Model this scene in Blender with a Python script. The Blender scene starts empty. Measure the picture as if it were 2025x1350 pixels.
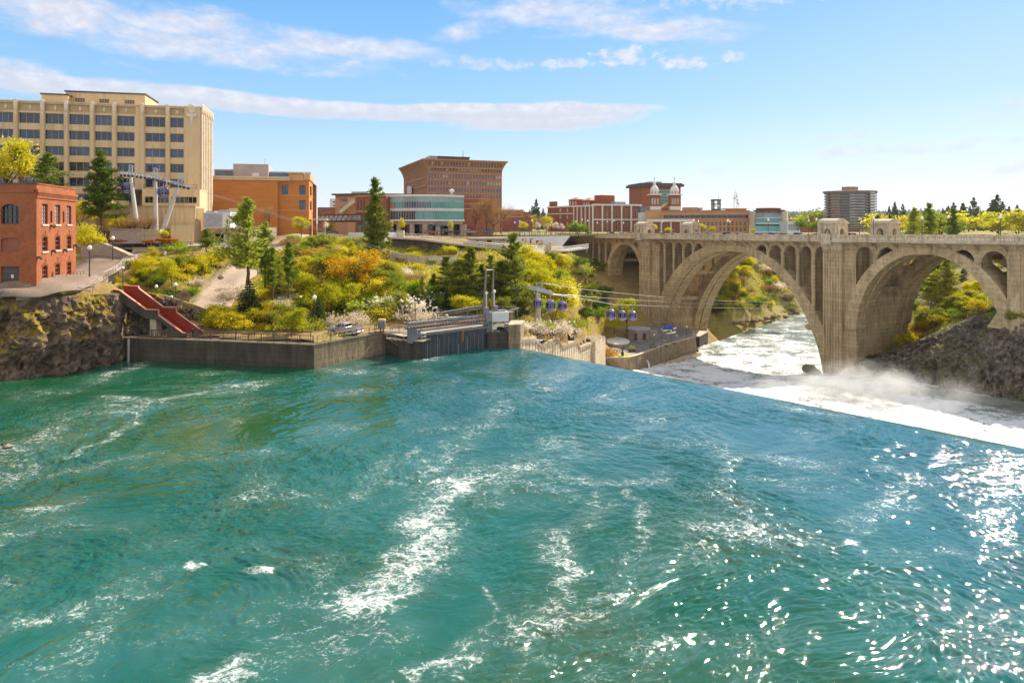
import bpy, math, random
import numpy as np
from mathutils import Vector, Matrix
C = bpy.context.scene
COL = C.collection
R = math.radians
F, CX, HY = 1350.0,1012.5,445.0          # lens and horizon of the view, in photograph pixels
# ------------------------------------------------------------------ camera
cam_d = bpy.data.cameras.new("camera")
cam = bpy.data.objects.new("camera", cam_d)
COL.objects.link(cam)
cam_d.sensor_width = 36.0
cam_d.lens = 24.0
cam_d.shift_y = -(675.0-HY)/2025.0
cam_d.clip_start = 0.5
cam_d.clip_end = 30000.0
cam.rotation_euler = (R(90),0,0)
C.camera = cam
# ------------------------------------------------------------------ sun and sky
SUN_AZ, SUN_EL = 42.0,38.5                # degrees to the right of the view, above the horizon
C.view_settings.view_transform = 'Standard'
C.view_settings.look = 'None'
C.view_settings.gamma = 1.0
C.view_settings.exposure = 0.96
sun_d = bpy.data.lights.new("sun", 'SUN')
sun_d.energy = 5.0
sun_d.angle = R(0.5)
sun_d.color = (1.0,0.90,0.74)
sun = bpy.data.objects.new("sun", sun_d)
COL.objects.link(sun)
to_sun = Vector((math.cos(R(SUN_EL))*math.sin(R(SUN_AZ)), math.cos(R(SUN_EL))*math.cos(R(SUN_AZ)), math.sin(R(SUN_EL))))
sun.rotation_euler = (-to_sun).to_track_quat('-Z', 'Y').to_euler()
world = bpy.data.worlds.new("World")
C.world = world
world.use_nodes = True
WT = world.node_tree
WT.nodes.clear()
class NT:
 def __init__(s, t): s.t = t
 def n(s, kind, **kw):
  nd = s.t.nodes.new(kind)
  for k, v in kw.items(): setattr(nd, k, v)
  return nd
 def l(s, a, b): s.t.links.new(a, b)
 def put(s, inp, v):
  if hasattr(v, 'is_output'): s.l(v, inp)
  else: inp.default_value = v
 def math(s, op, a, b=0.0, c=0.0, clamp=False):
  m = s.n('ShaderNodeMath', operation=op); m.use_clamp = clamp
  s.put(m.inputs[0], a); s.put(m.inputs[1], b); s.put(m.inputs[2], c)
  return m.outputs[0]
 def mix(s, f, a, b, blend='MIX'):
  m = s.n('ShaderNodeMix', data_type='RGBA', blend_type=blend)
  s.put(m.inputs[0], f); s.put(m.inputs[6], a); s.put(m.inputs[7], b)
  return m.outputs[2]
 def noise(s, vec, scale, detail=6, rough=.55, dist=0.0):
  m = s.n('ShaderNodeTexNoise'); s.l(vec, m.inputs['Vector'])
  m.inputs['Scale'].default_value = scale; m.inputs['Detail'].default_value = detail
  m.inputs['Roughness'].default_value = rough; m.inputs['Distortion'].default_value = dist
  return m.outputs['Fac']
 def ramp(s, fac, stops, interp='LINEAR'):
  m = s.n('ShaderNodeValToRGB'); s.put(m.inputs[0], fac)
  e = m.color_ramp.elements; m.color_ramp.interpolation = interp
  while len(e) < len(stops): e.new(0.5)
  for el,(p, c) in zip(e, stops):
   el.position = p; el.color = tuple(c)+(1,) if len(c) == 3 else c
  return m.outputs[0]
 def step(s, v, lo, hi):
  m = s.n('ShaderNodeMapRange', interpolation_type='SMOOTHSTEP')
  s.put(m.inputs[0], v); m.inputs[1].default_value = lo; m.inputs[2].default_value = hi
  return m.outputs[0]
def sky():
 w = NT(WT)
 st = w.n('ShaderNodeTexSky', sky_type='NISHITA')
 st.sun_disc = False
 st.sun_elevation = R(SUN_EL)
 st.sun_rotation = R(SUN_AZ)
 st.air_density = 1.0; st.dust_density = 0.6; st.ozone_density = 1.5
 tc = w.n('ShaderNodeTexCoord')
 sep = w.n('ShaderNodeSeparateXYZ'); w.l(tc.outputs['Generated'], sep.inputs[0])
 az = w.math('ARCTAN2', sep.outputs[0], sep.outputs[1])
 el = w.math('ARCSINE', sep.outputs[2])
 az = w.math('MULTIPLY', az,57.2958); el = w.math('MULTIPLY', el,57.2958)
 cmb = w.n('ShaderNodeCombineXYZ')
 w.l(w.math('MULTIPLY', az,0.34), cmb.inputs[0]); w.l(w.math('ADD', el, w.math('MULTIPLY', az,0.03)), cmb.inputs[1])
 n1 = w.noise(cmb.outputs[0],0.55,9,.62,.35)
 cmb2 = w.n('ShaderNodeCombineXYZ')
 w.l(az, cmb2.inputs[0]); w.l(w.math('MULTIPLY', el,1.6), cmb2.inputs[1])
 n2 = w.noise(cmb2.outputs[0],0.75,8,.6,.2)
 # (azimuth, elevation, half width, half height, tilt, density, wispiness): banks of cloud in the sky
 def sp(px, py):
  x, z = (px-CX)/F,(HY-py)/F
  return math.degrees(math.atan(x)), math.degrees(math.atan2(z, math.hypot(x,1)))
 banks = [((300,55),19,2.3,-4.5,1.0,.8),((680,92),13,1.2,-3.5,.95,.8),((120,15),11,2.0,-2,.85,.8),
    ((1130,25),11,2.1,-5,.85,1.0),((1330,62),8,1.1,-3,.95,.9),((930,62),3.6,1.0,10,.85,.9),((1500,-25),9,1.6,0,.7,1.2),
    ((1230,112),3.4,.95,0,1.0,1.4),((1350,125),2.6,.6,-4,.9,1.3),((1110,127),3.2,.5,2,.85,1.4),((1445,112),1.3,.45,0,.8,1.2),
    ((180,176),15,.85,-1.2,.95,.34),((480,202),13,.95,-3.2,1.0,.32),((760,222),11,.8,-1.5,1.0,.32),((1060,232),10,1.35,0.8,1.1,.32),((1010,220),14,.8,0,1.15,.24),
    ((40,146),6,.5,0,.6,.9),((1800,294),11,.7,1.5,.75,.7),((1690,268),6,.32,0,.5,.9),((1415,334),1.5,.5,8,.7,1.2),((2010,330),1.6,.5,10,.75,1.0),
    ((940,125),6,.6,-2,.5,1.2),
    ((-600,60),22,2.5,0,.9,1.0),((2700,120),20,2.5,4,.7,1.0),((900,-700),40,6,0,.6,1.2),((2400,-500),20,4,12,.6,1.2)]
 tot = None; low = None
 for (p, hw, hh, tilt, dens, wisp) in banks:
  a0, e0 = sp(*p)
  ca, sa = math.cos(R(tilt)), math.sin(R(tilt))
  dx = w.math('SUBTRACT', az, a0); dy = w.math('SUBTRACT', el, e0)
  u = w.math('ADD', w.math('MULTIPLY', dx, ca / hw), w.math('MULTIPLY', dy, sa / hw))
  v = w.math('SUBTRACT', w.math('MULTIPLY', dy, ca / hh), w.math('MULTIPLY', dx, sa / hh))
  r2 = w.math('ADD', w.math('MULTIPLY', u, u), w.math('MULTIPLY', v, v))
  body = w.math('SUBTRACT',1.0, r2)
  nn = n2 if wisp > 1.1 else n1
  rag = w.math('MULTIPLY', w.math('SUBTRACT', nn,0.5),3.4 * wisp)
  d = w.math('MULTIPLY', w.step(w.math('ADD', body, rag),0.0,1.25 if wisp > .5 else .6), dens)
  tot = d if tot is None else w.math('MAXIMUM', tot, d)
  if 170 < p[1] < 340:
   g = w.math('MULTIPLY', w.step(v,.35,-.55), d); low = g if low is None else w.math('MAXIMUM', low, g)
 tot = w.math('MULTIPLY', tot, w.math('ADD',0.55, w.math('MULTIPLY', n1,0.75)), clamp=True)
 tot = w.math('MULTIPLY', tot, w.step(sep.outputs[2],0.0,0.03))
 # the air is clear and deep blue overhead, milky at the horizon
 K = 10.0/1.87
 grad = w.ramp(w.math('DIVIDE', el,60.0, clamp=True),[(0.0,(.79,.82,.91)),(.035,(.70,.79,.92)),(.085,(.53,.75,.95)),(.16,(.31,.61,.95)),(.30,(.15,.46,.92)),(1.0,(.10,.30,.66))])
 sc_ = w.n('ShaderNodeVectorMath', operation='SCALE'); w.l(grad, sc_.inputs[0]); sc_.inputs[3].default_value = K
 skyc = w.mix(.16, sc_.outputs[0], st.outputs[0])
 # towards the sun the blue thins out
 glow = w.math('MULTIPLY', w.math('MULTIPLY', w.step(az,-10.0,60.0),.27), w.step(el,24.0,6.0))
 skyc = w.mix(glow, skyc,(.80*K,.87*K,.95*K,1))
 shade = w.mix(w.step(n2,.35,.7),(.70*K,.72*K,.84*K,1),(.90*K,.89*K,.95*K,1))
 shade = w.mix(w.math('MULTIPLY', low,.7, clamp=True), shade,(.66 * K,.70 * K,.80 * K,1))
 col = w.mix(w.math('MULTIPLY', tot,.94, clamp=True), skyc, shade)
 # unseen bright cloud layer added overhead and behind the viewer to fill shaded faces
 back = w.math('MAXIMUM', w.step(sep.outputs[1],.15,-.35), w.step(sep.outputs[2],.80,.95))
 back = w.math('MULTIPLY', back, w.step(sep.outputs[2],.02,.2))
 fill_veil = w.mix(w.step(w.noise(tc.outputs['Generated'],2.2,6,.6),.35,.65),(3.6,3.7,4.0,1),(7.6,7.2,6.6,1))
 col = w.mix(back, col, fill_veil)
 bg = w.n('ShaderNodeBackground'); w.l(col, bg.inputs[0]); bg.inputs[1].default_value = 0.10
 out = w.n('ShaderNodeOutputWorld'); w.l(bg.outputs[0], out.inputs[0])
sky()
world.cycles.sampling_method = 'MANUAL'
world.cycles.sample_map_resolution = 512
# ------------------------------------------------------------------ helpers
rng = random.Random(7)
nr = np.random.RandomState(11)
def W(px, py, d):
 return Vector(((px-CX)/F*d, d,(HY-py)/F*d))
def WG(px, py, z):
 return W(px, py, F * -z/(py-HY))
MATS = {}
def mat(name, c1, c2=None, sc=0.5, rough=.8, stretch=(1,1,1), contrast=(.35,.65), bump=0.0, bsc=4.0, metal=0.0, spec=.3, c3=None, sc3=3.0, amt3=.5, boards=0.0, drip=None):
 m = bpy.data.materials.new(name); m.use_nodes = True
 t = NT(m.node_tree); b = m.node_tree.nodes['Principled BSDF']
 tc = t.n('ShaderNodeTexCoord'); mp = t.n('ShaderNodeMapping')
 mp.inputs['Scale'].default_value = stretch
 t.l(tc.outputs['Object'], mp.inputs[0]); v = mp.outputs[0]
 c2 = c2 or tuple(x*.78 for x in c1)
 col = t.ramp(t.noise(v, sc,7,.62),[(contrast[0], c1),(contrast[1], c2)])
 if c3: col = t.mix(t.math('MULTIPLY', t.step(t.noise(v, sc3,6,.65),.45,.68), amt3), col, tuple(c3) + (1,))
 if boards:
  sp = t.n('ShaderNodeSeparateXYZ'); t.l(tc.outputs['Object'], sp.inputs[0])
  fr = t.math('FRACT', t.math('DIVIDE', sp.outputs[2], boards)); ln = t.math('SUBTRACT',1.0, t.step(t.math('ABSOLUTE', t.math('SUBTRACT', fr,.5)),.0,.16))
  ln = t.math('MULTIPLY', ln, t.step(t.noise(v,.7,5,.7),.40,.62))
  pl = t.n('ShaderNodeTexWhiteNoise', noise_dimensions='1D'); t.l(t.math('FLOOR', t.math('ADD', t.math('DIVIDE', sp.outputs[2], boards),.5)), pl.inputs['W'])
  col = t.mix(t.math('MULTIPLY', pl.outputs['Value'],.28), col, tuple(x * .5 for x in c2) + (1,))
  col = t.mix(t.math('MULTIPLY', ln,.62), col, tuple(x * .28 for x in c2) + (1,))
 if drip:
  m2 = t.n('ShaderNodeMapping'); m2.inputs['Scale'].default_value = (1.5,1.5,.10); t.l(tc.outputs['Object'], m2.inputs[0])
  m3 = t.n('ShaderNodeMapping'); m3.inputs['Location'].default_value = (37,11,5); t.l(tc.outputs['Object'], m3.inputs[0])
  k = t.math('MULTIPLY', t.step(t.noise(m2.outputs[0],.9,6,.7),.46,.66), t.step(t.noise(m3.outputs[0],.10,4,.6),.36,.60))
  col = t.mix(t.math('MULTIPLY', k,.80), col, tuple(drip) + (1,))
 t.l(col, b.inputs['Base Color'])
 b.inputs['Roughness'].default_value = rough; b.inputs['Metallic'].default_value = metal
 b.inputs['Specular IOR Level'].default_value = spec
 if bump:
  bp = t.n('ShaderNodeBump'); bp.inputs['Strength'].default_value = min(1, bump); bp.inputs['Distance'].default_value = .25
  t.l(t.noise(v, bsc,8,.65), bp.inputs['Height']); t.l(bp.outputs[0], b.inputs['Normal'])
 MATS[name] = m
 return m
def leafmat(name, c1, c2, c3=None, trans=.45, sc=.9):
 m = bpy.data.materials.new(name); m.use_nodes = True
 t = NT(m.node_tree); m.node_tree.nodes.remove(m.node_tree.nodes['Principled BSDF'])
 tc = t.n('ShaderNodeTexCoord'); oi = t.n('ShaderNodeObjectInfo')
 f = t.math('ADD', t.math('MULTIPLY', t.noise(tc.outputs['Object'], sc,4,.7),1.3), t.math('MULTIPLY', t.math('SUBTRACT', oi.outputs['Random'],.5),.5))
 col = t.ramp(f,[(.38, c1),(.62, c2),(.85, c3 or c2)])
 d = t.n('ShaderNodeBsdfDiffuse'); tr = t.n('ShaderNodeBsdfTranslucent')
 t.l(col, d.inputs[0]); t.l(col, tr.inputs[0])
 mx = t.n('ShaderNodeMixShader'); mx.inputs[0].default_value = trans
 t.l(d.outputs[0], mx.inputs[1]); t.l(tr.outputs[0], mx.inputs[2])
 t.l(mx.outputs[0], m.node_tree.nodes['Material Output'].inputs[0])
 MATS[name] = m
 return m
def glassmat(name, c, rough=.06, spec=.9, c2=None, sc=.25):
 m = mat(name, c, c2 or tuple(x*.55 for x in c), sc=sc, rough=rough, spec=spec, contrast=(.4,.6))
 return m
class MB:
 def __init__(s, T=None): s.v, s.f, s.m, s.T, s.k = [],[],[], T,0
 def P(s, p):
  s.v.append(tuple(s.T(*p)) if s.T else tuple(p)); return len(s.v)-1
 def face(s, pts):
  s.f.append([s.P(p) for p in pts]); s.m.append(s.k); return s
 def box(s, x0, x1, y0, y1, z0, z1):
  i = [s.P(p) for p in ((x0, y0, z0),(x1, y0, z0),(x1, y1, z0),(x0, y1, z0),(x0, y0, z1),(x1, y0, z1),(x1, y1, z1),(x0, y1, z1))]
  for q in ((0,3,2,1),(4,5,6,7),(0,1,5,4),(1,2,6,5),(2,3,7,6),(3,0,4,7)):
   s.f.append([i[k] for k in q]); s.m.append(s.k)
  return s
 def bbox(s, x0, x1, y0, y1, z0, z1, b):
  o = [(x0+b, y0),(x1-b, y0),(x1, y0+b),(x1, y1-b),(x1-b, y1),(x0+b, y1),(x0, y1-b),(x0, y0+b)]
  cx, cy = (x0+x1)/2,(y0+y1)/2
  rings = []
  for z, k in ((z0,0),(z1-b,0),(z1, b)):
   rings.append([s.P((x+(k if x < cx else -k), y+(k if y < cy else -k), z)) for x, y in o])
  s.rings(rings, True,(True, True)); return s
 def rings(s, rings, closed=True, caps=(False, False)):
  n = len(rings[0])
  for a, b in zip(rings, rings[1:]):
   for k in range(n if closed else n-1):
    s.f.append([a[k], a[(k+1) % n], b[(k+1) % n], b[k]]); s.m.append(s.k)
  if caps[0]: s.f.append(list(reversed(rings[0]))); s.m.append(s.k)
  if caps[1]: s.f.append(list(rings[-1])); s.m.append(s.k)
  return s
 def prism(s, poly, a0, a1, axis='y'):
  def at(p, a): return {'x': (a, p[0], p[1]), 'y': (p[0], a, p[1]), 'z': (p[0], p[1], a)}[axis]
  s.rings([[s.P(at(p, a)) for p in poly] for a in (a0, a1)], True,(True, True)); return s
 def tube(s, pts, r, n=6, cap=True):
  pts = [Vector(p) for p in pts]
  rr = r if isinstance(r,(list, tuple)) else [r]*len(pts)
  rings = []
  for i, p in enumerate(pts):
   d = (pts[min(i+1, len(pts)-1)]-pts[max(i-1,0)])
   d = d.normalized() if d.length > 1e-9 else Vector((0,0,1))
   a = d.cross(Vector((0,0,1)) if abs(d.z) < .9 else Vector((1,0,0))).normalized(); b = d.cross(a)
   rings.append([s.P(p+(a*math.cos(2*math.pi*k/n)+b*math.sin(2*math.pi*k/n))*rr[i]) for k in range(n)])
  s.rings(rings, True,(cap, cap)); return s
 def lathe(s, prof, cx, cy, n=12, caps=(True, True), sx=1.0, sy=1.0, ph=0.0):
  rings = [[s.P((cx+math.cos(ph+2*math.pi*k/n)*r*sx, cy+math.sin(ph+2*math.pi*k/n)*r*sy, z)) for k in range(n)] for r, z in prof]
  s.rings(rings, True, caps); return s
 def bar(s, a, b, w, h=None):
  a, b = Vector(a), Vector(b); h = h or w
  d = (b-a).normalized()
  x = d.cross(Vector((0,0,1)) if abs(d.z) < .95 else Vector((1,0,0))).normalized(); y = x.cross(d).normalized()
  s.rings([[s.P(p+x*i*w/2+y*j*h/2) for i, j in ((-1,-1),(1,-1),(1,1),(-1,1))] for p in (a, b)], True,(True, True)); return s
ORG = {}
def finish(o, parent, base):
 if parent:
  o.parent = parent; ORG[o.name] = ORG[parent.name]
 else:
  ORG[o.name] = Vector(base)
 COL.objects.link(o)
def mk(name, mb, mats, parent=None, base=None, smooth=False, local=False, label=None):
 if not isinstance(mats,(list, tuple)): mats = [mats]
 if parent: org = ORG[parent.name]
 else:
  if base is None:
   a = np.array(mb.v); base = ((a[:,0].min()+a[:,0].max())/2,(a[:,1].min()+a[:,1].max())/2, a[:,2].min())
  org = Vector(base)
 if local: org = Vector((0,0,0))
 me = bpy.data.meshes.new(name)
 me.from_pydata([(x-org.x, y-org.y, z-org.z) for x, y, z in mb.v],[], mb.f)
 for m in mats: me.materials.append(m if not isinstance(m, str) else MATS[m])
 if len(mats) > 1: me.polygons.foreach_set('material_index', mb.m)
 if smooth: me.polygons.foreach_set('use_smooth',[True] * len(me.polygons))
 me.update()
 o = bpy.data.objects.new(name, me)
 if not parent and not local: o.location = org
 finish(o, parent, org)
 if label: o['label'] = label
 return o
def mesh_np(name, v, f, mats, parent=None, smooth=False, mi=None, base=(0,0,0), attrs=None):
 if not isinstance(mats,(list, tuple)): mats = [mats]
 org = np.array(ORG[parent.name] if parent else base, float)
 v = np.asarray(v, float)-org
 f = np.asarray(f, np.int32); k = f.shape[1]
 me = bpy.data.meshes.new(name)
 me.vertices.add(len(v)); me.vertices.foreach_set('co', v.astype(np.float32).ravel())
 me.loops.add(f.size); me.loops.foreach_set('vertex_index', f.ravel())
 me.polygons.add(len(f)); me.polygons.foreach_set('loop_start', np.arange(0, f.size, k, dtype=np.int32))
 me.polygons.foreach_set('loop_total', np.full(len(f), k, np.int32))
 for m in mats: me.materials.append(m if not isinstance(m, str) else MATS[m])
 if mi is not None: me.polygons.foreach_set('material_index', np.asarray(mi, np.int32))
 me.polygons.foreach_set('use_smooth', np.full(len(f), bool(smooth)))
 me.update(calc_edges=True)
 for an, av in (attrs or {}).items():
  at = me.attributes.new(an, 'FLOAT', 'POINT'); at.data.foreach_set('value', np.asarray(av, np.float32).ravel())
 o = bpy.data.objects.new(name, me)
 if not parent: o.location = tuple(org)
 finish(o, parent, org)
 return o
def tag(o, label=None, cat=None, group=None, kind=None):
 if label: o['label'] = label
 if cat: o['category'] = cat
 if group: o['group'] = group
 if kind: o['kind'] = kind
 return o
def thing(name, label, cat, loc=(0,0,0), group=None):
 o = bpy.data.objects.new(name, None); COL.objects.link(o)
 o.empty_display_size = .3
 o.location = loc; ORG[o.name] = Vector(loc)
 return tag(o, label, cat, group)
def dup(o, loc=None, rz=None, sc=None, label=None, group=None, parent=None):
 c = o.copy(); COL.objects.link(c)
 if parent: c.parent = parent
 if loc is not None: c.location = loc
 if rz is not None: c.rotation_euler = (0,0, rz)
 if sc is not None: c.scale = sc if isinstance(sc,(tuple, list)) else (sc, sc, sc)
 if label: c['label'] = label
 if group: c['group'] = group
 for ch in o.children: dup(ch, parent=c)
 return c
class Frame:
 def __init__(s, A, B):
  s.A = Vector((A[0], A[1],0)); d = Vector((B[0], B[1],0))-s.A
  s.L = d.length; s.a = d.normalized(); s.n = Vector((-s.a.y, s.a.x,0))
 def __call__(s, u, n, z):
  p = s.A+s.a*u+s.n*n; return (p.x, p.y, z)
 def u(s, px):
  k = (px-CX)/F
  return (k*s.A.y-s.A.x)/(s.a.x-k*s.a.y)
 def d(s, px): return s.A.y+s.a.y*s.u(px)
 def z(s, px, py): return (HY-py)/F*s.d(px)
 def side(s, u, back):
  p, q = s(u,0,0), s(u, back,0); return Frame(p, q)
 def lside(s, back):
  p, q = s(0, back,0), s(0,0,0); return Frame(p, q)
def noise2(x, y, seed=0):
 r = np.random.RandomState(seed); perm = r.permutation(512); perm = np.concatenate([perm, perm])
 ang = r.rand(512)*2*np.pi; gx, gy = np.cos(ang), np.sin(ang)
 xi, yi = np.floor(x).astype(int), np.floor(y).astype(int); xf, yf = x-xi, y-yi
 u, v = xf**3*(xf*(xf*6-15)+10), yf**3*(yf*(yf*6-15)+10)
 def g(i, j, dx, dy):
  h = perm[(perm[i & 511]+j) & 511]; return gx[h]*dx+gy[h]*dy
 a, b = g(xi, yi, xf, yf), g(xi+1, yi, xf-1, yf)
 c, d = g(xi, yi+1, xf, yf-1), g(xi+1, yi+1, xf-1, yf-1)
 return 1.5*((a*(1-u)+b*u)*(1-v)+(c*(1-u)+d*u)*v)
def fbm(x, y, seed=0, oct=4, gain=.5, lac=2.03):
 s, a, t = 0,1.0,0
 for k in range(oct):
  s = s+a*noise2(x, y, seed+k); t += a; a *= gain; x = x*lac+13.7; y = y*lac+7.3
 return s/t
def grid_faces(nu, nv):
 i = np.arange(nu*nv).reshape(nv, nu)
 return np.stack([i[:-1, :-1], i[:-1,1:], i[1:,1:], i[1:, :-1]],-1).reshape(-1,4)
# ------------------------------------------------------------------ materials
mat('cream',(.62,.47,.28),(.56,.415,.245), sc=.12, stretch=(1,1,.35), c3=(.47,.33,.175), sc3=.5, amt3=.45, drip=(.40,.28,.15))
mat('cream_dark',(.44,.31,.17),(.38,.27,.15), sc=.3)
mat('ornament',(.72,.62,.48),(.58,.48,.36), sc=1.2)
mat('brick',(.34,.105,.036),(.25,.07,.027), sc=.35, c3=(.16,.045,.02), sc3=2.2, amt3=.6, bump=.2, bsc=9)
mat('brick_brown',(.27,.10,.055),(.22,.08,.045), sc=.3, c3=(.15,.06,.04), sc3=1.5)
mat('brick_pale',(.42,.23,.14),(.36,.19,.11), sc=.2)
mat('ochre',(.48,.19,.05),(.41,.16,.045), sc=.15, stretch=(.4,.4,2.2), c3=(.34,.13,.04), sc3=.6, amt3=.5)
mat('ochre_band',(.55,.33,.16),(.48,.27,.12), sc=.4)
mat('stone_trim',(.58,.48,.36),(.48,.39,.29), sc=.7)
mat('peach',(.52,.29,.17),(.46,.25,.14), sc=.2, stretch=(1,1,.5))
mat('terra',(.36,.16,.085),(.31,.13,.07), sc=.15)
mat('white_wall',(.66,.65,.64),(.57,.56,.56), sc=.4)
mat('white_metal',(.68,.66,.66),(.58,.57,.58), sc=.8, rough=.45, spec=.5)
mat('steel',(.42,.44,.48),(.32,.34,.38), sc=1.0, rough=.4, metal=.5, spec=.5)
mat('blue_steel',(.17,.20,.245),(.11,.135,.17), sc=.9, rough=.5, metal=.2, c3=(.24,.15,.09), sc3=2.5, amt3=.5)
mat('dark_steel',(.05,.05,.055),(.03,.03,.035), sc=1.0, rough=.5, spec=.4)
mat('grey_roof',(.38,.36,.38),(.30,.29,.31), sc=.3)
mat('lamp_glass',(.85,.82,.74),(.75,.72,.64), sc=2, rough=.3)
mat('dark_roof',(.10,.075,.07),(.07,.055,.055), sc=.5)
mat('red_paint',(.31,.035,.015),(.23,.026,.012), sc=.8, rough=.55, c3=(.22,.03,.015), sc3=3)
mat('red_trim',(.62,.30,.20),(.5,.2,.12), sc=1.2, rough=.6)
mat('concrete_dark',(.105,.085,.067),(.065,.054,.044), sc=.35, stretch=(1,1,.3), c3=(.035,.03,.026), sc3=.9, amt3=.75, bump=.4, bsc=2.5, boards=.8, drip=(.028,.024,.02))  # the river wall's shade is put into this darkened concrete colour
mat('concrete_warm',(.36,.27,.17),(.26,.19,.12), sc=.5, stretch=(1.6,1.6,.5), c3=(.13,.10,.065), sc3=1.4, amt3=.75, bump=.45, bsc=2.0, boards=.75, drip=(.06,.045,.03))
mat('concrete_pale',(.58,.48,.345),(.49,.395,.28), sc=.3, stretch=(1,1,.3), c3=(.28,.22,.16), sc3=.8, amt3=.5, bump=.25, bsc=3, boards=1.1, drip=(.2,.15,.1))
mat('plaza_stone',(.20,.18,.17),(.15,.135,.13), sc=.35, c3=(.10,.09,.09), sc3=1.5)
mat('gravel',(.38,.29,.215),(.30,.225,.165), sc=.5, c3=(.22,.165,.12), sc3=3.5, amt3=.6, bump=.3, bsc=9)
mat('asphalt',(.235,.17,.125),(.185,.135,.10), sc=.25, c3=(.14,.10,.08), sc3=2, amt3=.5)
mat('paving',(.44,.36,.28),(.36,.29,.22), sc=.5, c3=(.27,.21,.16), sc3=3)
mat('lawn',(.30,.33,.03),(.20,.25,.03), sc=.8, c3=(.36,.28,.05), sc3=3, bump=.4, bsc=10)
mat('granite_wall',(.42,.32,.28),(.34,.26,.23), sc=.5, c3=(.22,.16,.15), sc3=2.5, amt3=.6)
mat('rubber',(.02,.02,.022),(.015,.015,.015), rough=.7)
mat('bark',(.10,.065,.04),(.05,.035,.025), sc=2.5, stretch=(1,1,.25), bump=.5, bsc=6)
mat('bark_pine',(.16,.085,.045),(.07,.04,.028), sc=2, stretch=(1,1,.25), bump=.5, bsc=5)
mat('bronze',(.05,.032,.022),(.03,.02,.015), rough=.45, metal=.3)
glassmat('glass_blue',(.012,.035,.10), c2=(.006,.016,.045), sc=.2)
glassmat('glass_dark',(.016,.014,.016), c2=(.008,.008,.01))
glassmat('glass_sky',(.05,.14,.30), c2=(.02,.06,.15))
glassmat('glass_teal',(.10,.44,.46), c2=(.05,.28,.32), sc=.12)
glassmat('glass_pale',(.42,.46,.50), c2=(.25,.30,.36))
def rockmat(name, c1, c2, c3, moss, moss_lo=.56, moss_hi=.66, sc=.22, hi=0.0):
 m = bpy.data.materials.new(name); m.use_nodes = True
 t = NT(m.node_tree); b = m.node_tree.nodes['Principled BSDF']
 tc = t.n('ShaderNodeTexCoord'); v = tc.outputs['Object']
 vo = t.n('ShaderNodeTexVoronoi', feature='F1'); vo.inputs['Scale'].default_value = .9
 nz = t.n('ShaderNodeTexNoise'); t.l(v, nz.inputs['Vector']); nz.inputs['Scale'].default_value = 1.2; nz.inputs['Detail'].default_value = 4
 t.l(t.mix(.35, v, nz.outputs['Color'], 'LINEAR_LIGHT'), vo.inputs['Vector'])
 base = t.ramp(t.noise(v, sc*3,9,.7),[(.3, c3),(.5, c2),(.68, c1)])
 base = t.mix(t.math('MULTIPLY', t.step(vo.outputs['Distance'],.35,.75),.55), base, tuple(x * .35 for x in c2) + (1,))
 g = t.n('ShaderNodeNewGeometry'); sp = t.n('ShaderNodeSeparateXYZ'); t.l(g.outputs['Normal'], sp.inputs[0])
 hz = t.n('ShaderNodeSeparateXYZ'); t.l(v, hz.inputs[0])
 up = t.math('ADD', t.noise(v, sc,8,.72), t.math('MULTIPLY', sp.outputs[2],.16))
 up = t.math('ADD', up, t.math('MULTIPLY', t.step(hz.outputs[2],2.0,9.0), hi))
 f = t.step(up, moss_lo, moss_hi)
 mc = t.ramp(t.noise(v,1.7,6,.7),[(.35, moss),(.6, tuple(x*.62 for x in moss)),(.8, tuple(x*.3 for x in moss))])
 t.l(t.mix(f, base, mc), b.inputs['Base Color']); b.inputs['Roughness'].default_value = .9
 b.inputs['Specular IOR Level'].default_value = .15
 bp = t.n('ShaderNodeBump'); bp.inputs['Strength'].default_value = .9; bp.inputs['Distance'].default_value = .5
 h = t.math('ADD', t.noise(v,1.6,9,.72), t.math('MULTIPLY', vo.outputs['Distance'],-.5))
 t.l(h, bp.inputs['Height']); t.l(bp.outputs[0], b.inputs['Normal'])
 MATS[name] = m
rockmat('basalt',(.31,.225,.155),(.17,.12,.09),(.055,.042,.036),(.34,.24,.03),.62,.76,.20,.10)
rockmat('bank_rock',(.37,.29,.225),(.24,.19,.155),(.10,.08,.07),(.19,.20,.03),.585,.74)
glassmat('glass_blue_pale',(.03,.07,.16), c2=(.015,.03,.08), sc=.2)
glassmat('glass_blue_dark',(.008,.02,.055), c2=(.004,.01,.03), sc=.2)
rockmat('rubble',(.46,.32,.21),(.30,.20,.13),(.12,.08,.06),(.22,.22,.03),.64,.76,.3)
def slopemat(name, tones):
 m = bpy.data.materials.new(name); m.use_nodes = True
 t = NT(m.node_tree); b = m.node_tree.nodes['Principled BSDF']
 tc = t.n('ShaderNodeTexCoord'); v = tc.outputs['Object']
 a = t.ramp(t.noise(v,.09,9,.68,.6),[(.34, tones[0]),(.46, tones[1]),(.56, tones[2]),(.68, tones[3])])
 bb = t.ramp(t.noise(v,.9,8,.7),[(.3, tuple(x*.45 for x in tones[0])),(.5, tones[2]),(.7, tones[1])])
 t.l(t.mix(.45, a, bb), b.inputs['Base Color']); b.inputs['Roughness'].default_value = .95
 b.inputs['Specular IOR Level'].default_value = .1
 bp = t.n('ShaderNodeBump'); bp.inputs['Strength'].default_value = .8; bp.inputs['Distance'].default_value = .4
 t.l(t.noise(v,1.8,9,.7), bp.inputs['Height']); t.l(bp.outputs[0], b.inputs['Normal'])
 MATS[name] = m
slopemat('slope',[(.20,.13,.07),(.34,.26,.06),(.27,.17,.085),(.17,.19,.03)])
slopemat('slope_wild',[(.20,.13,.07),(.25,.17,.08),(.25,.24,.05),(.16,.20,.03)])
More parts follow.
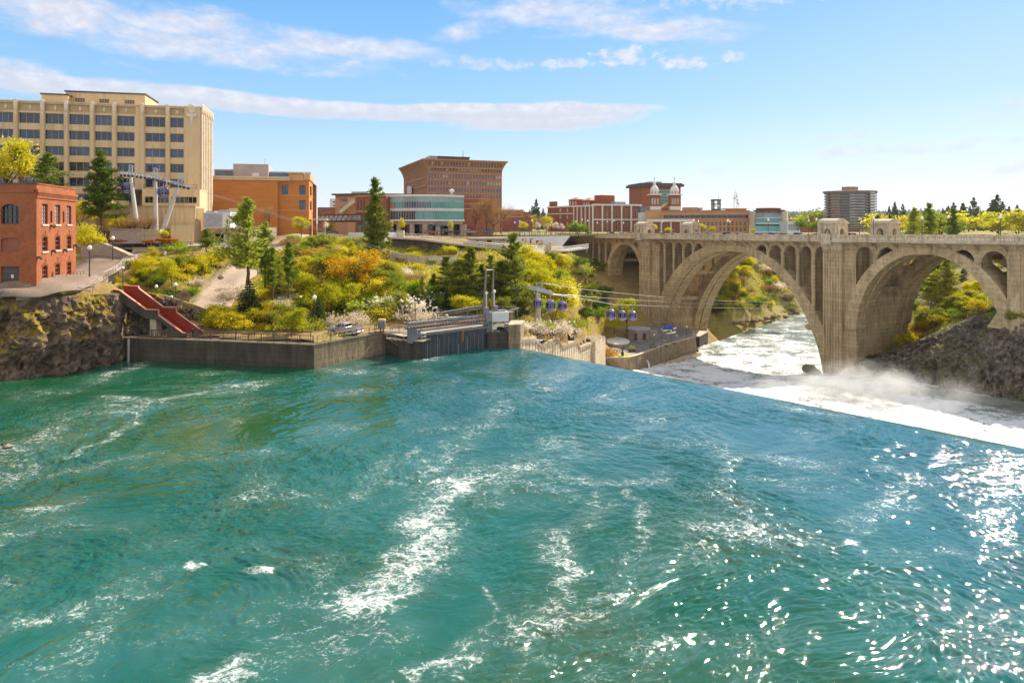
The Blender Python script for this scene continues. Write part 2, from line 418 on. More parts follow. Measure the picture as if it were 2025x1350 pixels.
slopemat('slope_bank',[(.10,.085,.05),(.20,.20,.03),(.13,.10,.06),(.14,.17,.02)])
slopemat('far_ground',[(.10,.11,.04),(.16,.17,.05),(.13,.12,.06),(.09,.11,.04)])
# ------------------------------------------------------------------ terrain
class Land:
 cap = False
 def __init__(s, pts, xyz=()):
  P = [W(*p) for p in pts]+[Vector(p) for p in xyz]
  s.X = np.array([(p.x, p.y) for p in P]); z = np.array([p.z for p in P]); n = len(P)
  K = np.sqrt(((s.X[:, None]-s.X[None])**2).sum(-1)+.6); A = np.zeros((n+3, n+3))
  A[:n, :n] = K+np.eye(n)*.02; A[:n, n] = 1; A[:n, n+1:] = s.X; A[n, :n] = 1; A[n+1:, :n] = s.X.T
  s.w = np.linalg.solve(A, np.concatenate([z,[0,0,0]])); s.n = n
 def __call__(s, x, y):
  x, y = np.asarray(x, float), np.asarray(y, float); sh = x.shape
  q = np.stack([x.ravel(), y.ravel()],1); out = np.empty(len(q))
  for i in range(0, len(q),20000):
   qq = q[i:i+20000]
   K = np.sqrt(((qq[:, None]-s.X[None])**2).sum(-1)+.6)
   out[i:i+20000] = K @ s.w[:s.n]+s.w[s.n]+qq @ s.w[s.n+1:]
  o = out.reshape(sh)
  return np.where(y > 205, np.minimum(o,-4.0), o) if s.cap else o
 def z(s, x, y): return float(s(np.array([x]), np.array([y]))[0])
 def hit(s, px, py, d0=90, d1=620):
  d = np.arange(d0, d1,.8); x = (px-CX)/F*d; zr = (HY-py)/F*d
  g = s(x, d); k = np.argmax(zr <= g)
  if zr[k] > g[k]: k = len(d)-1
  return Vector((x[k], d[k], g[k]))
south_pts = [(1030,664,133),(1071,668,144),(1110,672,158),(1147,678,172),(1172,684,183),(1060,652,148),(1120,655,166),
 (-120,600,93),(0,590,101),(120,583,107),(200,578,114),(235,577,118),(-120,580,115),(72,567,106),(0,568,104),(150,540,125),(220,512,143),(255,492,154),(200,482,160),(100,480,165),(-100,480,170),
 (238,582,121),(262,655,119),(290,660,119.5),(330,662,119),(300,640,121),(275,590,125),(310,585,128),(345,610,124),(335,590,127),
 (380,664,116.5),(480,666,115),(600,672,111),(690,664,117),(735,655,122),(760,650,125),(820,650,126),(950,640,132),(1005,640,132),
 (300,500,143),(400,495,149),(450,505,151),(330,560,130),(280,540,132),(370,570,131),(375,612,125),(410,600,130),(440,570,140),(480,543,150),(505,520,160),(540,482,180),(590,463,194),
 (420,630,125),(470,620,128),(450,642,121),(560,605,133),(600,640,128),(520,640,124),(600,560,145),(560,545,146),(650,520,160),(650,482,183),(720,480,192),(720,540,158),(760,600,142),(700,620,135),(800,540,167),(800,500,185),(860,520,180),(900,560,160),
 (850,625,138),(900,610,146),(1000,560,165),(950,520,185),(1000,630,141),(1050,530,186),(1000,503,196),(1040,505,203),(1080,507,213),(1120,509,225),(960,500,190),(900,496,187),(1000,500,212),(1060,502,221),(1110,500,233),(950,494,205),(1110,560,180),(1100,620,160),(1150,520,228),(1150,600,205),(1185,652,226),
 (1240,662,236),(1300,668,234),(1370,668,232),(1195,712,196),(1240,708,199),(1190,690,212),
 (1385,650,300),(1450,640,320),(1560,620,357),(1640,600,402),(1400,560,340),(1450,520,370),(1500,540,377),(1500,500,402),(1560,560,392),(1480,480,452),(1600,500,482),
 (1800,580,470),(1800,500,540),(1800,470,640),(2100,560,540),(2100,480,700),(1600,466,640),(2500,480,760),
]
south_xyz = [(-84,99.6,-10.85),(-78,102.2,-10.85),(-73.3,105.4,-10.9),(-70,110.5,-11.2),(-95,96.5,-10.8),
    (84,264,-52),(79,252,-51),(88,277,-53),(94,291,-53),(77,243,-50),(105,275,-53),(95,258,-53),(90,238,-52),(125,300,-53),(165,342,-53),(212,388,-53),(86,228,-52),(-170,200,-5),(-100,185,-4.6),(-60,205,-4.0),(-30,225,-3.9),(0,240,-3.8),(-200,320,-3.5),(0,330,-3.5),(60,380,-3.5),(110,450,-3.5),(150,560,-4),(400,900,-4),(-200,600,-3.5),(-200,900,-3.5),(100,900,-3.5),
    (300,520,-46),(300,640,-20),(500,700,-40),(500,800,-12)]
# ground under and beside the bridge, given along its own line (metres from the south pier, metres behind its face)
for u_, n_, z_ in ((-52,-4,-8),(-52,10,-7.5),(-52,26,-7),(-44,-5,-11),(-44,10,-10.5),(-44,26,-9),(-36,-6,-15.5),(-36,10,-15),(-36,26,-13),(-28,-6,-20.5),(-28,10,-19.5),(-28,28,-17),
       (-18,-8,-26),(-18,10,-24.5),(-18,28,-20),(-8,-9,-32),(-8,10,-28),(-8,28,-31),(2,-8,-37.5),(2,10,-36),(2,30,-42),(10,-8,-39),(10,12,-43),(-30,45,-20),(-10,50,-46),(-34,62,-16),
       (-44,-18,-15),(-34,-20,-21),(-24,-22,-28),(-12,-22,-35)):
 south_xyz.append((52.6+.4724*u_+.8814*n_,270-.8814*u_+.4724*n_, z_))
for x_, y_ in ((68,236),(77,250),(88,284),(109,311),(152,354),(197,399),(336,461)):
 south_xyz.append((x_, y_,-50))
south = Land(south_pts, south_xyz); south.cap = True
# the front edge of the south bank, along cliff, walls, weir and river
shore = [(-190,94),(-83,99),(-73,104.5),(-66.5,115.5),(-65.5,118.6),(-55,116),(-31.4,110.3),(-22.6,122.6),(-16,121),(-6,128.5),(1.0,131),(2.2,132),(8,146),(16,168),(25,190.5),(31,198),(40,204),(62,233),(80,242),(95,281),(116,305),(158,348),(204,394),(340,450),(1000,636)]
shore_poly = np.array(shore+[(1000,1000),(-300,1000),(-300,94)])
def inside(x, y, poly):
 c = np.zeros(x.shape, bool); j = len(poly)-1
 for i in range(len(poly)):
  xi, yi = poly[i]; xj, yj = poly[j]
  k = ((yi > y) != (yj > y)) & (x < (xj-xi)*(y-yi)/(yj-yi+1e-12)+xi)
  c ^= k; j = i
 return c
def rough_land(f, x, y, amp):
 return f(x, y)+amp*fbm(x*.12, y*.12,3,3)+amp*.45*fbm(x*.5, y*.5,9,3)
def land_sheet(name, f, x0, x1, y0, y1, step, poly, m, amp=.5, flat=None, drop=None):
 xs, ys = np.arange(x0, x1, step), np.arange(y0, y1, step)
 X, Y = np.meshgrid(xs, ys)
 a = np.full(X.shape, amp)
 if flat is not None: a = a*flat(X, Y)
 Z = f(X, Y)+a*fbm(X*.12, Y*.12,3,3)+.45*a*fbm(X*.5, Y*.5,9,3)
 lp = np.array([(-128,88.5),(-95,95),(-83,98.5),(-73,104),(-67,114.5),(-66.4,117.5)]); best = np.full(X.shape,1e9)
 for p0, p1 in zip(lp, lp[1:]):
  d = p1-p0; t = np.clip(((X-p0[0])*d[0]+(Y-p0[1])*d[1])/(d @ d),0,1); best = np.minimum(best, np.hypot(X-p0[0]-t*d[0], Y-p0[1]-t*d[1]))
 Z = Z-1.3*np.exp(-(best/1.15)**4)
 fc = grid_faces(len(xs), len(ys))
 cx, cy = X.ravel()[fc].mean(1), Y.ravel()[fc].mean(1)
 if poly is not None: fc = fc[inside(cx, cy, poly)]
 if drop: cx, cy = X.ravel()[fc].mean(1), Y.ravel()[fc].mean(1); fc = fc[(cx > drop[0]) | (cy > drop[1])]
 used = np.unique(fc); mp = np.zeros(X.size, int); mp[used] = np.arange(len(used))
 v = np.stack([X.ravel(), Y.ravel(), Z.ravel()],1)[used]
 o = mesh_np(name, v, mp[fc], m, smooth=True)
 return tag(o, kind='structure')
def flatness(X, Y):
 z = south(X, Y)
 a = np.clip((-4.4 - z) / 2.0,0.0,1)                            # the city plateau is level
 a *= np.clip(np.abs(z+19.0)/1.4,.15,1)*np.clip(np.abs(z+38.6)/1.2,.05,1)
 return a*np.where(X < -58,.25,1)
tag(land_sheet('hillside', south,-175,131,92,303,1.0, shore_poly, 'slope',.55, flatness), kind='structure')
tag(land_sheet('far_bank', south,-24,980,260,900,4.0, shore_poly, 'slope_wild',1.2, drop=(128,299), flat= lambda X, Y: np.clip((-4.4 - south(X, Y)) / 3,0,1) * (Y > 270)), kind='structure')
# the streets and squares of the town, one level sheet with the plain beyond
mb = MB()
for x0, x1, y0, y1 in ((-6000,6000,900,9000),(-6000,-174,170,900),(-174,89,296,900)):
 mb.face([(x0, y0,-4.6),(x1, y0,-4.6),(x1, y1,-4.6),(x0, y1,-4.6)])
tag(mk('ground', mb, 'far_ground', base=(0,0,0)), kind='structure')
# ------------------------------------------------------------------ far hills
def hills():
 xs = np.linspace(-6000,7000,400); ys = np.linspace(1500,8500,60)
 X, Y = np.meshgrid(xs, ys)
 ridge = np.clip((Y-2200)/2300,0,1)**1.1
 h = 14+118*ridge*(.80+.30*fbm(X*.0006, Y*.0006,5,4))+12*fbm(X*.003, Y*.003,8,3)*ridge
 h *= np.clip((X+1500)/2200,.25,1)
 Z = -20+h
 tag(mesh_np('hills', np.stack([X.ravel(), Y.ravel(), Z.ravel()],1), grid_faces(len(xs), len(ys)), 'far_ground', smooth=True), kind='structure')
 return lambda x, y: float(np.interp(x, xs,[1]*len(xs)))
hills()
# ------------------------------------------------------------------ rock faces
def cliff(name, line, z0, top, m, nu, nv, amp, seed, lean=2.2, label=None, cat=None, kind=None):
 L = np.array(line, float); seg = np.r_[0, np.cumsum(np.hypot(*np.diff(L, axis=0).T))]
 s = np.linspace(0, seg[-1], nu); x, y = np.interp(s, seg, L[:,0]), np.interp(s, seg, L[:,1]); zt = np.interp(s, seg, top)
 tx, ty = np.gradient(x), np.gradient(y); q = np.hypot(tx, ty); nx, ny = ty/q,-tx/q
 k = 9
 nx = np.convolve(np.pad(nx, k, mode='edge'), np.ones(2 * k + 1) / (2 * k + 1), 'valid'); ny = np.convolve(np.pad(ny, k, mode='edge'), np.ones(2 * k + 1) / (2 * k + 1), 'valid')
 t = np.linspace(0,1, nv)[:, None]
 Z = z0+(zt[None]-z0)*t
 S = np.broadcast_to(s[None], Z.shape)
 out = lean*(1-t)**.8
 env = np.minimum(1,(1-t)*6)*.85+.15
 wz, ws = Z+1.2*fbm(S*.2, Z*.2, seed+21,2), S+1.4*fbm(S*.22, Z*.16, seed+22,3)
 q1, q2 = fbm(ws*.20, wz*.13, seed,3)*5, fbm(ws*.62, wz*.30, seed+9,3)*4
 q1 = np.floor(q1)+np.clip((q1 % 1)*5,0,1); q2 = np.floor(q2)+np.clip((q2 % 1)*4,0,1)
 crack = np.exp(-(fbm(ws*.5, wz*.16, seed+4,3)/.05)**2)
 out = out*np.clip((s[-1]-s)/5,.1,1)[None]; env = env*np.clip((s[-1]-s)/6,.12,1)[None]
 out = out+amp*env*(q1*.62+q2*.36-crack*.5+.42*fbm(S*1.5, Z*1.3, seed+13,3))
 X, Y = x[None]+nx[None]*out, y[None]+ny[None]*out
 Z = Z+amp*.30*env*fbm(S*.5, Z*.5+31, seed+2,3)
 # a lip that runs back over the land
 X = np.vstack([X, X[-1:]-nx[None]*1.2, X[-1:]-nx[None]*3.0]); Y = np.vstack([Y, Y[-1:]-ny[None]*1.2, Y[-1:]-ny[None]*3.0]); Z = np.vstack([Z, Z[-1:]+.02, Z[-1:]-.35])
 o = mesh_np(name, np.stack([X.ravel(), Y.ravel(), Z.ravel()],1), grid_faces(nu, nv+2), m, smooth=False, base=(x.mean(), y.mean(), z0))
 return tag(o, label, cat, kind=kind)
cliff('cliff',[(-128,88.5),(-95,95),(-83,98.5),(-73,104),(-67,114.5),(-66.4,117.5)],-24.2,[-10.9,-10.9,-11.0,-11.1,-11.5,-11.7], 'basalt',260,64,1.0,3,2.0, kind='structure')
cliff('rock_face',[(-68.5,117.8),(-66.4,120.0),(-62,121.8),(-57,123.2),(-52.5,126)],-20.5,[-11.6,-11.7,-12.5,-14.6,-17.0], 'basalt',110,40,.9,21,1.6, kind='structure')
# the north bank: a bluff right of the bridge
north = Land([(1700,735,192),(1735,745,184),(1790,752,172),(1850,768,160),(1950,782,151),(2025,792,146),(2150,800,138),(2400,800,130),(1740,712,190),(1800,694,181),(1850,676,174),(1900,664,167),(1960,650,158),(2025,645,153),(2120,640,146),
     (1850,650,186),(1900,632,178),(1940,618,172),(1985,602,164),(2025,598,157),(2100,600,150),(1720,700,205),(1780,668,205),(1820,640,208),(1880,600,200),(1940,580,192),(2025,560,175),(2200,540,165),(1760,690,235),(1800,640,250),(1860,585,250),(1930,560,240),(2000,530,220),(1840,600,290),(1900,560,300),(2000,520,280),(2200,480,260)],
    [(92,215,-53),(98,236,-53),(106,264,-53),(122,300,-52),(152,342,-52),(140,300,-36),(230,330,-30),(260,420,-46),(300,300,-5),(200,110,-14),(180,80,-16),(74,205,-56),(80,240,-56),(260,200,-4)])
npoly = np.array([(82,205),(103,196),(105,189.5),(108.5,180.5),(114,172.5),(118.5,163),(121,151),(122,140),(140,100),(150,60),(420,60),(420,460),(250,430),(150,350),(92,270),(78,230)])
tag(land_sheet('riverbank', lambda X, Y: np.maximum(north(X, Y),-50),60,420,60,450,1.5, npoly, 'slope_bank',.9), kind='structure')
def bluff():
 foot = np.array([WG(px, py, z).to_tuple() for px, py, z in ((1690,742,-41.5),(1735,752,-40.5),(1800,757,-39.5),(1860,770,-38.6),(1950,784,-38.0),(2025,797,-37.6),(2160,812,-37.0),(2400,830,-36))])
 head = np.array([W(px, py, d).to_tuple() for px, py, d in ((1708,716,197),(1745,700,192),(1800,680,184),(1865,650,178),(1930,622,170),(2025,606,158),(2160,600,147),(2400,590,138))])
 nu, nv = 240,70
 k = np.linspace(0, len(foot)-1, nu); i = np.arange(len(foot))
 a = np.stack([np.interp(k, i, foot[:, c]) for c in range(3)],1); b = np.stack([np.interp(k, i, head[:, c]) for c in range(3)],1)
 t = np.linspace(0,1, nv)[:, None, None]
 P = a[None]*(1-t)+b[None]*t
 P[...,2] += 2.2*np.sin(np.pi*t[...,0])-2.0*np.clip(.12-t[...,0],0,1)*8
 S = np.broadcast_to(np.linspace(0,90, nu)[None], P.shape[:2]); Tt = np.broadcast_to((t[...,0]*28), P.shape[:2])
 q1 = fbm(S*.12, Tt*.16,51,3)*5; q1 = np.floor(q1)+np.clip((q1 % 1)*4,0,1); q2 = fbm(S*.4, Tt*.4,52,3)*4; q2 = np.floor(q2)+np.clip((q2 % 1)*4,0,1)
 d = .9*q1+.5*q2+1.0*fbm(S*.09, Tt*.12,31,4)-1.0*np.abs(fbm(S*.3, Tt*.3,37,4))+.5*fbm(S*1.1, Tt*1.1,41,3)
 env = np.minimum(1,(1-t[...,0])*5)
 P[...,0] -= d*env*.55; P[...,1] -= d*env*.7; P[...,2] += d*env*.4
 lip = P[-1:]+np.array([1.5,2.0,-1.6])
 P = np.concatenate([P, lip])
 tag(mesh_np('bluff', P.reshape(-1,3), grid_faces(nu, nv + 1), 'bank_rock', smooth=False, base=(105,150,-40)), kind='structure')
bluff()
# ------------------------------------------------------------------ water
C0, CD = np.array((1.5,127.4)), np.array((.6665,-.7455))           # the weir crest: start and direction
CQ = np.array((.7455,.6665))                                        # away over the drop
POOL = -23.0
def foam_lines():
 return [([(1000,800),(960,845),(900,880),(850,925),(846,985),(830,1040)],1.3,.75),([(900,960),(860,1010),(835,1050),(845,1085),(790,1150),(735,1180),(700,1195)],1.5,1.15),([(700,1190),(735,1225),(742,1260)],.8,.8),([(940,960),(890,985),(850,1005)],1.3,.8),
   ([(1100,1060),(1120,1110),(1140,1150),(1095,1200),(1060,1250),(1030,1275)],.9,.95),([(1110,1130),(1120,1180),(1085,1230),(1060,1300),(1040,1350)],.9,.7),([(940,1270),(890,1310),(830,1340)],.6,.9),([(975,1160),(970,1200),(955,1240),(985,1275),(900,1330)],.3,.8),([(480,1320),(430,1345),(400,1360)],.7,1.1),
   ([(1050,905),(1090,930),(1130,950),(1220,955),(1300,950)],.8,.75),([(1050,900),(1020,940),(1060,970),(1130,985)],.7,.7),([(1110,905),(1200,885),(1260,850),(1310,825)],.5,.7),([(1250,975),(1268,1010),(1275,1060),(1262,1075)],.4,.9),([(1190,980),(1180,1010),(1150,1040)],.7,.7),
   ([(0,1255),(60,1232),(130,1215),(240,1190),(330,1170)],.7,.75),([(330,1265),(420,1230),(520,1205),(640,1190)],1.5,.5),([(500,1133),(540,1130)],.45,1.3),([(365,1124),(400,1119)],.35,1.2),([(20,955),(120,940),(230,912),(300,900)],.8,.6),([(400,1110),(470,1085),(540,1075)],.9,.3),
   ([(140,905),(250,850),(300,793),(400,778),(460,765),(520,758)],.55,.9),([(0,860),(110,840)],.8,.5),([(620,735),(700,727),(760,715)],.5,.55),([(700,890),(760,870)],1.0,.3),([(900,775),(1000,790),(1060,800)],1.0,.4),([(480,735),(380,745)],.8,.5),
   ([(1400,870),(1430,890),(1440,920),(1420,960)],.7,.8),([(1320,930),(1280,960)],.6,.6),([(1770,930),(1800,950),(1760,1000),(1710,1020),(1680,1040)],1.0,.8),([(2000,900),(1990,970),(1960,1020),(1980,1070)],1.2,.8),([(1880,1090),(1950,1110),(2020,1090)],.9,.6),([(1520,900),(1600,880),(1680,850)],.4,.6),([(1700,890),(1780,885)],.3,.8),([(1240,800),(1330,770),(1420,800),(1500,830)],.8,.45),
   ([(560,1010),(600,985),(660,960)],1.0,.35),([(1000,905),(1080,890),(1140,860)],.9,.5),([(620,1310),(680,1290),(640,1340)],1.0,.6),([(560,1260),(640,1240)],1.2,.6),([(820,885),(850,950),(880,975)],.6,.7)]
def pool():
 rows = np.r_[np.linspace(688,1372,640), np.linspace(1385,1800,30)]
 Yr = F * -POOL/(rows-HY)
 Yr = np.r_[150.0,140,134, Yr]
 nu = 1000
 xe = np.where(Yr > C0[1], C0[0], C0[0]+(C0[1]-Yr)*CD[0] / -CD[1])
 xl = -.80*Yr-12
 t = np.linspace(0,1, nu)[None]
 X = xl[:, None]*(1-t)+xe[:, None]*t
 Y = np.broadcast_to(Yr[:, None], X.shape).copy()
 # flow bends towards the weir
 wx, wy = fbm(X*.035, Y*.035,1,3)*9, fbm(X*.035+40, Y*.035,2,3)*9
 xa, ya = X+wx, Y+wy
 ca, sa = math.cos(R(24)), math.sin(R(24))
 u, v = xa*ca+ya*sa,-xa*sa+ya*ca
 far = np.clip((Y-30)/90,0,1)
 calm = np.clip(.80+1.0*fbm(xa*.07, ya*.07,15,3),.38,1.3)
 h = .20*fbm(u*.10, v*.16,4,3)
 h += calm*(.17*(1-np.abs(fbm(u*.28, v*.5,12,3))*2)+.14*fbm(u*.75, v*1.25,22,3))
 h += calm*(.075*(1-np.abs(fbm(u*1.5+wx, v*2.4+wy,26,2))*2))
 h += (.25+.75*calm)*.036*fbm(u*2.6, v*4.2,29,3)*np.clip((110-Y)/60,.2,1)
 right = np.clip((X+8)/40,0,1)*np.clip((95-Y)/60,0,1)
 h += right*(.09*(1-2*np.abs(fbm(u*.55, v*.30,42,3)))+.07*fbm(u*1.4, v*.9,44,2)+.055*fbm(u*3.0, v*2.2,46,3))
 # boils: flat domes with a rim
 for (px, py, r) in ((1230,915,5.5),(900,1240,4.2),(1750,1030,6.5),(620,1240,4),(1560,880,7),(430,860,7),(1050,1010,4)):
  b = WG(px, py, POOL); rr = np.hypot((X-b.x),(Y-b.y)*.8)+fbm(X*.25, Y*.25, int(px),2)*1.8
  h = h*(1-.75*np.exp(-(rr/r)**4))+.07*np.exp(-((rr-r)/.9)**2)
 crest = np.clip((xe[:, None]-X)/3.0,0,1)
 h *= .1+.9*crest
 Z = POOL+h
 foam = np.zeros_like(X)
 fx, fy = X+.9*fbm(X*.35, Y*.35,51,3)*2+.35*fbm(X*1.3, Y*1.3,53,2), Y+.9*fbm(X*.35, Y*.35,55,3)*2+.35*fbm(X*1.3, Y*1.3,57,2)
 for pts, w, a in foam_lines():
  q = np.array([WG(px, py, POOL).to_tuple()[:2] for px, py in pts])
  m = (fx > q[:,0].min()-4*w) & (fx < q[:,0].max()+4*w) & (fy > q[:,1].min()-4*w) & (fy < q[:,1].max()+4*w)
  gx, gy = fx[m], fy[m]; best = np.full(gx.shape,1e9)
  for p0, p1 in zip(q, q[1:]):
   dd = p1-p0; tt = np.clip(((gx-p0[0])*dd[0]+(gy-p0[1])*dd[1])/(dd @ dd+1e-9),0,1)
   best = np.minimum(best, np.hypot(gx-p0[0]-tt*dd[0], gy-p0[1]-tt*dd[1]))
  foam[m] = np.maximum(foam[m],.96*a*np.exp(-(best/(1.9*w))**2))
 foam = np.maximum(foam,.86*np.clip(.22+fbm(xa*.09, ya*.09,61,3)*1.5,0,1))
 foam = np.maximum(foam,.75*np.clip(h-.26,0,.2)/.2)
 foam *= .45+.55*np.clip((xe[:, None]-X)/4,0,1)
 # the sheet bends over the weir and falls
 q = np.array([.25,.6,1.0,1.5,2.2,3.0,4.0,5.0]); dz = np.array([.03,.12,.34,.8,1.9,4.0,8.0,14.0])
 XE, YE = X[:,-1:]+CQ[0]*q[None], Y[:,-1:]+CQ[1]*q[None]
 ZE = Z[:,-1:]-dz[None]
 keep = (Yr <= C0[1])[:, None]
 XE = np.where(keep, XE, X[:,-1:]); YE = np.where(keep, YE, Y[:,-1:]); ZE = np.where(keep, ZE, Z[:,-1:]-1e-3*dz[None])
 FE = np.clip((q[None]-.5-.9*fbm(Yr*.55, Yr*0+3,66,3)[:, None])/1.1,0,1.3)
 X, Y, Z, foam = np.hstack([X, XE]), np.hstack([Y, YE]), np.hstack([Z, ZE]), np.hstack([foam, FE])
 sky_tint = np.clip((X*.8+(Y-45)*.55)/46+.35*fbm(X*.05, Y*.05,88,3),0,1); sky_tint = sky_tint*sky_tint*(3-2*sky_tint)*.62  # bluer toward the weir: sky reflection painted into the water colour
 o = mesh_np('river', np.stack([X.ravel(), Y.ravel(), Z.ravel()],1), grid_faces(X.shape[1], X.shape[0])[:, ::-1], 'water', smooth=True, attrs={'foam': foam, 'sky_tint': sky_tint})
 return tag(o, kind='structure')
def watermat(name, deep, shallow, foamc, f_lo=.34, f_hi=.62, ns=1.0, rough=.045, bump=.35, spec=.95, ior=1.33, blue=None):
 m = bpy.data.materials.new(name); m.use_nodes = True
 t = NT(m.node_tree); b = m.node_tree.nodes['Principled BSDF']
 tc = t.n('ShaderNodeTexCoord'); v = tc.outputs['Object']
 at = t.n('ShaderNodeAttribute'); at.attribute_name = 'foam'; fo = at.outputs['Fac']
 wv = t.n('ShaderNodeTexNoise'); t.l(v, wv.inputs['Vector']); wv.inputs['Scale'].default_value = .5 * ns; wv.inputs['Detail'].default_value = 3
 vv = t.n('ShaderNodeMix', data_type='VECTOR'); vv.inputs[0].default_value = .55
 t.l(v, vv.inputs[4])
 ad = t.n('ShaderNodeVectorMath', operation='MULTIPLY_ADD'); t.l(wv.outputs['Color'], ad.inputs[0]); ad.inputs[1].default_value = (3.2,3.2,3.2); t.l(v, ad.inputs[2])
 st = t.n('ShaderNodeMapping'); st.inputs['Rotation'].default_value = (0,0, R(-28)); st.inputs['Scale'].default_value = (.62,1.3,1); t.l(ad.outputs[0], st.inputs[0])
 def lace(sc_, k_, wd):
  return t.math('SUBTRACT',1.0, t.math('MULTIPLY', t.math('ABSOLUTE', t.math('SUBTRACT', t.noise(st.outputs[0], sc_ * ns, k_,.62),.5)), wd), clamp=True)
 la = t.math('MAXIMUM', lace(.22,7,13.0), t.math('MULTIPLY', lace(.6,7,11.0),.92))
 la = t.math('MAXIMUM', la, t.math('MULTIPLY', lace(1.7,6,8.0),.80))
 n2 = t.noise(v,3.4*ns,8,.78)
 la = t.math('MULTIPLY', la, t.math('ADD',.62, t.math('MULTIPLY', t.step(n2,.30,.68),.45)))
 f = t.step(t.math('ADD', t.math('MULTIPLY', fo, f_lo), t.math('SUBTRACT', t.math('MULTIPLY', la, f_hi),1.0)),0.0,.62)
 body = t.mix(t.step(t.noise(v,.05,4,.6),.35,.65), tuple(deep)+(1,), tuple(shallow)+(1,))
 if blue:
  a2 = t.n('ShaderNodeAttribute'); a2.attribute_name = 'sky_tint'; body = t.mix(a2.outputs['Fac'], body, tuple(blue) + (1,))  # painted sky reflection mixed over the body colour
 body = t.mix(t.math('MULTIPLY', fo,.06, clamp=True), body, tuple(foamc) + (1,))
 t.l(t.mix(f, body, tuple(foamc) + (1,)), b.inputs['Base Color'])
 t.l(t.math('ADD', t.math('MULTIPLY', f,.55), rough), b.inputs['Roughness'])
 b.inputs['IOR'].default_value = ior
 b.inputs['Specular IOR Level'].default_value = spec
 bp = t.n('ShaderNodeBump'); bp.inputs['Strength'].default_value = bump; bp.inputs['Distance'].default_value = .16
 hh = t.math('ADD', t.noise(v,3.6,4,.6), t.math('MULTIPLY', f,.4))
 t.l(hh, bp.inputs['Height']); t.l(bp.outputs[0], b.inputs['Normal'])
 MATS[name] = m
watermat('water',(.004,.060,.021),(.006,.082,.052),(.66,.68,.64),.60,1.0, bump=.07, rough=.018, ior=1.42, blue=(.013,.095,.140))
watermat('white_water',(.10,.13,.105),(.20,.22,.18),(.62,.63,.63),1.1,.9,.6,.15,.8)
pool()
def lower_z(s, q):
 zl = np.interp(q,[0,5,40,80,110,160,240,420],[-35,-36,-40,-43,-44.6,-45.4,-46,-46.4])
 zr = np.interp(q,[0,5,30,60,90,110,140,240,420],[-31,-32,-34,-36,-37.6,-40,-44,-46,-46.4])
 k = np.clip((s+8)/40,0,1); k = k*k*(3-2*k)
 return zl*(1-k)+zr*k
def rapids():
 s = np.linspace(-45,110,330); q = np.r_[np.linspace(1.5,60,170), np.linspace(60.6,150,190), np.linspace(152,420,160)]
 S, Q = np.meshgrid(s, q)
 fan = np.clip((Q-120)/240,0,1)
 X = C0[0]+CD[0]*S*(1+fan)+CQ[0]*Q; Y = C0[1]+CD[1]*S*(1+fan)+CQ[1]*Q
 near = np.exp(-Q/34)
 wxx = X+4*fbm(X*.05, Y*.05,70,2)
 lump = 1-np.abs(fbm(wxx*.16, Y*.16,71,4))*2.2
 h = (.45+3.4*near)*lump*.62+(.20+.9*near)*fbm(wxx*.6, Y*.6,75,4)+.10*fbm(X*1.8, Y*1.8,79,2)
 h += near*1.1*np.clip(fbm(X*.3, Y*.3,83,4),0,1)
 Z = lower_z(S, Q)+h
 foam = np.clip(1.15-np.clip((Q-95)/95,0,1)*.62,0,2)*(.66+.75*fbm(wxx*.09, Y*.09,85,4))+near*.6
 foam += .5*np.clip(lump-.35,-.8,.6)*(.4+near)
 dist = np.clip((Q-60)/40,0,1)
 calm = np.exp(-(((S - 78) / 30) ** 2)) * np.clip((Q - 66) / 16,0,1)          # dark slack water along the bluff
 foam = np.clip(foam-calm*1.1,0,2)
 tag(mesh_np('rapids', np.stack([X.ravel(), Y.ravel(), Z.ravel()],1), grid_faces(len(s), len(q)), 'white_water', smooth=True, attrs={'foam': foam}), kind='structure')
 # the river's level reach far downstream
 mb = MB().face([(95,330,-46.6),(700,330,-46.6),(700,760,-46.6),(95,760,-46.6)])
 tag(mk('river_reach', mb, 'white_water', base=(0,0,-46.6)), kind='structure')
rapids()
# ------------------------------------------------------------------ the arch bridge
mat('bridge',(.59,.445,.265),(.45,.335,.195), sc=.22, stretch=(1,1,.30), c3=(.20,.145,.085), sc3=.9, amt3=.6, bump=.35, bsc=2.5, boards=1.15, drip=(.17,.125,.075))
mat('bridge_rib',(.57,.43,.25),(.44,.325,.185), sc=.2, stretch=(1,1,.6), c3=(.20,.155,.10), sc3=.8, amt3=.6, bump=.35, bsc=2.5, boards=1.15, drip=(.20,.15,.09))
mat('bridge_rail',(.60,.50,.36),(.48,.39,.28), sc=.5, stretch=(1,1,.5), c3=(.24,.19,.13), sc3=1.6, amt3=.6, bump=.25, bsc=4, drip=(.16,.12,.075))
mat('bridge_stain',(.30,.13,.05),(.22,.12,.06), sc=.25, stretch=(1,1,.3), c3=(.14,.09,.05), sc3=.9)
BR = Frame((52.6,270.0),(92.8,195.0))          # visible face: u = metres from the left pier, n = away behind it
BW = 26.0
def deck_z(u): return -3.45 + .0075 * u           # top of the parapet
def rail_h(): return 1.55
bridge = thing('arch_bridge', 'long concrete bridge with one great arch over the river and smaller side arches', 'bridge', BR(0,0,-42))
PH = 1.5
U0, U1 = -62.0,176.0
def arch_shape(uc, w, z0, rise, power=2.0, p=.5, n=40):
 t = np.linspace(-1,1, n+1)
 t = np.sign(t)*(1-(1-np.abs(t))**1.35)
 return [(uc+w*x, z0+rise*max(0.0,1-abs(x)**power)**p) for x in t]
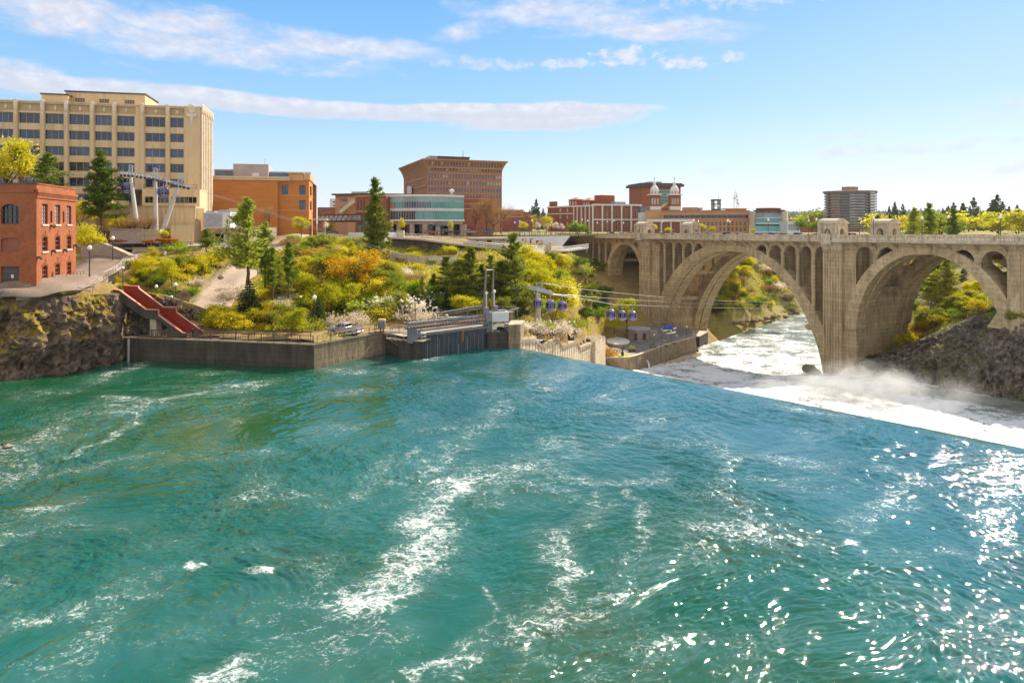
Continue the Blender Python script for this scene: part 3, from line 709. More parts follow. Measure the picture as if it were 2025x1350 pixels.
def rib(uc, w0, z0, r0, w1, z1, r1, n0, n1, power=2.0, p=.5):
 a = arch_shape(uc, w0, z0, r0, power, p); b = arch_shape(uc, w1, z1, r1, power, p)
 m = MB(BR)
 rings = [[m.P((i[0], n0, i[1])), m.P((o[0], n0, o[1])), m.P((o[0], n1, o[1])), m.P((i[0], n1, i[1]))] for i, o in zip(a, b)]
 m.rings(rings, True,(True, True))
 return m
# main arch: two ribs, each with a stepped edge band, tied by struts
MAIN = dict(uc=43.7, w0=36.4, z0=-43.0, r0=34.2, w1=41.0, z1=-43.5, r1=37.2, power=2.2, p=.68)
NEAR = dict(uc=109.6, w0=18.8, z0=-29.0, r0=21.6, w1=22.4, z1=-29.5, r1=24.4, power=2.1, p=.55)
LEFT = dict(uc=-13.6, w0=11.2, z0=-22.5, r0=14.5, w1=13.4, z1=-22.8, r1=16.6, power=2.1, p=.55)
RIBS = ((0.35,7.6),(18.2, BW-.35))
for A, nm in ((MAIN, 'arch_rib'),(NEAR, 'arch_rib'),(LEFT, 'arch_rib')):
 for n0, n1 in RIBS:
  r_ = mk(nm, rib(A['uc'], A['w0'], A['z0'], A['r0'], A['w1'], A['z1'], A['r1'], n0, n1, A['power'], A['p']), 'bridge_rib', bridge)
  m = rib(A['uc'], A['w0'] - .35, A['z0'], A['r0'] - .3, A['w0'] + .05, A['z0'], A['r0'] + .05, n0 + (n1 - n0) * .42, n0 + (n1 - n0) * .58, A['power'], A['p'])
  mk('soffit_band', m, 'bridge_rib', r_)
  m = MB(BR)
  for (u, z) in arch_shape(A['uc'], A['w1'], A['z1'], A['r1'], A['power'], A['p'],14)[1:-1]: pass
 sp = arch_shape(A['uc'],(A['w0'] + A['w1']) / 2, A['z0'],(A['r0'] + A['r1']) / 2, A['power'], A['p'],18)
 for u, z in sp[2:-2:2]:
  m = MB(BR).box(u-.55, u+.55,7.55,18.25, z-.6, z+.6)
  mk('cross_strut', m, 'bridge', bridge)
def extrados(A, u):
 x = abs(u - A['uc']) / A['w1']
 return A['z1'] + A['r1'] * max(0.0,1 - x ** A['power']) ** A['p'] if x < 1 else A['z1'] - 6
def spandrel(u0, u1, openings, A, foot, name='spandrel_wall'):
 def low(u):
  z = foot(u)
  return max(z, extrados(A, u)-.35) if A else z
 for n0, n1 in ((.55,1.7),(BW-1.7, BW-.55)):
  m = MB(BR)
  # columns of thin slices: each slice spans deck underside to the head of the opening or to the arch
  us = set([u0, u1])
  for c, h, t in openings:
   for k in range(13): us.add(c+h*math.cos(math.pi*k/12))
  us |= set(np.arange(u0, u1,.7).tolist())
  us = sorted(u for u in us if u0-1e-6 <= u <= u1+1e-6)
  for a, b in zip(us, us[1:]):
   if b-a < 1e-4: continue
   cu = (a+b)/2
   op = next(((c, h, t) for c, h, t in openings if abs(cu-c) < h), None)
   def head(u):
    if not op: return low(u)
    c, h, t = op; x = min(1, abs(u-c)/h)
    return max(t-h*1.05+h*1.05*math.sqrt(max(0,1-x*x)), low(u))
   ta, tb = deck_z(a)-1.9, deck_z(b)-1.9
   ha, hb = min(head(a), ta-.02), min(head(b), tb-.02)
   i = [m.P(p) for p in ((a, n0, ha),(b, n0, hb),(b, n0, tb),(a, n0, ta),(a, n1, ha),(b, n1, hb),(b, n1, tb),(a, n1, ta))]
   m.f += [[i[0], i[1], i[2], i[3]],[i[5], i[4], i[7], i[6]],[i[4], i[5], i[1], i[0]]]; m.m += [0,0,0]
   # reveal at the side of an opening
   for e in (a, b):
    l_ = next((o for o in openings if abs(abs(e-o[0])-o[1]) < 1e-6), None)
    if l_:
     zz = l_[2]-l_[1]*1.05; lo = low(e)
     if zz > lo: m.face([(e, n0, lo),(e, n1, lo),(e, n1, zz),(e, n0, zz)])
  mk(name, m, 'bridge', bridge)
 # cross walls behind each column carry the deck
 cols = sorted(openings); edges = []
 for (c0, h0, t0),(c1, h1, t1) in zip(cols, cols[1:]):
  if c1-c0 < h0+h1+3: edges.append(((c0+h0+c1-h1)/2,(c1-h1-c0-h0)/2))
 for c, hw in edges:
  hw = max(.3, hw-.12); lo = low(c)-.5
  if deck_z(c)-2.2-lo > 1:
   for q0, q1 in ((1.72,5.6),(BW - 5.6, BW - 1.72)): mk('cross_wall', MB(BR).box(c - hw, c + hw, q0, q1, lo, deck_z(c) - 2.05), 'bridge', bridge)
   # pilaster strip with a capital on the outer face
   zc = min(t0-h0 for (c0, h0, t0) in cols)-.1
   m = MB(BR).box(c-hw*.75, c+hw*.75,.30,.56, lo+.6, zc)
   m.box(c-hw-.12, c+hw+.12,.22,.57, zc, zc+.3)
   mk('column', m, 'bridge', bridge)
main_open = [(8.4+5.15*i,1.95,-6.35-.05*i) for i in range(5)]+[(57.4+5.55*i,2.15,-6.25) for i in range(5)]
spandrel(7.2,80.6, main_open, MAIN, lambda u: -43)
near_open = [(93.2,2.55,-5.95),(99.6,2.55,-5.95),(118.8,2.75,-6.0),(125.8,2.75,-6.1)]
spandrel(90.4,129.0, near_open, NEAR, lambda u: -27)
left_open = [(-43.4+4.7*i,1.75,-6.9) for i in range(5)]+[(-6.9,1.6,-7.0)]
spandrel(-50,-4.4, left_open, LEFT, lambda u: float(np.interp(u,[-60,-46,-38,-26],[-7.5,-10,-15,-21])))
# solid walls close the space behind the outer columns
for a, b in ((7.4,30.5),(56.0,80.4)):
 m = MB(BR); us = np.linspace(a, b,14)
 for p, q in zip(us, us[1:]): m.face([(p,5.7, extrados(MAIN, p)-.4),(q,5.7, extrados(MAIN, q)-.4),(q,5.7, deck_z(q)-2),(p,5.7, deck_z(p)-2)])
 mk('inner_wall', m, 'bridge', bridge)
m = MB(BR)
for a, b in ((91,101.8),):
 us = np.linspace(a, b,10)
 for p, q in zip(us, us[1:]): m.face([(p,5.7, extrados(NEAR, p)-.4),(q,5.7, extrados(NEAR, q)-.4),(q,5.7, deck_z(q)-2),(p,5.7, deck_z(p)-2)])
mk('inner_wall', m, 'bridge', bridge)
# the crown panels above the arches
for A, a, b in ((MAIN,30.9,55.4),(NEAR,102.1,116.2),(LEFT,-22.8,-8.6)):
 m = MB(BR)
 k = max(2, int((b-a)/4.6)); w = (b-a)/k
 for i in range(k):
  u = a+w*(i+.5); zt = deck_z(u)-2.15; zb = max(extrados(A, u-w*.4), extrados(A, u+w*.4))+.28
  if zt-zb > .3:
   m.box(u-w*.42, u+w*.42,.42,.57, zb, zt-.05)
 if m.v: mk('crown_panel', m, 'bridge', bridge)
def pier(u0, u1, flute0, flute1, zb, prong=True):
 m = MB(BR); w = flute1-flute0; n = 7
 zt = deck_z(u0)-1.95
 m.box(u0, u1,1.2, BW-1.2, zb, zt-.02)
 m.box(flute0, flute1,0.0,1.22, zb, zt-1.5)
 p = mk('pier', m, 'bridge', bridge)
 m = MB(BR)
 for k in range(n):
  c = flute0+w*(k+.5)/n; r = w/n*.40
  m.lathe([(r, zb),(r, zt-3.0)], c,-.02,8,(True, True));
 mk('flute', m, 'bridge', p)
 m = MB(BR).box(flute0-.2, flute1+.2,-.45,1.25, zt-1.5, zt-.9)
 m.box(flute0-.1, flute1+.1,-.32,1.24, zt-2.2, zt-1.52)
 for k in range(9): m.lathe([(.1, zt-2.9),(.30, zt-2.65),(.22, zt-2.22)], flute0+w*(k+.5)/9,-.1,6)
 m.box(flute0-.3, flute1+.3,-.6,1.2, zt-.9, zt-.03)
 mk('capital', m, 'bridge_rail', p)
 m = MB(BR)
 for f0, f1 in ((flute1+.5, u1-.3),(u0+.3, flute0-.5)):
  if f1-f0 > .8: m.box(f0, f1,1.05,1.22, zb, zt-3.2); m.box(f0-.2, f1+.2,.95,1.23, zt-3.2, zt-2.4)
 if m.v: mk('panel', m, 'bridge', p)
 return p
pier(-4.4,7.3,-3.4,2.6,-47)
pier(80.5,90.6,80.5,86.6,-48)
# abutment piers at the banks
m = MB(BR)
m.box(128.9,140,.3, BW-.3,-30, deck_z(130)-1.97)
ab = mk('abutment', m, 'bridge', bridge)
m = MB(BR)
for k in range(4): m.box(129.6+k*2.7,131.4+k*2.7,.05,.32,-24, deck_z(130)-3.3)
m.prism([(124.4,-24.0),(129.1,-24.0),(129.1,-16.2)],.2,7.0)
mk('buttress', m, 'bridge', ab)
mk('abutment', MB(BR).box(140, U1,1.6, BW - 1.6,-26, deck_z(150) - 1.99), 'bridge', bridge)
mk('abutment', MB(BR).box(U0,-49.5,.6, BW - .6,-16, deck_z(-50) - 1.99), 'bridge', bridge)
# deck slab, cornice and the brackets that carry its overhang
m = MB(BR)
m.rings([[m.P((u, n, deck_z(u)-z)) for n, z in ((-2.0,1.55),(-2.0,2.0),(-.5,2.35),(BW+.5,2.35),(BW+2.0,2.0),(BW+2.0,1.55))] for u in (U0,0,60,120, U1)], True,(True, True))
deck = mk('deck', m, 'bridge_rail', bridge)
m = MB(BR)
m.rings([[m.P((u, n, deck_z(u)-z)) for n, z in ((-2.28,1.72),(-2.28,1.9),(-1.98,1.98),(-1.98,1.66))] for u in (U0,60, U1)], True,(True, True))
mk('cornice', m, 'bridge_rail', deck)
m = MB(BR).face([(U0,2.3, deck_z(U0)-1.53),(U1,2.3, deck_z(U1)-1.53),(U1, BW-2.3, deck_z(U1)-1.53),(U0, BW-2.3, deck_z(U0)-1.53)])
mk('roadway', m, 'asphalt', deck)
bk = [-47+4.7*i for i in range(9)]+[6.2+5.15*i for i in range(6)]+[36.6,41.8,47.0,52.0]+[57.4-2.78+5.55*i for i in range(5)]+[90.9,96.4,102.4,106.8,111.4,116.0,122.3,128.3,133,138,143,148]
for u in bk:
 zt = deck_z(u)-2.33
 m = MB(BR)
 m.rings([[m.P((u+du, n, zt-z)) for n, z in ((.56,0),(-1.75,0),(-1.75,.22),(-.4,.8),(.56,1.9))] for du in (-.34,.34)], True,(True, True))
 mk('bracket', m, 'bridge', deck)
def parapet(n_in, sgn):
 step = 5.1
 k = 0
 u = U0
 nn = n_in
 while u < U1:
  e = min(u+step, U1)
  if abs((u+e)/2-83.5) < 3.4 or abs((u+e)/2+.5) < 3.0:
   pass
  m = MB(BR)
  za, zb = deck_z(u), deck_z(e)
  def slab(n0, n1, lo, hi):
   m.rings([[m.P((x, n, deck_z(x)-z)) for n, z in ((n0, lo),(n0, hi),(n1, hi),(n1, lo))] for x in (u+.36, e-.36)], True,(True, True))
  slab(nn-.2, nn+.2,1.54,1.22); slab(nn-.24, nn+.24,.30,0)
  c = 8
  for j in range(c):
   x = u+.36+(e-u-.72)*(j+.5)/c
   m.box(x-.17, x+.17, nn-.11, nn+.11, deck_z(x)-1.215, deck_z(x)-.305)
  r_ = mk('balustrade', m, 'bridge_rail', bridge)
  m = MB(BR).bbox(u-.36, u+.36, nn-.34, nn+.34, deck_z(u)-1.75, deck_z(u)+.10,.05)
  mk('rail_post', m, 'bridge_rail', r_)
  u = e
parapet(-1.72,-1)
# the far parapet is a plain run seen only as a line behind the near one
m = MB(BR)
m.rings([[m.P((x, n, deck_z(x)-z)) for n, z in ((BW+1.5,1.5),(BW+1.5,0),(BW+1.9,0),(BW+1.9,1.5))] for x in (U0, U1)], True,(True, True))
mk('balustrade', m, 'bridge_rail', bridge)
def pavilion(u, n, w=5.9, d=5.2, h=5.6):
 z0 = deck_z(u)-1.52
 m = MB(BR)
 def wall(axis, at, thick, c, half, ow, oh):
  # four slabs leave a round-headed opening
  n_ = 10
  def B(a0, a1, zz0, zz1):
   if axis == 'u': m.box(a0, a1, at, at + thick, zz0, zz1)
   else: m.box(at, at+thick, a0, a1, zz0, zz1)
  B(c-half, c-ow, z0, z0+h-.9); B(c+ow, c+half, z0, z0+h-.9)
  for k in range(n_):
   a = -1+2*k/n_; b = a+2/n_
   t = oh-ow+ow*math.sqrt(max(0,1-((a+b)/2)**2))
   B(c+ow*a, c+ow*b, z0+t, z0+h-.9)
 wall('u', n - d / 2,.9, u, w / 2,1.05,3.3); wall('u', n + d / 2 - .9,.9, u, w / 2,1.05,3.3)
 wall('n', u - w / 2 + .003,.9, n, d / 2 - .903,.95,3.3); wall('n', u + w / 2 - .903,.9, n, d / 2 - .903,.95,3.3)
 p = mk('pavilion', m, 'bridge_rail', bridge)
 m = MB(BR).bbox(u-w/2-.3, u+w/2+.3, n-d/2-.3, n+d/2+.3, z0+h-.9, z0+h-.45,.12)
 rings = []
 for k in range(9):
  a = math.pi*k/8
  rings.append([m.P((u+s_*(w/2-.05), n-math.cos(a)*(d/2-.05), z0+h-.45+math.sin(a)*1.05)) for s_ in (-1,1)])
 for a, b in zip(rings, rings[1:]): m.f.append([a[0], a[1], b[1], b[0]]); m.m.append(0)
 m.f.append([r[0] for r in rings]); m.m.append(0); m.f.append([r[1] for r in reversed(rings)]); m.m.append(0)
 mk('roof', m, 'bridge_rail', p)
 m = MB(BR)
 for s_ in (-1,1):
  m.bbox(u+s_*(w/2-.42)-.5, u+s_*(w/2-.42)+.5, n-d/2-.22, n-d/2+.3, z0, z0+h-.92,.06)
  m.lathe([(.05, z0+h-1.9),(.3, z0+h-1.5),(.28, z0+h-1.1),(.05, z0+h-.95)], u+s_*(w/2-.42), n-d/2-.26,8)
 mk('pilaster', m, 'bridge_rail', p)
 return p
for u_, n_ in ((-1.4,.9),(83.2,.9),(-1.4, BW-.9),(83.2, BW-.9)):
 pavilion(u_, n_)
# the solid dado in front of each near pavilion
for u_ in (-1.4,83.2):
 m = MB(BR).bbox(u_-1.5, u_+1.5,-2.6,-1.3, deck_z(u_)-2.6, deck_z(u_)+.28,.08)
 m.bbox(u_+2.0, u_+4.4,-2.3,-1.3, deck_z(u_)-2.0, deck_z(u_)+.12,.06)
 mk('parapet_block', m, 'bridge_rail', bridge)
# ------------------------------------------------------------------ building helpers
def wallgrid(m, u0, u1, z0, z1, ops, rec=.35):
 us = sorted({u0, u1} | {x for o in ops for x in o[:2] if u0 < x < u1}); zs = sorted({z0, z1} | {x for o in ops for x in o[2:4] if z0 < x < z1})
 for a, b in zip(us, us[1:]):
  run = None
  for c, d in zip(zs, zs[1:]):
   cu, cz = (a+b)/2,(c+d)/2
   hole = any(o[0] < cu < o[1] and o[2] < cz < o[3] for o in ops)
   if not hole: run = (run[0] if run else c, d)
   if run and (hole or d == zs[-1]):
    m.face([(a,0, run[0]),(b,0, run[0]),(b,0, run[1]),(a,0, run[1])]); run = None
 for o in ops:
  a, b, c, d = o[:4]; a, b = max(a, u0), min(b, u1)
  m.face([(a,0, c),(a,0, d),(a, rec, d),(a, rec, c)]); m.face([(b,0, d),(b,0, c),(b, rec, c),(b, rec, d)])
  m.face([(a,0, d),(b,0, d),(b, rec, d),(a, rec, d)]); m.face([(b,0, c),(a,0, c),(a, rec, c),(b, rec, c)])
 return m
def win(parent, fr, o, nv=2, nh=1, rec=.35, glass='glass_blue', frame='dark_steel', bar=.08, sub=False, name='window'):
 a, b, c, d = o[:4]
 m = MB(fr)
 if not sub:
  m.face([(a, rec-.04, c),(b, rec-.04, c),(b, rec-.04, d),(a, rec-.04, d)]); m.k = 1
 w = m if not sub else MB(fr)
 def B(x0, x1, y0, y1): w.box(x0, x1, rec-.14, rec-.045, y0, y1)
 B(a, a+bar, c, d); B(b-bar, b, c, d); B(a+bar, b-bar, c, c+bar); B(a+bar, b-bar, d-bar, d)
 for k in range(1, nv): x = a+(b-a)*k/nv; B(x-bar/2, x+bar/2, c+bar, d-bar)
 for k in range(1, nh):
  z = c+(d-c)*k/nh
  for q in range(nv):
   x0, x1 = a+(b-a)*q/nv+bar*(.5 if q else 1), a+(b-a)*(q+1)/nv-bar*(.5 if q < nv-1 else 1)
   B(x0, x1, z-bar/2, z+bar/2)
 if not sub: return mk(name, m,[glass, frame], parent)
 f = mk(name, w, frame, parent)
 m.face([(a, rec-.04, c),(b, rec-.04, c),(b, rec-.04, d),(a, rec-.04, d)])
 mk('pane', m, glass, f)
 return f
def shell(m, L, back, z0, z1, u0=0.0, front=False, left=True, right=True):
 if front: m.face([(u0,0, z0),(L,0, z0),(L,0, z1),(u0,0, z1)])
 if right: m.face([(L,0, z0),(L, back, z0),(L, back, z1),(L,0, z1)])
 m.face([(L, back, z0),(u0, back, z0),(u0, back, z1),(L, back, z1)])
 if left: m.face([(u0, back, z0),(u0,0, z0),(u0,0, z1),(u0, back, z1)])
 m.face([(u0,0, z1),(L,0, z1),(L, back, z1),(u0, back, z1)])
 return m
def ops_px(fr, cols, rows, ref):
 out = []
 for p0, p1 in cols:
  for t, b in rows: out.append((fr.u(p0), fr.u(p1), fr.z(ref, b), fr.z(ref, t)))
 return out
def FR(p0, d0, p1, d1):
 return Frame(((p0-CX)/F*d0, d0),((p1-CX)/F*d1, d1))
def simple(name, label, cat, px0, d0, px1, d1, ytop, zb, back, m, cols=(), rows=(), ref=None, glass='glass_blue', frame='stone_trim', nv=1, nh=1, rec=.3, group=None, coping=None, right=True):
 fr = FR(px0, d0, px1, d1); ref = ref or (px0+px1)/2; zt = fr.z(ref, ytop)
 r_ = thing(name, label, cat, fr(fr.L/2,0, zb), group)
 ops = ops_px(fr, cols, rows, ref)
 w = MB(fr); wallgrid(w,0, fr.L, zb, zt, ops, rec); shell(w, fr.L, back, zb, zt)
 mk('wall', w, m, r_)
 for o in ops: win(r_, fr, o, nv, nh, rec, glass, frame,.1)
 if coping:
  c = MB(fr); e = .35
  c.box(-e, fr.L+e,-e,.35, zt-.25, zt+.45); c.box(fr.L-.35, fr.L+e,.352, back+e, zt-.25, zt+.45); c.box(-e,.35,.352, back+e, zt-.25, zt+.45)
  mk('coping', c, coping, r_)
 return r_, fr, zt
# ------------------------------------------------------------------ the tall cream building
def cream_building():
 fr = FR(-70,161,398,173); zb = -6.0
 zt = fr.z(250,207); zf = fr.z(250,226.5)
 r_ = thing('office_building', 'tall cream office building with rows of blue windows and ornamented pilasters', 'building', fr(fr.L / 2,0, zb))
 cols = [(-60,-12),(-8,27.5),(36.8,80.5),(89,127.5),(136.3,178.5),(187.5,222.7),(231,266),(287,328.5),(336.3,363.2)]
 rows = [(229.5,249.5),(261.7,279.1),(292.5,310),(322.5,340),(352.5,370),(384,401)]
 ops = ops_px(fr, cols, rows,250)
 frz = ops_px(fr,[(a-1.5, b+2) for a, b in cols],[(211,225.5)],250)
 w = MB(fr); wallgrid(w,0, fr.L, zb, zt,[o for o in ops]+frz,.45)
 side = fr.side(fr.L,13.6)
 scol = [(.7+2.15*k,.7+2.15*k+1.35) for k in range(6)]
 sops = [(a, b, c, d) for a, b in scol for c, d in sorted({(o[2], o[3]) for o in ops})]
 shell(w, fr.L,13.6, zb, zt, right=False)
 mk('wall', w, 'cream', r_)
 w = MB(side); wallgrid(w,0,13.6, zb, zt, sops,.3); mk('side_wall', w, 'cream', r_)
 for i, o in enumerate(ops): win(r_, fr, o,3 if o[1] - o[0] > 3.6 else 2,1,.45, rng.choice(['glass_blue', 'glass_blue', 'glass_blue_pale', 'glass_blue_dark']), 'cream_dark',.09, sub=True)
 for o in sops: win(r_, side, o,2,1,.3, 'glass_pale', 'cream_dark',.09)
 # recessed frieze panels with lozenges
 for o in frz:
  m = MB(fr).face([(o[0],.30, o[2]),(o[1],.30, o[2]),(o[1],.30, o[3]),(o[0],.30, o[3])])
  p = mk('frieze_panel', m, 'cream_dark', r_)
  c, z = (o[0]+o[1])/2,(o[2]+o[3])/2
  m = MB(fr).prism([(c-.28, z),(c, z-.72),(c+.28, z),(c, z+.72)],.16,.31)
  m.prism([(c-.13, z),(c, z-.4),(c+.13, z),(c, z+.4)],.08,.17)
  mk('lozenge', m, 'ornament', p)
 # pilasters with crowned heads
 for pc, wd in ((-10,1.0),(32,1.05),(84.6,1.05),(131.7,1.05),(182.8,1.1),(226.5,1.1),(282,1.1),(332,1.1)):
  u = fr.u(pc)
  m = MB(fr).box(u-wd/2, u+wd/2,-.28,-.003, zb, zt+.25); m.box(u-wd*.36, u+wd*.36,-.42,-.283, zb, zt+.05)
  p = mk('pilaster', m, 'cream', r_)
  m = MB(fr).lathe([(.25, zt-2.0),(.40, zt-1.4),(.46, zt-.4),(.4, zt+.25),(.12, zt+.45)], u,-.36,8, sy=.4)
  m.lathe([(.05, zt-3.6),(.22, zt-3.1),(.28, zt-2.62)], u,-.40,6, sy=.5)
  mk('pilaster_head', m, 'ornament', p)
 # the corner pier
 m = MB(fr).box(fr.L-3.9, fr.L-.25,-.25,-.003, zb, zt+.15)
 p = mk('corner_pier', m, 'cream', r_)
 m = MB(fr); c = fr.L-2.2
 m.lathe([(.4, zt-1.6),(.8, zt-.8),(.9, zt+.1),(.7, zt+.5),(.2, zt+.7)], c,-.3,10, sy=.35)
 m.box(c-1.2, c+1.2,-.5,-.26, zt-2.5, zt-1.7); m.lathe([(.06, zt-4.4),(.22, zt-3.7),(.36, zt-3.0),(.45, zt-2.5)], c,-.33,8, sy=.5)
 mk('cartouche', m, 'ornament', p)
 for k in range(7):
  u = .1+2.15*k
  m = MB(side).box(u-.15, u+.40,-.3,-.003, zb, zt+.4-.02*k)
  m.lathe([(.3, zt-1.5),(.5, zt-.5),(.4, zt+.6),(.1, zt+.8)], u+.12,-.3,6, sy=.5)
  mk('side_pilaster', m, 'ornament', r_)
 # parapet coping and the storeys set back on the roof
 m = MB(fr).box(-.1, fr.L + .12,-.12,.4, zt - .18, zt + .08); mk('coping', m, 'cream', r_)
 for p0, p1, yt, n0, nm in ((82,134.5,191.5,3.2, 'roof_storey'),(130,287,184.5,5.4, 'roof_storey')):
  f2 = Frame(fr(0, n0,0), fr(fr.L, n0,0)); a, b = f2.u(p0), f2.u(p1); z1 = f2.z(205, yt)
  o2 = ops_px(f2,[(148,168),(196,216),(246.5,266)],[(196,204)],205) if p1 > 200 else []
  w = MB(f2); wallgrid(w, a, b, zt-.2, z1, o2,.25); shell(w, b,12, zt-.2, z1, u0=a)
  q = mk(nm, w, 'cream', r_)
  for o in o2: win(q, f2, o,4,2,.25, 'glass_dark', 'cream_dark',.1)
  m = MB(f2).box(a - .25, b + .25,-.25,12.2, z1 + .003, z1 + .3); mk('roof_slab', m, 'dark_roof', q)
 f2 = Frame(fr(0,3.0,0), fr(fr.L,3.0,0)); m = MB(f2)
 for pz in (104,112,120,128):
  u = f2.u(pz); m.tube([(u,4, f2.z(82,191)),(u,4, f2.z(82,185)-(.5 if pz < 110 else 0))],.05,4)
 m.tube([(f2.u(104),4, f2.z(82,188)),(f2.u(112),4, f2.z(82,186)),(f2.u(128),4, f2.z(82,185))],.05,4)
 mk('roof_railing', m, 'dark_steel', r_)
 return fr
CRM = cream_building()
def terrace_block(name, label, px0, d0, px1, d1, ytop, zb, back, m='cream', cols=(), rows=(), glass='glass_dark', nv=1, cat='building'):
 return simple(name, label, cat, px0, d0, px1, d1, ytop, zb, back, m, cols, rows, None, glass, 'cream_dark', nv)
r_, fr_, zt_ = terrace_block('podium', 'cream podium with a long dark window band at the foot of the tall cream building',281,163,395,166,374,-6,9, cols=[(286,334),(338,389)], rows=[(389,402)], nv=6)
m = MB(fr_)
for k in range(9): m.tube([(fr_.u(284+13*k),.3, zt_),(fr_.u(284+13*k),.3, zt_+1.1)],.04,4)
for z in (.5,1.1): m.tube([(fr_.u(284),.3, zt_+z),(fr_.u(392),.3, zt_+z)],.035,4)
mk('railing', m, 'dark_steel', r_)
m = MB(fr_).box(fr_.u(226), fr_.u(281)-.1,1.0,9.0, fr_.z(250,378), fr_.z(250,374)); m.box(fr_.u(228), fr_.u(231),1.2,2.0,-5, fr_.z(250,378)-.003); m.box(fr_.u(268), fr_.u(271),1.2,2,-5, fr_.z(250,378)-.003)
mk('canopy', m, 'dark_roof', r_)
r_, fr_, zt_ = terrace_block('terrace_wall_block', 'wide plain cream block behind the leaning pylon legs',221,155.5,386,158,408.5,-8,7)
m = MB(fr_).box(fr_.u(221), fr_.u(386) + .15,-.18,.3, zt_ - .02, zt_ + .18); mk('coping', m, 'cream_dark', r_)
m = MB(fr_)
for k in range(14): u = fr_.u(386)+.02; m.box(u, u+.1,.4+k*.45,.5+k*.45,-8, zt_-.2)
mk('side_ribs', m, 'cream', r_)
m = MB(fr_)
for a, b, c, d in ((310,312.5,411,440),(323,329,416,441)): m.box(fr_.u(a), fr_.u(b),-.5,-.003, fr_.z(315, d), fr_.z(315, c))
mk('fin', m, 'cream', r_)
terrace_block('stair_house', 'small cream door house low beside the slanting pylon leg',338,150,384,152.5,445,-7.5,5)
r_, fr_, zt_ = terrace_block('side_terrace', 'cream stepped wall behind the tall pine by the brick building',150,158,221,157,396,-8,6)
m = MB(fr_).box(fr_.u(160), fr_.u(205),-2.4,-.003,-7, fr_.z(190,420)); mk('lower_step', m, 'cream', r_)
r_, fr_, zt_ = terrace_block('corner_block', 'narrow pale cream block right of the cooling unit with vertical ribs',453,163,477,164,412,-8,14)
m = MB(fr_)
for k in range(9): m.box(fr_.L+.005, fr_.L+.12,.5+1.5*k,1.2+1.5*k,-7, zt_-.4)
for k in range(3): m.box(.5+.9*k,1.0+.9*k,-.12,-.003,-7, zt_-.4)
mk('rib_panel', m, 'cream', r_)
terrace_block('loading_bay', 'low cream loading bay with a dark opening under the cooling unit',404,165,453,165,451,-8,8, cols=[(424,442)], rows=[(462,481)])
terrace_block('yard_wall', 'low cream yard wall beside the driveway',478,172,547,184,450,-7,1.2, m='concrete_pale', cat='wall')
# cooling unit on its steel legs
cu = thing('cooling_unit', 'white cooling unit with a grey louvred face raised on steel legs', 'cooling unit', W(430,480,160))
fr_ = FR(402,159.5,440,159.5); z0, z1 = fr_.z(420,451), fr_.z(420,420)
m = MB(fr_).bbox(0, fr_.L + 1.8,0.02,4, z0, z1,.05); b_ = mk('casing', m, 'white_metal', cu)
m = MB(fr_)
for k in range(13): z = z0 + .35 + (z1 - z0 - .5) * k / 13; m.prism([(-.10, z),(-.02, z + .16),(.015, z + .16),(.015, z)],.1, fr_.L - .1, 'x')
m.box(.08, fr_.L-.08,.005,.022, z0+.2, z1-.12)
mk('louvre', m, 'steel', b_)
m = MB(fr_).box(.4,2.4,.6,2.6, z1, z1 + .35); m.lathe([(1.1, z1),(1.1, z1 + .6)],4,2,14); m.box(fr_.L - .5, fr_.L + 1.7,.4,1, z1, z1 + .4); mk('fan_housing', m, 'steel', b_)
m = MB(fr_)
for u in (fr_.L+.3, fr_.L+1.6): m.tube([(u,.2, z0),(u,.2,-9.5)],.11,6)
mk('leg', MB(fr_).tube([(fr_.L + .3,.2, z0),(fr_.L + .3,.2,-10)],.12,6), 'steel', cu); mk('leg', MB(fr_).tube([(fr_.L + 1.7,.2, z0),(fr_.L + 1.7,.2,-10)],.12,6), 'steel', cu)
mk('leg', MB(fr_).tube([(.3,2, z0),(.3,2,-7)],.12,6), 'steel', cu)
m = MB(fr_)
for a, b in (((.2, z0-2.0),(3.4, z0-.1)),((3.0, z0-3.6),(fr_.L+.2, z0-.4)),((fr_.L+.35, z0-2.2),(fr_.L+1.6, z0-.3)),((fr_.L+.35, z0-4.2),(fr_.L+1.6, z0-4.2)),((fr_.L+.35, z0-2.2),(fr_.L+1.6, z0-4.2))): m.tube([(a[0],.2, a[1]),(b[0],.2, b[1])],.07,4)
mk('brace', m, 'white_metal', cu)
# planter wall with the small plaza in front
fr_ = FR(217,149,281,148); z0, z1 = fr_.z(250,482), fr_.z(250,454)
pl = thing('planter_wall', 'pinkish granite planter wall below the pylon with a pale lit end', 'wall', fr_(4,0, z0))
m = MB(fr_); shell(m, fr_.L,6, z0, z1, front=True); mk('wall', m, 'granite_wall', pl)
f2 = Frame(fr_(fr_.L,-.02,0), fr_(fr_.L+3.7,.8,0)); m = MB(f2); shell(m, f2.L,5, z0, z1+.02, front=True)
for k in range(5): m.box(.3+.72*k,.5+.72*k,-.1,-.003, z0, z1-.1)
mk('end_wall', m, 'concrete_pale', pl)  # paler material on the end paints its sunlit look
m = MB(fr_).box(-.2, fr_.L,-.2,.5, z1, z1 + .22); mk('coping', m, 'granite_wall', pl)
m = MB(fr_)
for k in range(12): m.tube([(fr_.L*k/11,.6, z1),(fr_.L*k/11,.6, z1+1.2)],.035,4)
for z in (.3,.75,1.2): m.tube([(0,.6, z1+z),(fr_.L+3.5,.8, z1+z)],.03,4)
mk('railing', m, 'dark_steel', pl)
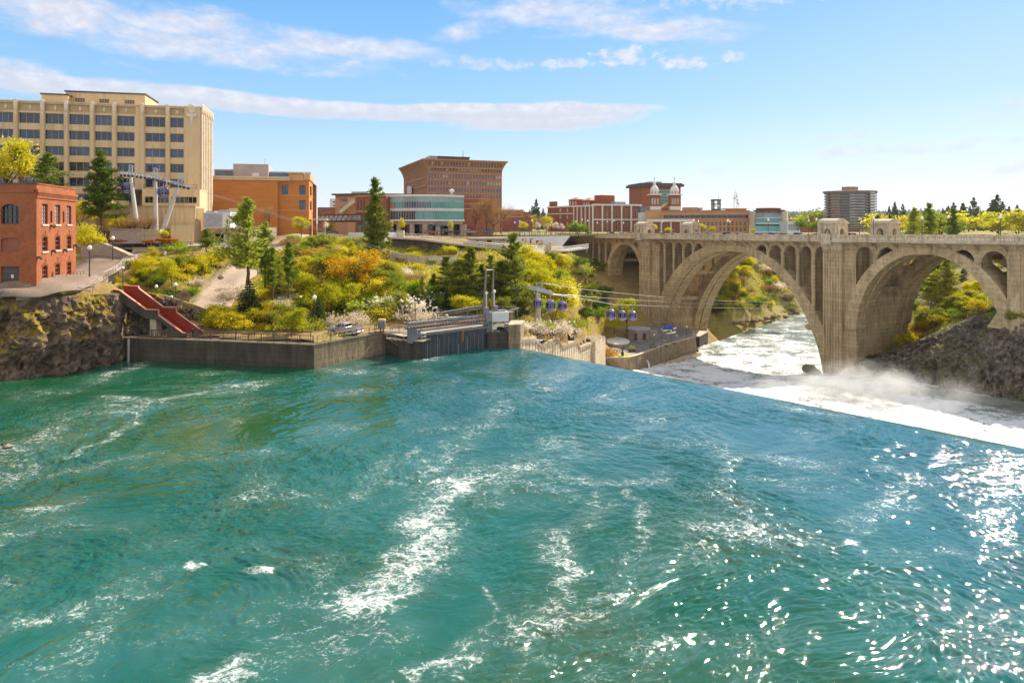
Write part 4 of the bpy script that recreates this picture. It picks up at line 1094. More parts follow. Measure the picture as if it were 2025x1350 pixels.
# ------------------------------------------------------------------ the old brick building at the river
def arched(m, o, rise, rec=.3, n=8):
 a, b, c, d = o; w = b-a
 for k in range(n):
  x0, x1 = a+w*k/n, a+w*(k+1)/n
  f = lambda x: d-rise*((2*(x-a)/w-1)**2)
  m.face([(x0,0, f(x0)),(x1,0, f(x1)),(x1,0, d),(x0,0, d)])
  m.face([(x1,0, f(x1)),(x0,0, f(x0)),(x0, rec, f(x0)),(x1, rec, f(x1))])
def brick_building():
 zb = -11.2
 fl = FR(-45,106.4,72.3,105.6); frt = FR(72.3,105.6,150,123)
 zt = fl.z(72,364); zc = fl.z(72,379)
 r_ = thing('brick_building', 'old red brick building with arched windows and a toothed cornice', 'building', fl(fl.L,0, zb))
 lo = ops_px(fl,[(1.7,38)],[(403,442.7),(470,497.7),(527,573)],40)+ops_px(fl,[(-42,-6)],[(403,442.7),(470,497.7)],40)
 w = MB(fl); wallgrid(w,0, fl.L, zb, zt, lo,.45)
 for o in (lo[0], lo[1], lo[3], lo[4]): arched(w, o,.55 if o in (lo[0], lo[3]) else .3,.45)
 back = [fl(0,0,0), fl(fl.L,0,0), frt(frt.L,0,0), frt(frt.L,26,0), fl(0,18,0)]
 mk('wall', w, 'brick', r_)
 w = MB(); w.face([(x, y, zt-.02) for x, y, _ in back])
 mk('roof', w, 'dark_roof', r_); w = MB()
 for (x0, y0, _),(x1, y1, _) in zip(back[2:], back[3:]+back[:1]): w.face([(x0, y0, zb),(x1, y1, zb),(x1, y1, zt-.02),(x0, y0, zt-.02)])
 mk('back_wall', w, 'brick', r_)
 cols = [(83.3,94.3),(109,119),(132,141)]
 z = lambda y: frt.z(89, y)
 tall = [(frt.u(a), frt.u(b), z(443.3), z(403.3)) for a, b in cols]
 r2 = [(frt.u(a), frt.u(b), z(496.7), z(468.5)) for a, b in cols]; r3 = [(frt.u(a), frt.u(b), z(553), z(525)) for a, b in cols]
 sl = [(frt.u(a), frt.u(b), z(440), z(416.5)) for a, b in ((99.5,103.5),(124.3,127.3))]
 w = MB(frt); wallgrid(w,0, frt.L, zb, zt, tall+r2+r3+sl,.4)
 for o in r2+r3: arched(w, o,.42,.4)
 mk('lit_wall', w, 'brick', r_)
 for o, nv, nh in ((lo[0],4,3),(lo[3],4,3)): win(r_, fl, o, nv, nh,.45, 'glass_dark', 'dark_steel',.1, sub=True)
 for o in (lo[1], lo[4]):
  m = MB(fl)
  for k in range(8): m.box(o[0]+(o[1]-o[0])*k/8, o[0]+(o[1]-o[0])*(k+.94)/8,.24,.34, o[2], o[3])
  mk('boarded_window', m, 'brick_brown', r_)
 o = lo[2]; m = MB(fl)
 for k in range(7): m.box(o[0], o[1],.25,.33, o[2]+(o[3]-o[2])*k/7, o[2]+(o[3]-o[2])*(k+.95)/7)
 d = mk('roller_door', m, 'dark_roof', r_)
 m = MB(fl).box(fl.u(20), fl.u(24.5),.2,.247, fl.z(22,550), fl.z(22,543)); mk('notice', m, 'white_metal', d)
 for o in tall: win(r_, frt, o,3,5,.4, 'glass_pale', 'brick_brown',.09, sub=True)
 for o in r2 + r3: win(r_, frt, o,2,3,.4, 'glass_dark', 'brick_brown',.09, sub=True)
 for o in sl: win(r_, frt, o,1,2,.4, 'glass_dark', 'brick_brown',.07)
 for o in tall+r2:
  m = MB(frt).box(o[0] - .15, o[1] + .15,-.16,-.003, o[2] - .28, o[2] - .02); mk('sill', m, 'stone_trim', r_)
 for o in r2+r3:
  m = MB(frt); n = 9
  for k in range(n):
   a = -1+2*(k+.5)/n; x = (o[0]+o[1])/2+a*(o[1]-o[0])*.58; y = o[3]+.05-.42*a*a
   m.box(x-.1, x+.1,-.07,-.003, y, y+.38)
  mk('arch_brick', m, 'brick', r_)
 # cornice with teeth
 m = MB(frt).box(-.25, frt.L+.2,-.3,-.003, zc-.1, zc+.35); m.box(-.12, frt.L+.1,-.16,-.004, zc-.95, zc-.62)
 c = mk('cornice', m, 'brick', r_)
 m = MB(frt); n = 34
 for k in range(n): u = frt.L*(k+.25)/n; m.box(u, u+frt.L/n*.5,-.24,-.005, zc-.60, zc-.12)
 mk('tooth_course', m, 'brick', c)
 m = MB(fl).box(0, fl.L - .26,-.12,-.003, zc - .1, zc + .25); mk('cornice', m, 'brick', r_)
 m = MB(fl).box(0, fl.L + .1,-.1,.45, zt, zt + .22); mk('coping', m, 'dark_roof', r_)
 m = MB(frt).box(.36, frt.L,-.1,.45, zt + .002, zt + .2); mk('coping', m, 'brick', r_)
 # lamps and plinth on the lit wall
 for px, y in ((100,447),(103,497),(126,498),(146,490),(73,507)):
  u, zz = frt.u(max(px,74)), z(y)
  m = MB(frt).box(u - .25, u + .25,-.45,-.003, zz - .15, zz + .15); m.tube([(u,-.3, zz - .1),(u,-.6, zz - .3)],[.1,.2],6); mk('wall_lamp', m, 'dark_steel', r_)
 m = MB(frt).box(0, frt.L,-.14,-.004, zb, z(569)); mk('plinth', m, 'concrete_pale', r_)
 m = MB(frt)
 u0, u1, zz = frt.u(112), frt.u(148), z(557)
 m.box(u0, u1,-1.5,-.15, zb, zz-.2);
 p = mk('loading_step', m, 'concrete_pale', r_)
 m = MB(frt)
 for k in range(6): u = u0+(u1-u0)*k/5; m.tube([(u,-1.4, zz-.2),(u,-1.4, zz+.8)],.035,4)
 m.tube([(u0,-1.4, zz + .8),(u1,-1.4, zz + .8)],.035,4); mk('railing', m, 'dark_steel', p)
 m = MB(frt)
 for o in r2+r3:
  u = (o[0]+o[1])/2; m.tube([(u,-.05, o[3]+.5),(u,-.05, o[3]+1.0)],.04,4)
 mk('tie_plate', m, 'dark_steel', r_)
brick_building()
# ------------------------------------------------------------------ the ochre hall beyond the garden
def ochre_hall():
 f1 = FR(419,192,549,196); f2 = FR(549,197.2,611,199); zb = -5
 z1 = f1.z(500,350); z2 = f2.z(590,342)
 r_ = thing('concert_hall', 'broad ochre hall with pale bands and a grey roof house', 'building', f1(10,0, zb))
 w = MB(f1); wallgrid(w,-3, f1.L, zb, z1,[],.3); shell(w, f1.L,36, zb, z1, u0=-3); mk('wall', w, 'ochre', r_)
 ops = ops_px(f2,[(557.3,570)],[(366,385)],590)+ops_px(f2,[(592,604)],[(366,385),(396,414.7)],590)
 w = MB(f2); wallgrid(w,0, f2.L, zb, z2 - 2.0, ops,.35); shell(w, f2.L,30, zb, z2 - 2.0, right=False); mk('tower_wall', w, 'ochre', r_)
 s = f2.side(f2.L,13.5)
 so = [(s.L*.25, s.L*.72, o[2], o[3]) for o in ops[1:]]+[(s.L*.15, s.L*.75, zb, f2.z(590,436))]
 w = MB(s); wallgrid(w,0, s.L, zb, z2 - 2.0, so,.35); mk('lit_wall', w, 'ochre', r_)
 for o in ops: win(r_, f2, o,2,3,.35, 'glass_sky', 'dark_steel',.1)
 for o in so: win(r_, s, o,2,3,.35, 'glass_sky', 'dark_steel',.1)
 # stepped crown of the corner tower
 ua = f2.u(569)
 m = MB(f2).bbox(ua, f2.L-1.42,-.35,9, z2-2.3, z2-1.6,.1); m.bbox(ua+.3, f2.L-1.42,-.15,9, z2-1.59, z2-.3,.15); m.bbox(ua+.1, f2.L-1.42,-.4,9, z2-.29, z2+.2,.08)
 mk('tower_crown', m, 'ochre_band', r_)
 m = MB(f2).box(f2.L - 1.4, f2.L + .3,-.25, s.L + .2, z2 - 2.0, z2 - .2); mk('corner_crown', m, 'ochre_band', r_)
 for y in (387,417):
  m = MB(f2).box(.0, f2.L,-.13,-.003, f2.z(590, y), f2.z(590, y - 1.6)); m.box(f2.L, f2.L + .12,-.13, s.L, f2.z(590, y), f2.z(590, y - 1.6)); mk('string_course', m, 'ochre_band', r_)
 for zz in np.arange(zb+2.2, z1-2,1.9):
  m = MB(f1).box(-3, f1.L,-.04,-.002, zz, zz + .12); mk('joint_course', m, 'ochre', r_)
 m = MB(f1).box(-3, f1.L + 3.4,-.35,.5, z1 - .9, z1 + .1); m.box(-3, f1.L + 3.4,-.6,.5, z1 - .3, z1 + .15); mk('cornice', m, 'stone_trim', r_)
 f3 = Frame(f1(0,7,0), f1(f1.L,7,0))
 m = MB(f3).bbox(f3.u(461), f3.u(531),0,12, z1 - 1, f3.z(500,325),.2); m.box(f3.u(461), f3.u(531),-.08,0, f3.z(500,326.5), f3.z(500,324.6)); p = mk('roof_house', m, 'grey_roof', r_)
 m = MB(f3).box(f3.u(499), f3.u(512),-.12,-.003, f3.z(500,349), f3.z(500,342)); mk('hatch', m, 'white_metal', p)
 for a, b, yt in ((421,460,335),(532,614,338)):
  m = MB(f3); m.box(f3.u(a), f3.u(b),2,10, z1 - 1, f3.z(500, yt + 3)); m.box(f3.u(a), f3.u(b),1.6,10.4, f3.z(500, yt + 3), f3.z(500, yt)); q = mk('clerestory', m, 'grey_roof', r_)
  m = MB(f3).box(f3.u(a) + .3, f3.u(b) - .3,1.9,1.997, z1 + .2, f3.z(500, yt + 3) - .1); mk('pane', m, 'glass_sky', q)
 m = MB(f3).tube([(f3.u(521),3, f3.z(500,325)),(f3.u(521),3, f3.z(500,312))],.06,4); m.box(f3.u(521) - .3, f3.u(521) + .3,2.97,3.03, f3.z(500,314), f3.z(500,313.6)); mk('antenna', m, 'steel', r_)
 m = MB(f2).box(f2.L, f2.L + 5,-1.5,8, f2.z(612,434.5), f2.z(612,433)); m.tube([(f2.L + 4.6,-1,-4.5),(f2.L + 4.6,-1, f2.z(612,434.4))],.12,6); mk('entrance_canopy', m, 'ornament', r_)
ochre_hall()
# skybridge
fr_ = FR(628,240,712,216); m = MB(fr_)
sb = thing('skybridge', 'dark glazed skybridge crossing above the street', 'skybridge', fr_(fr_.L / 2,0,-4.5))
z0, z1 = fr_.z(700,439), fr_.z(700,423)
m.box(0, fr_.L,0,4, z0, z0 + .5); m.box(0, fr_.L,0,4, z1 - .35, z1); m.box(.2, fr_.L - .2,.3,3.7, z0 + .5, z1 - .35); b_ = mk('body', m, 'dark_roof', sb)
m = MB(fr_)
for k in range(9): u = fr_.L*k/9; m.bar((u,.1, z0+.5),(u+fr_.L/18,.1, z1-.35),.18); m.bar((u+fr_.L/18,.1, z1-.35),(u+fr_.L/9,.1, z0+.5),.18)
mk('truss', m, 'steel', b_)
m = MB(fr_).box(.3, fr_.L - .3,.2,.29, z0 + .55, z1 - .4); mk('glazing', m, 'glass_pale', b_)
mk('end_pier', MB(fr_).box(fr_.L - 1.4, fr_.L,.5,3.5,-5, z0), 'dark_roof', sb)
# buildings of the street behind it
r_, fr_, zt_ = simple('corner_building', 'brown stone building with a wide flat eave behind the skybridge', 'building',663,300,735,296,386,-4.6,30, 'brick_pale',[(673,676),(678,682),(683,687)],[(392,400),(408,416),(424,432)],690)
m = MB(fr_).box(-1.2, fr_.L,-1.2,30, zt_, zt_ + .7); mk('eave', m, 'dark_roof', r_)
m = MB(fr_).box(fr_.u(688), fr_.u(703),-.25,-.003,-4.6, fr_.z(695,390)); mk('pale_panel', m, 'peach', r_)
m = MB(fr_); m.bar((fr_.u(678),-2.5, fr_.z(690,420)),(fr_.u(706),-2.5, fr_.z(690,398)),1.0,1.6); mk('ramp', m, 'stone_trim', r_)
r_, fr_, zt_ = simple('brick_mall', 'red brown brick block with tall narrow windows behind the tall pine', 'building',704,268,764,262,389,-4.6,40, 'brick_brown',[(707,709.5),(713,715.5),(719,721.5)],[(395,416),(421,446)],715, 'glass_dark', 'brick_brown')
m = MB(fr_).box(0, fr_.L,-.25,-.003, fr_.z(720,419.5), fr_.z(720,417)); m.box(0, fr_.L,-.4,0, zt_ - .1, zt_ + .5); mk('band', m, 'brick_pale', r_)
simple('white_block', 'small pale office block far behind the skybridge', 'building',652,620,666,620,393,-4.6,20, 'white_wall',[(658,665)],[(398,401),(405,408)],660)
simple('low_shop', 'low red shop roof beyond the skybridge', 'building',628,420,664,420,410,-4.6,20, 'brick',[(634,658)],[(416,419)],645)
simple('roof_plant', 'pale roof blocks behind the brown stone building', 'building',695,520,727,520,379,-4.6,20, 'grey_roof',[(699,702),(706,709),(713,716)],[(382,385)],710)
# ------------------------------------------------------------------ curved glass building
mat('terra',(.40,.20,.115),(.345,.165,.095), sc=.15)
glassmat('glass_mint',(.34,.52,.52), c2=(.22,.40,.42))
def glass_building():
 d0 = 262; zb = -4.6
 r_ = thing('glass_building', 'low building with a curved teal glass front over a brown stone base', 'building', W(840,462, d0))
 pts = []
 for k in range(25):
  t = k/24; px = 763+(917-763)*t
  d = 266-8.0*math.sin(math.pi*min(1, t*.95+.02))+4*t; pts.append(((px-CX)/F*d, d))
 zz = lambda y: (HY-y)/F*260
 def strip(y0, y1, off, k0=0, k1=24, thick=.4):
  m = MB()
  for a, b in zip(pts[k0:k1], pts[k0+1:k1+1]):
   n = Vector((b[1]-a[1],-(b[0]-a[0]),0)).normalized()*off
   A, B = Vector((a[0], a[1],0))+n, Vector((b[0], b[1],0))+n
   m.face([(A.x, A.y, zz(y1)),(B.x, B.y, zz(y1)),(B.x, B.y, zz(y0)),(A.x, A.y, zz(y0))])
   for y in (y0, y1): m.face([(A.x, A.y, zz(y)),(B.x, B.y, zz(y)),(b[0], b[1]+1.5, zz(y)),(a[0], a[1]+1.5, zz(y))])
  return m
 mk('parapet', strip(384.5,388.5,.35), 'white_metal', r_)
 g = mk('upper_spandrel', strip(388.5,399,.02), 'glass_mint', r_)
 for k in range(24):
  mk('window', strip(399,411.5,0, k, k + 1), 'glass_sky' if 6 <= k < 14 else ('ochre' if k < 3 else 'glass_teal'), r_)
  mk('window', strip(417,434,0, k, k + 1), 'glass_teal' if k > 8 else 'glass_dark', r_)
 mk('floor_band', strip(411.5,417,.2), 'white_metal', r_); mk('floor_band', strip(434,437.5,.5), 'white_metal', r_)
 m = MB()
 for k in range(49):
  t = k/48*24; i = min(23, int(t)); f = t-i
  x, y = pts[i][0]*(1-f)+pts[i+1][0]*f, pts[i][1]*(1-f)+pts[i+1][1]*f
  m.box(x-.06, x+.06, y-.3, y-.12, zz(434), zz(388.5))
 mk('mullion', m, 'steel', r_)
 m = strip(437.5,443.5,-.3)
 for k in range(0,25,4): x, y = pts[k]; m.box(x-.9, x+.9, y+.3, y+1.6, zb, zz(443.5))
 mk('stone_base', m, 'granite_wall', r_)
 mk('shop_glazing', strip(443.5,464,-2.5), 'glass_dark', r_)
 m = MB(); x, y = pts[17]; m.box(x - 3.5, x + 3.5, y - 1.0, y - .1, zz(446.5), zz(442)); mk('shop_awning', m, 'glass_sky', r_)
 fr = FR(763,266,917,270)
 m = MB(fr).box(.2, fr.L - .2,2.5,38, zb, zz(385)); m.box(fr.u(757), fr.u(903),6,30, zz(385), zz(381.2)); mk('roof', m, 'grey_roof', r_)
 m = MB(fr).box(fr.u(752), fr.u(815),5.5,30.5, zz(381.2), zz(380)); mk('eave', m, 'brick_brown', r_)
 m = MB(fr).bbox(fr.u(758),0,-1.2,20, zb, zz(388.5),.1); mk('end_wall', m, 'white_metal', r_)
 m = MB(fr).tube([(fr.u(895),8, zz(381)),(fr.u(895),8, zz(378))],.3,6); m.lathe([(.3, zz(378)),(.95, zz(374.5)),(1.0, zz(371)),(.3, zz(369))], fr.u(895),8,12); mk('dish', m, 'white_metal', r_)
glass_building()
r_, fr_, zt_ = simple('brick_annexe', 'brown brick annexe with pale bands right of the glass front', 'building',917,286,975,292,389,-4.6,30, 'brick_brown')
m = MB(fr_)
for y in (392,402,412): m.box(0, fr_.L,-.2,-.003, fr_.z(930, y+2.2), fr_.z(930, y))
m.k = 0; mk('band', m, 'brick_pale', r_)
m = MB(fr_)
for k in range(4): m.box(fr_.u(919+4.5*k), fr_.u(921.6+4.5*k),-.6,-.21,-4.6, fr_.z(930,448))
mk('red_door', m, 'red_paint', r_)
# ------------------------------------------------------------------ flared brown tower block
def flared_block():
 fr = FR(845,370,991,385); zb = -4.6; zt = fr.z(843,317); back = 62.0
 r_ = thing('courthouse', 'broad brown office block whose close-set ribs flare out at the top', 'building', fr(fr.L / 2,0, zb))
 z_ = lambda y: fr.z(900, y)
 zf = z_(349); H = zt-zf
 ext = lambda z: 0 if z < zf else 2.7*((z-zf)/H)**2.1
 lv = [zb,5,12,20]+list(np.linspace(zf, zt,10))
 m = MB(fr); rings = []
 for z in lv:
  e = ext(z); rings.append([m.P(p) for p in ((-e,-e, z),(fr.L+e,-e, z),(fr.L+e, back+e, z),(-e, back+e, z))])
 m.rings(rings, True,(False, True)); mk('wall', m, 'terra', r_)
 e = ext(zt); m = MB(fr).box(-e - .3, fr.L + e + .3,-e - .3, back + e + .3, zt, zt + .7); mk('roof_edge', m, 'terra', r_)
 n = 25
 for k in range(n+1):
  u = fr.L*k/n
  m = MB(fr); m.rings([[m.P(p) for p in ((u - .30,-ext(z) - .42, z),(u + .30,-ext(z) - .42, z),(u + .30,-ext(z) - .002, z),(u - .30,-ext(z) - .002, z))] for z in lv], True,(True, True)); mk('rib', m, 'terra', r_)
 m = MB(fr); s = [zf-5+0]
 for k in range(20):
  v = back*(k+.5)/20
  m.rings([[m.P(p) for p in ((-ext(z)-.3, v-.3, z),(-ext(z)-.3, v+.3, z),(-ext(z)-.002, v+.3, z),(-ext(z)-.002, v-.3, z))] for z in lv], True,(True, True))
 mk('side_ribbing', m, 'terra', r_)
 rows = [(321.8,328),(331.6,338.4),(345.5,352),(358.8,365.4),(371.8,378.2),(384,390.4)]
 rest = MB(fr)
 rr = random.Random(4)
 for i,(t, b) in enumerate(rows):
  z0, z1 = z_(b), z_(t)
  m = MB(fr).box(.0, fr.L,-ext(z0)-.25,-ext(z0)-.003, z0-1.6, z0-.9)
  mk('spandrel', m, 'brick_pale', r_)
  for k in range(n):
   u = fr.L*(k+.5)/n
   q = [(u-.40,-ext(z0)-.06, z0),(u+.40,-ext(z0)-.06, z0),(u+.40,-ext(z1)-.06, z1),(u-.40,-ext(z1)-.06, z1)]
   if i < 4:
    lit = (i == 1 and 10 <= k < 18) or (i == 3 and k > 19) or rr.random() < .12
    mk('window', MB(fr).face(q), 'glass_pale' if lit else 'glass_sky', r_)
   else: rest.face(q)
 tag(mk('window_rows', rest, 'glass_sky', r_), kind='stuff')
 m = MB(fr).box(fr.u(877), fr.u(943),14,34, zt + .7, fr.z(900,305.5)); m.box(fr.u(877) - .4, fr.u(943) + .4,13.6,34.4, fr.z(900,305.5), fr.z(900,304.6)); p = mk('roof_house', m, 'dark_roof', r_)
 m = MB(fr)
 for k in range(5): m.box(fr.u(861+3.2*k), fr.u(863+3.2*k),12,22, zt+.7, zt+3.4)
 m.box(fr.u(860), fr.u(877) - .3,11.5,22.5, zt + 3.4, zt + 3.8); mk('cooling_rack', m, 'steel', r_)
 mk('antenna', MB(fr).tube([(fr.u(936),20, fr.z(900,305)),(fr.u(936),20, fr.z(900,288))],[.22,.08],5), 'dark_steel', r_)
 for y in (352,368):
  m = MB(fr).box(-.4,-.003,1, back - 1, z_(y) - .4, z_(y) + .4); mk('side_band', m, 'brick_pale', r_)
flared_block()
simple('white_stair_tower', 'small white stair head left of the flared brown block', 'building',805,400,814,400,368,-4.6,10, 'white_wall')
# ------------------------------------------------------------------ the row on the far side of the street
simple('low_pink_block', 'low pinkish concrete block behind the bare trees', 'building',992,430,1035,430,416,-4.6,25, 'brick_pale',[(1000,1030)],[(424,427)],1010, 'glass_dark', coping='stone_trim')
simple('orange_shop', 'small orange brick shop beside the low pinkish block', 'building',1034,440,1049,440,421,-4.6,20, 'ochre',[(1037,1045)],[(428,432)],1040, coping='dark_roof')
r_, fr_, zt_ = simple('mural_building', 'dark brick building with a purple panel at the street corner', 'building',994,395,1052,395,430,-4.6,18, 'brick_brown',[(1036,1040),(1043,1047)],[(438,448)],1020)
m = MB(fr_).box(fr_.u(1013), fr_.u(1031),-.2,-.003, fr_.z(1020,447), fr_.z(1020,434)); mat('purple',(.22,.10,.24),(.16,.07,.2), sc=.5); mk('panel', m, 'purple', r_)
def hotel():
 fl = FR(1083,438,1172,402); f2 = FR(1172,402,1267,410); zb = -4.6
 zt = f2.z(1200,406.5)
 r_ = thing('brick_hotel', 'long dark red brick hotel divided by white pilasters', 'building', f2(0,0, zb))
 o1 = ops_px(fl,[(1106,1109.5),(1120,1123.5)],[(410,418),(424,432),(438,446)],1172)
 w = MB(fl); wallgrid(w,0, fl.L, zb, zt - .6, o1,.3); shell(w, fl.L,22, zb, zt - .6, right=False); mk('wall', w, 'brick_brown', r_)
 pc = [1172,1191,1210,1229,1248,1266.5]
 slit = [((a+b)/2-1.8,(a+b)/2+1.8) for a, b in zip(pc, pc[1:])]
 o2 = ops_px(f2, slit,[(413.5,431),(437,455)],1200)
 w = MB(f2); wallgrid(w,0, f2.L, zb, zt, o2,.3); shell(w, f2.L,26, zb, zt); mk('front_wall', w, 'brick_brown', r_)
 for o in o1: win(r_, fl, o,1,2,.3, 'glass_pale', 'stone_trim',.15)
 for o in o2:
  win(r_, f2, o,1,3,.3, 'glass_dark', 'stone_trim',.2)
 for p in pc:
  u = f2.u(p); mk('pilaster', MB(f2).box(u - .45, u + .45,-.4,-.003, zb, zt + .5), 'white_wall', r_)
 for p in (1135,1142,1150,1158,1166):
  u = fl.u(p); mk('pilaster', MB(fl).box(u - .4, u + .4,-.35,-.003, zb, zt), 'white_wall', r_)
 m = MB(f2).box(-.5, f2.L + .5,-.55,.3, zt - .1, zt + .9); m.box(0, f2.L,-.2,-.004, f2.z(1200,435.5), f2.z(1200,433)); mk('cornice', m, 'white_wall', r_)
 m = MB(fl).box(0, fl.L - .6,-.5,.3, zt - .6, zt + .3); m.box(fl.u(1083), fl.u(1133),-.25,-.003, fl.z(1172,422.5), fl.z(1172,420.5)); mk('cornice', m, 'white_wall', r_)
 f3 = Frame(fl(0,12,0), fl(fl.L,12,0)); z3 = lambda y: (HY-y)/F*430
 m = MB(f3)
 for p in (1086,1092.5): m.bbox(f3.u(p), f3.u(p+5.4),0,2.0, z3(408), z3(396),.15)
 mk('chimney', m, 'brick_brown', r_)
 for a, b, y0, y1 in ((1120,1137,394,391),(1148,1162,397,393)):
  m = MB(f3); u0, u1 = f3.u(a), f3.u(b); m.box(u0, u1,2,8, z3(410), z3(y0)); q = mk('roof_lantern', m, 'brick', r_)
  m = MB(f3); c = (u0+u1)/2
  m.rings([[m.P(p) for p in ((u0 - .8,1.2, z3(y0)),(u1 + .8,1.2, z3(y0)),(u1 + .8,8.8, z3(y0)),(u0 - .8,8.8, z3(y0)))],[m.P(p) for p in ((c - .4,4.6, z3(y1) + .6),(c + .4,4.6, z3(y1) + .6),(c + .4,5.4, z3(y1) + .6),(c - .4,5.4, z3(y1) + .6))]], True,(True, True)); mk('hip_roof', m, 'terra', q)
  m = MB(f3)
  for k in range(3): x = u0+(u1-u0)*(k+.5)/3; m.box(x-.6, x+.6,1.9,1.997, z3(408), z3(y0+3))
  mk('pane', m, 'glass_pale', q)
 mk('stair_tower', MB(f3).bbox(f3.u(1170), f3.u(1187),2,12, z3(410), z3(387.5),.2), 'brick', r_)
 mk('roof_unit', MB(f2).bbox(f2.u(1224), f2.u(1246),6,14, zt, f2.z(1230,398),.3), 'grey_roof', r_)
hotel()
def church():
 d = 480.0; P = lambda px, y: ((px-CX)/F*d,(HY-y)/F*d)
 r_ = thing('cathedral', 'red brick church with twin white domed bell towers', 'church', W(1316,460, d))
 for a, b in ((1286,1307),(1326,1346.5)):
  x0, z0 = P(a,460); x1, zt = P(b,386); c = (x0+x1)/2; h = (x1-x0)/2
  fr = Frame((x0, d),(x1, d))
  zz = lambda y: (HY-y)/F*d
  ops = [(h*2*k, h*2*k+h*.34, zz(404), zz(392)) for k in (.12,.36,.64)]
  w = MB(fr); wallgrid(w,0,2 * h, zz(408), zt, ops,.3); shell(w,2 * h,2 * h, zz(408), zt); t_ = mk('bell_tower', w, 'brick', r_)
  for o in ops: win(t_, fr, o,1,1,.3, 'glass_pale', 'stone_trim',.15)
  m = MB(fr).box(-.1,2*h+.1,-.1,2*h+.1, zz(415), zz(408)); m.box(-.9,2*h+.9,-.9,2*h+.9, zt, zt+.5); m.box(-.4,2*h+.4,-.4,2*h+.4, zt+.5, zt+.9)
  mk('cornice', m, 'white_wall', t_)
  m = MB(fr); k = zt+.9
  m.lathe([(3.1, k),(3.1, k+1.9),(3.35, k+2.0),(3.35, k+2.3),(3.0, k+2.4),(2.85, k+3.6),(2.2, k+4.9),(1.3, k+5.9),(1.05, k+6.3),(1.05, k+7.8),(1.25, k+7.9),(.9, k+8.4),(.25, k+9.0),(.12, k+9.9)], h, h,16)
  dm = mk('dome', m, 'white_wall', t_)
  m = MB(fr)
  for j in range(8): a_ = math.pi/4*j; m.box(h+3.12*math.cos(a_)-.35, h+3.12*math.cos(a_)+.35, h+3.12*math.sin(a_)-.35, h+3.12*math.sin(a_)+.35, k+.2, k+1.7)
  mk('lantern_opening', m, 'brick_pale', dm)
  m = MB(fr).box(h - .11, h + .11, h - .11, h + .11, k + 9.8, k + 12.0); m.box(h - .6, h + .6, h - .1, h + .1, k + 11.0, k + 11.25); mk('cross', m, 'dark_steel', dm)
 fr = FR(1290,486,1345,486); m = MB(fr); zz = lambda y: (HY-y)/F*484
 shell(m, fr.L,30,-4.6, zz(411), front=True); mk('nave', m, 'brick', r_)
 c = fr.u(1321); m = MB(fr).prism([(c - 4.4, zz(411)),(c + 4.4, zz(411)),(c, zz(401))],-.5,8); mk('gable', m, 'terra', r_)
 m = MB(fr); m.bar((c - 4.8,-.7, zz(411)),(c,-.7, zz(400.5)),.5); m.bar((c,-.7, zz(400.5)),(c + 4.8,-.7, zz(411)),.5); mk('gable_trim', m, 'ornament', r_)
church()
# the apartment tower behind the church
fr_ = FR(1269,560,1346,566); zz = lambda y: (HY-y)/F*562
tw = thing('apartment_tower', 'red apartment tower with a wide dark roof rising behind the twin church towers', 'building', fr_(fr_.L / 2,0,-4.6))
bal = [(fr_.u(1300), fr_.u(1330), zz(368.5+5.6*k+4.3), zz(368.5+5.6*k)) for k in range(7)]
m = MB(fr_); wallgrid(m,0, fr_.L,-4.6, zz(369),[b for b in bal if b[3] <= zz(369)],1.2); shell(m, fr_.L,30,-4.6, zz(369)); mk('wall', m, 'brick', tw)
for b in bal[1:]:
 b_ = win(tw, fr_, b,5,1,1.2, 'glass_pale', 'white_metal',.2, name='balcony_window')
 mk('balcony', MB(fr_).box(b[0], b[1],-.6,-.5, b[2] - .1, b[2] + .9), 'glass_teal', b_)
m = MB(fr_).box(-2.2, fr_.L + 2.2,-2.2,32, zz(369) + .02, zz(364)); m.box(-1, fr_.L + 1,-1,31, zz(364), zz(362)); mk('roof', m, 'dark_roof', tw)
mk('roof_house', MB(fr_).box(fr_.u(1292), fr_.u(1316),8,20, zz(362), zz(358)), 'grey_roof', tw)
simple('dark_box_building', 'small dark slate block between the hotel and the peach building', 'building',1267,392,1286,392,408.5,-4.6,10, 'blue_steel')
simple('mint_kiosk', 'pale mint stair block beside the hotel', 'building',1267,372,1279,372,420,-4.6,8, 'white_wall')
r_, fr_, zt_ = simple('peach_store', 'long peach coloured store with a dark window strip', 'building',1308,362,1482,352,417.5,-4.6,40, 'peach',[(1312 + 10.5 * k,1321.8 + 10.5 * k) for k in range(16)],[(425,431.5)],1400, 'glass_dark', 'dark_roof')
m = MB(fr_).box(-.2, fr_.L,-.35,.4, zt_ - .25, zt_ + .35); m.box(0, fr_.L,-.25,-.003, fr_.z(1400,435), fr_.z(1400,433)); mk('cornice', m, 'brick_pale', r_)
lo = ops_px(fr_,[(1374+8*k,1379+8*k) for k in range(13)],[(438,446),(449,457)],1400)
for o in lo: win(r_, fr_,(o[0], o[1], o[2], o[3]),1,2,-.02, 'glass_dark', 'brick_pale',.18)
m = MB(fr_); shell(m, fr_.u(1380),20, zt_, fr_.z(1360,410), u0=fr_.u(1350), front=True); mk('roof_house', m, 'brick_pale', r_)
m = MB(fr_).lathe([(1.2, zt_),(1.2, zt_ + 1.4),(1.6, zt_ + 1.5),(1.6, zt_ + 2.0)], fr_.u(1386),9,10); mk('vent', m, 'grey_roof', r_)
m = MB(fr_).box(fr_.u(1440), fr_.u(1478),5,20, zt_, fr_.z(1460,413)); m.box(fr_.u(1430), fr_.u(1480),4,20, fr_.z(1460,413), fr_.z(1460,411.5)); mk('roof_house', m, 'peach', r_)
simple('peach_annexe', 'blank bright peach wall block at the end of the long store', 'building',1277,368,1309,366,416,-4.6,12, 'ochre_band')
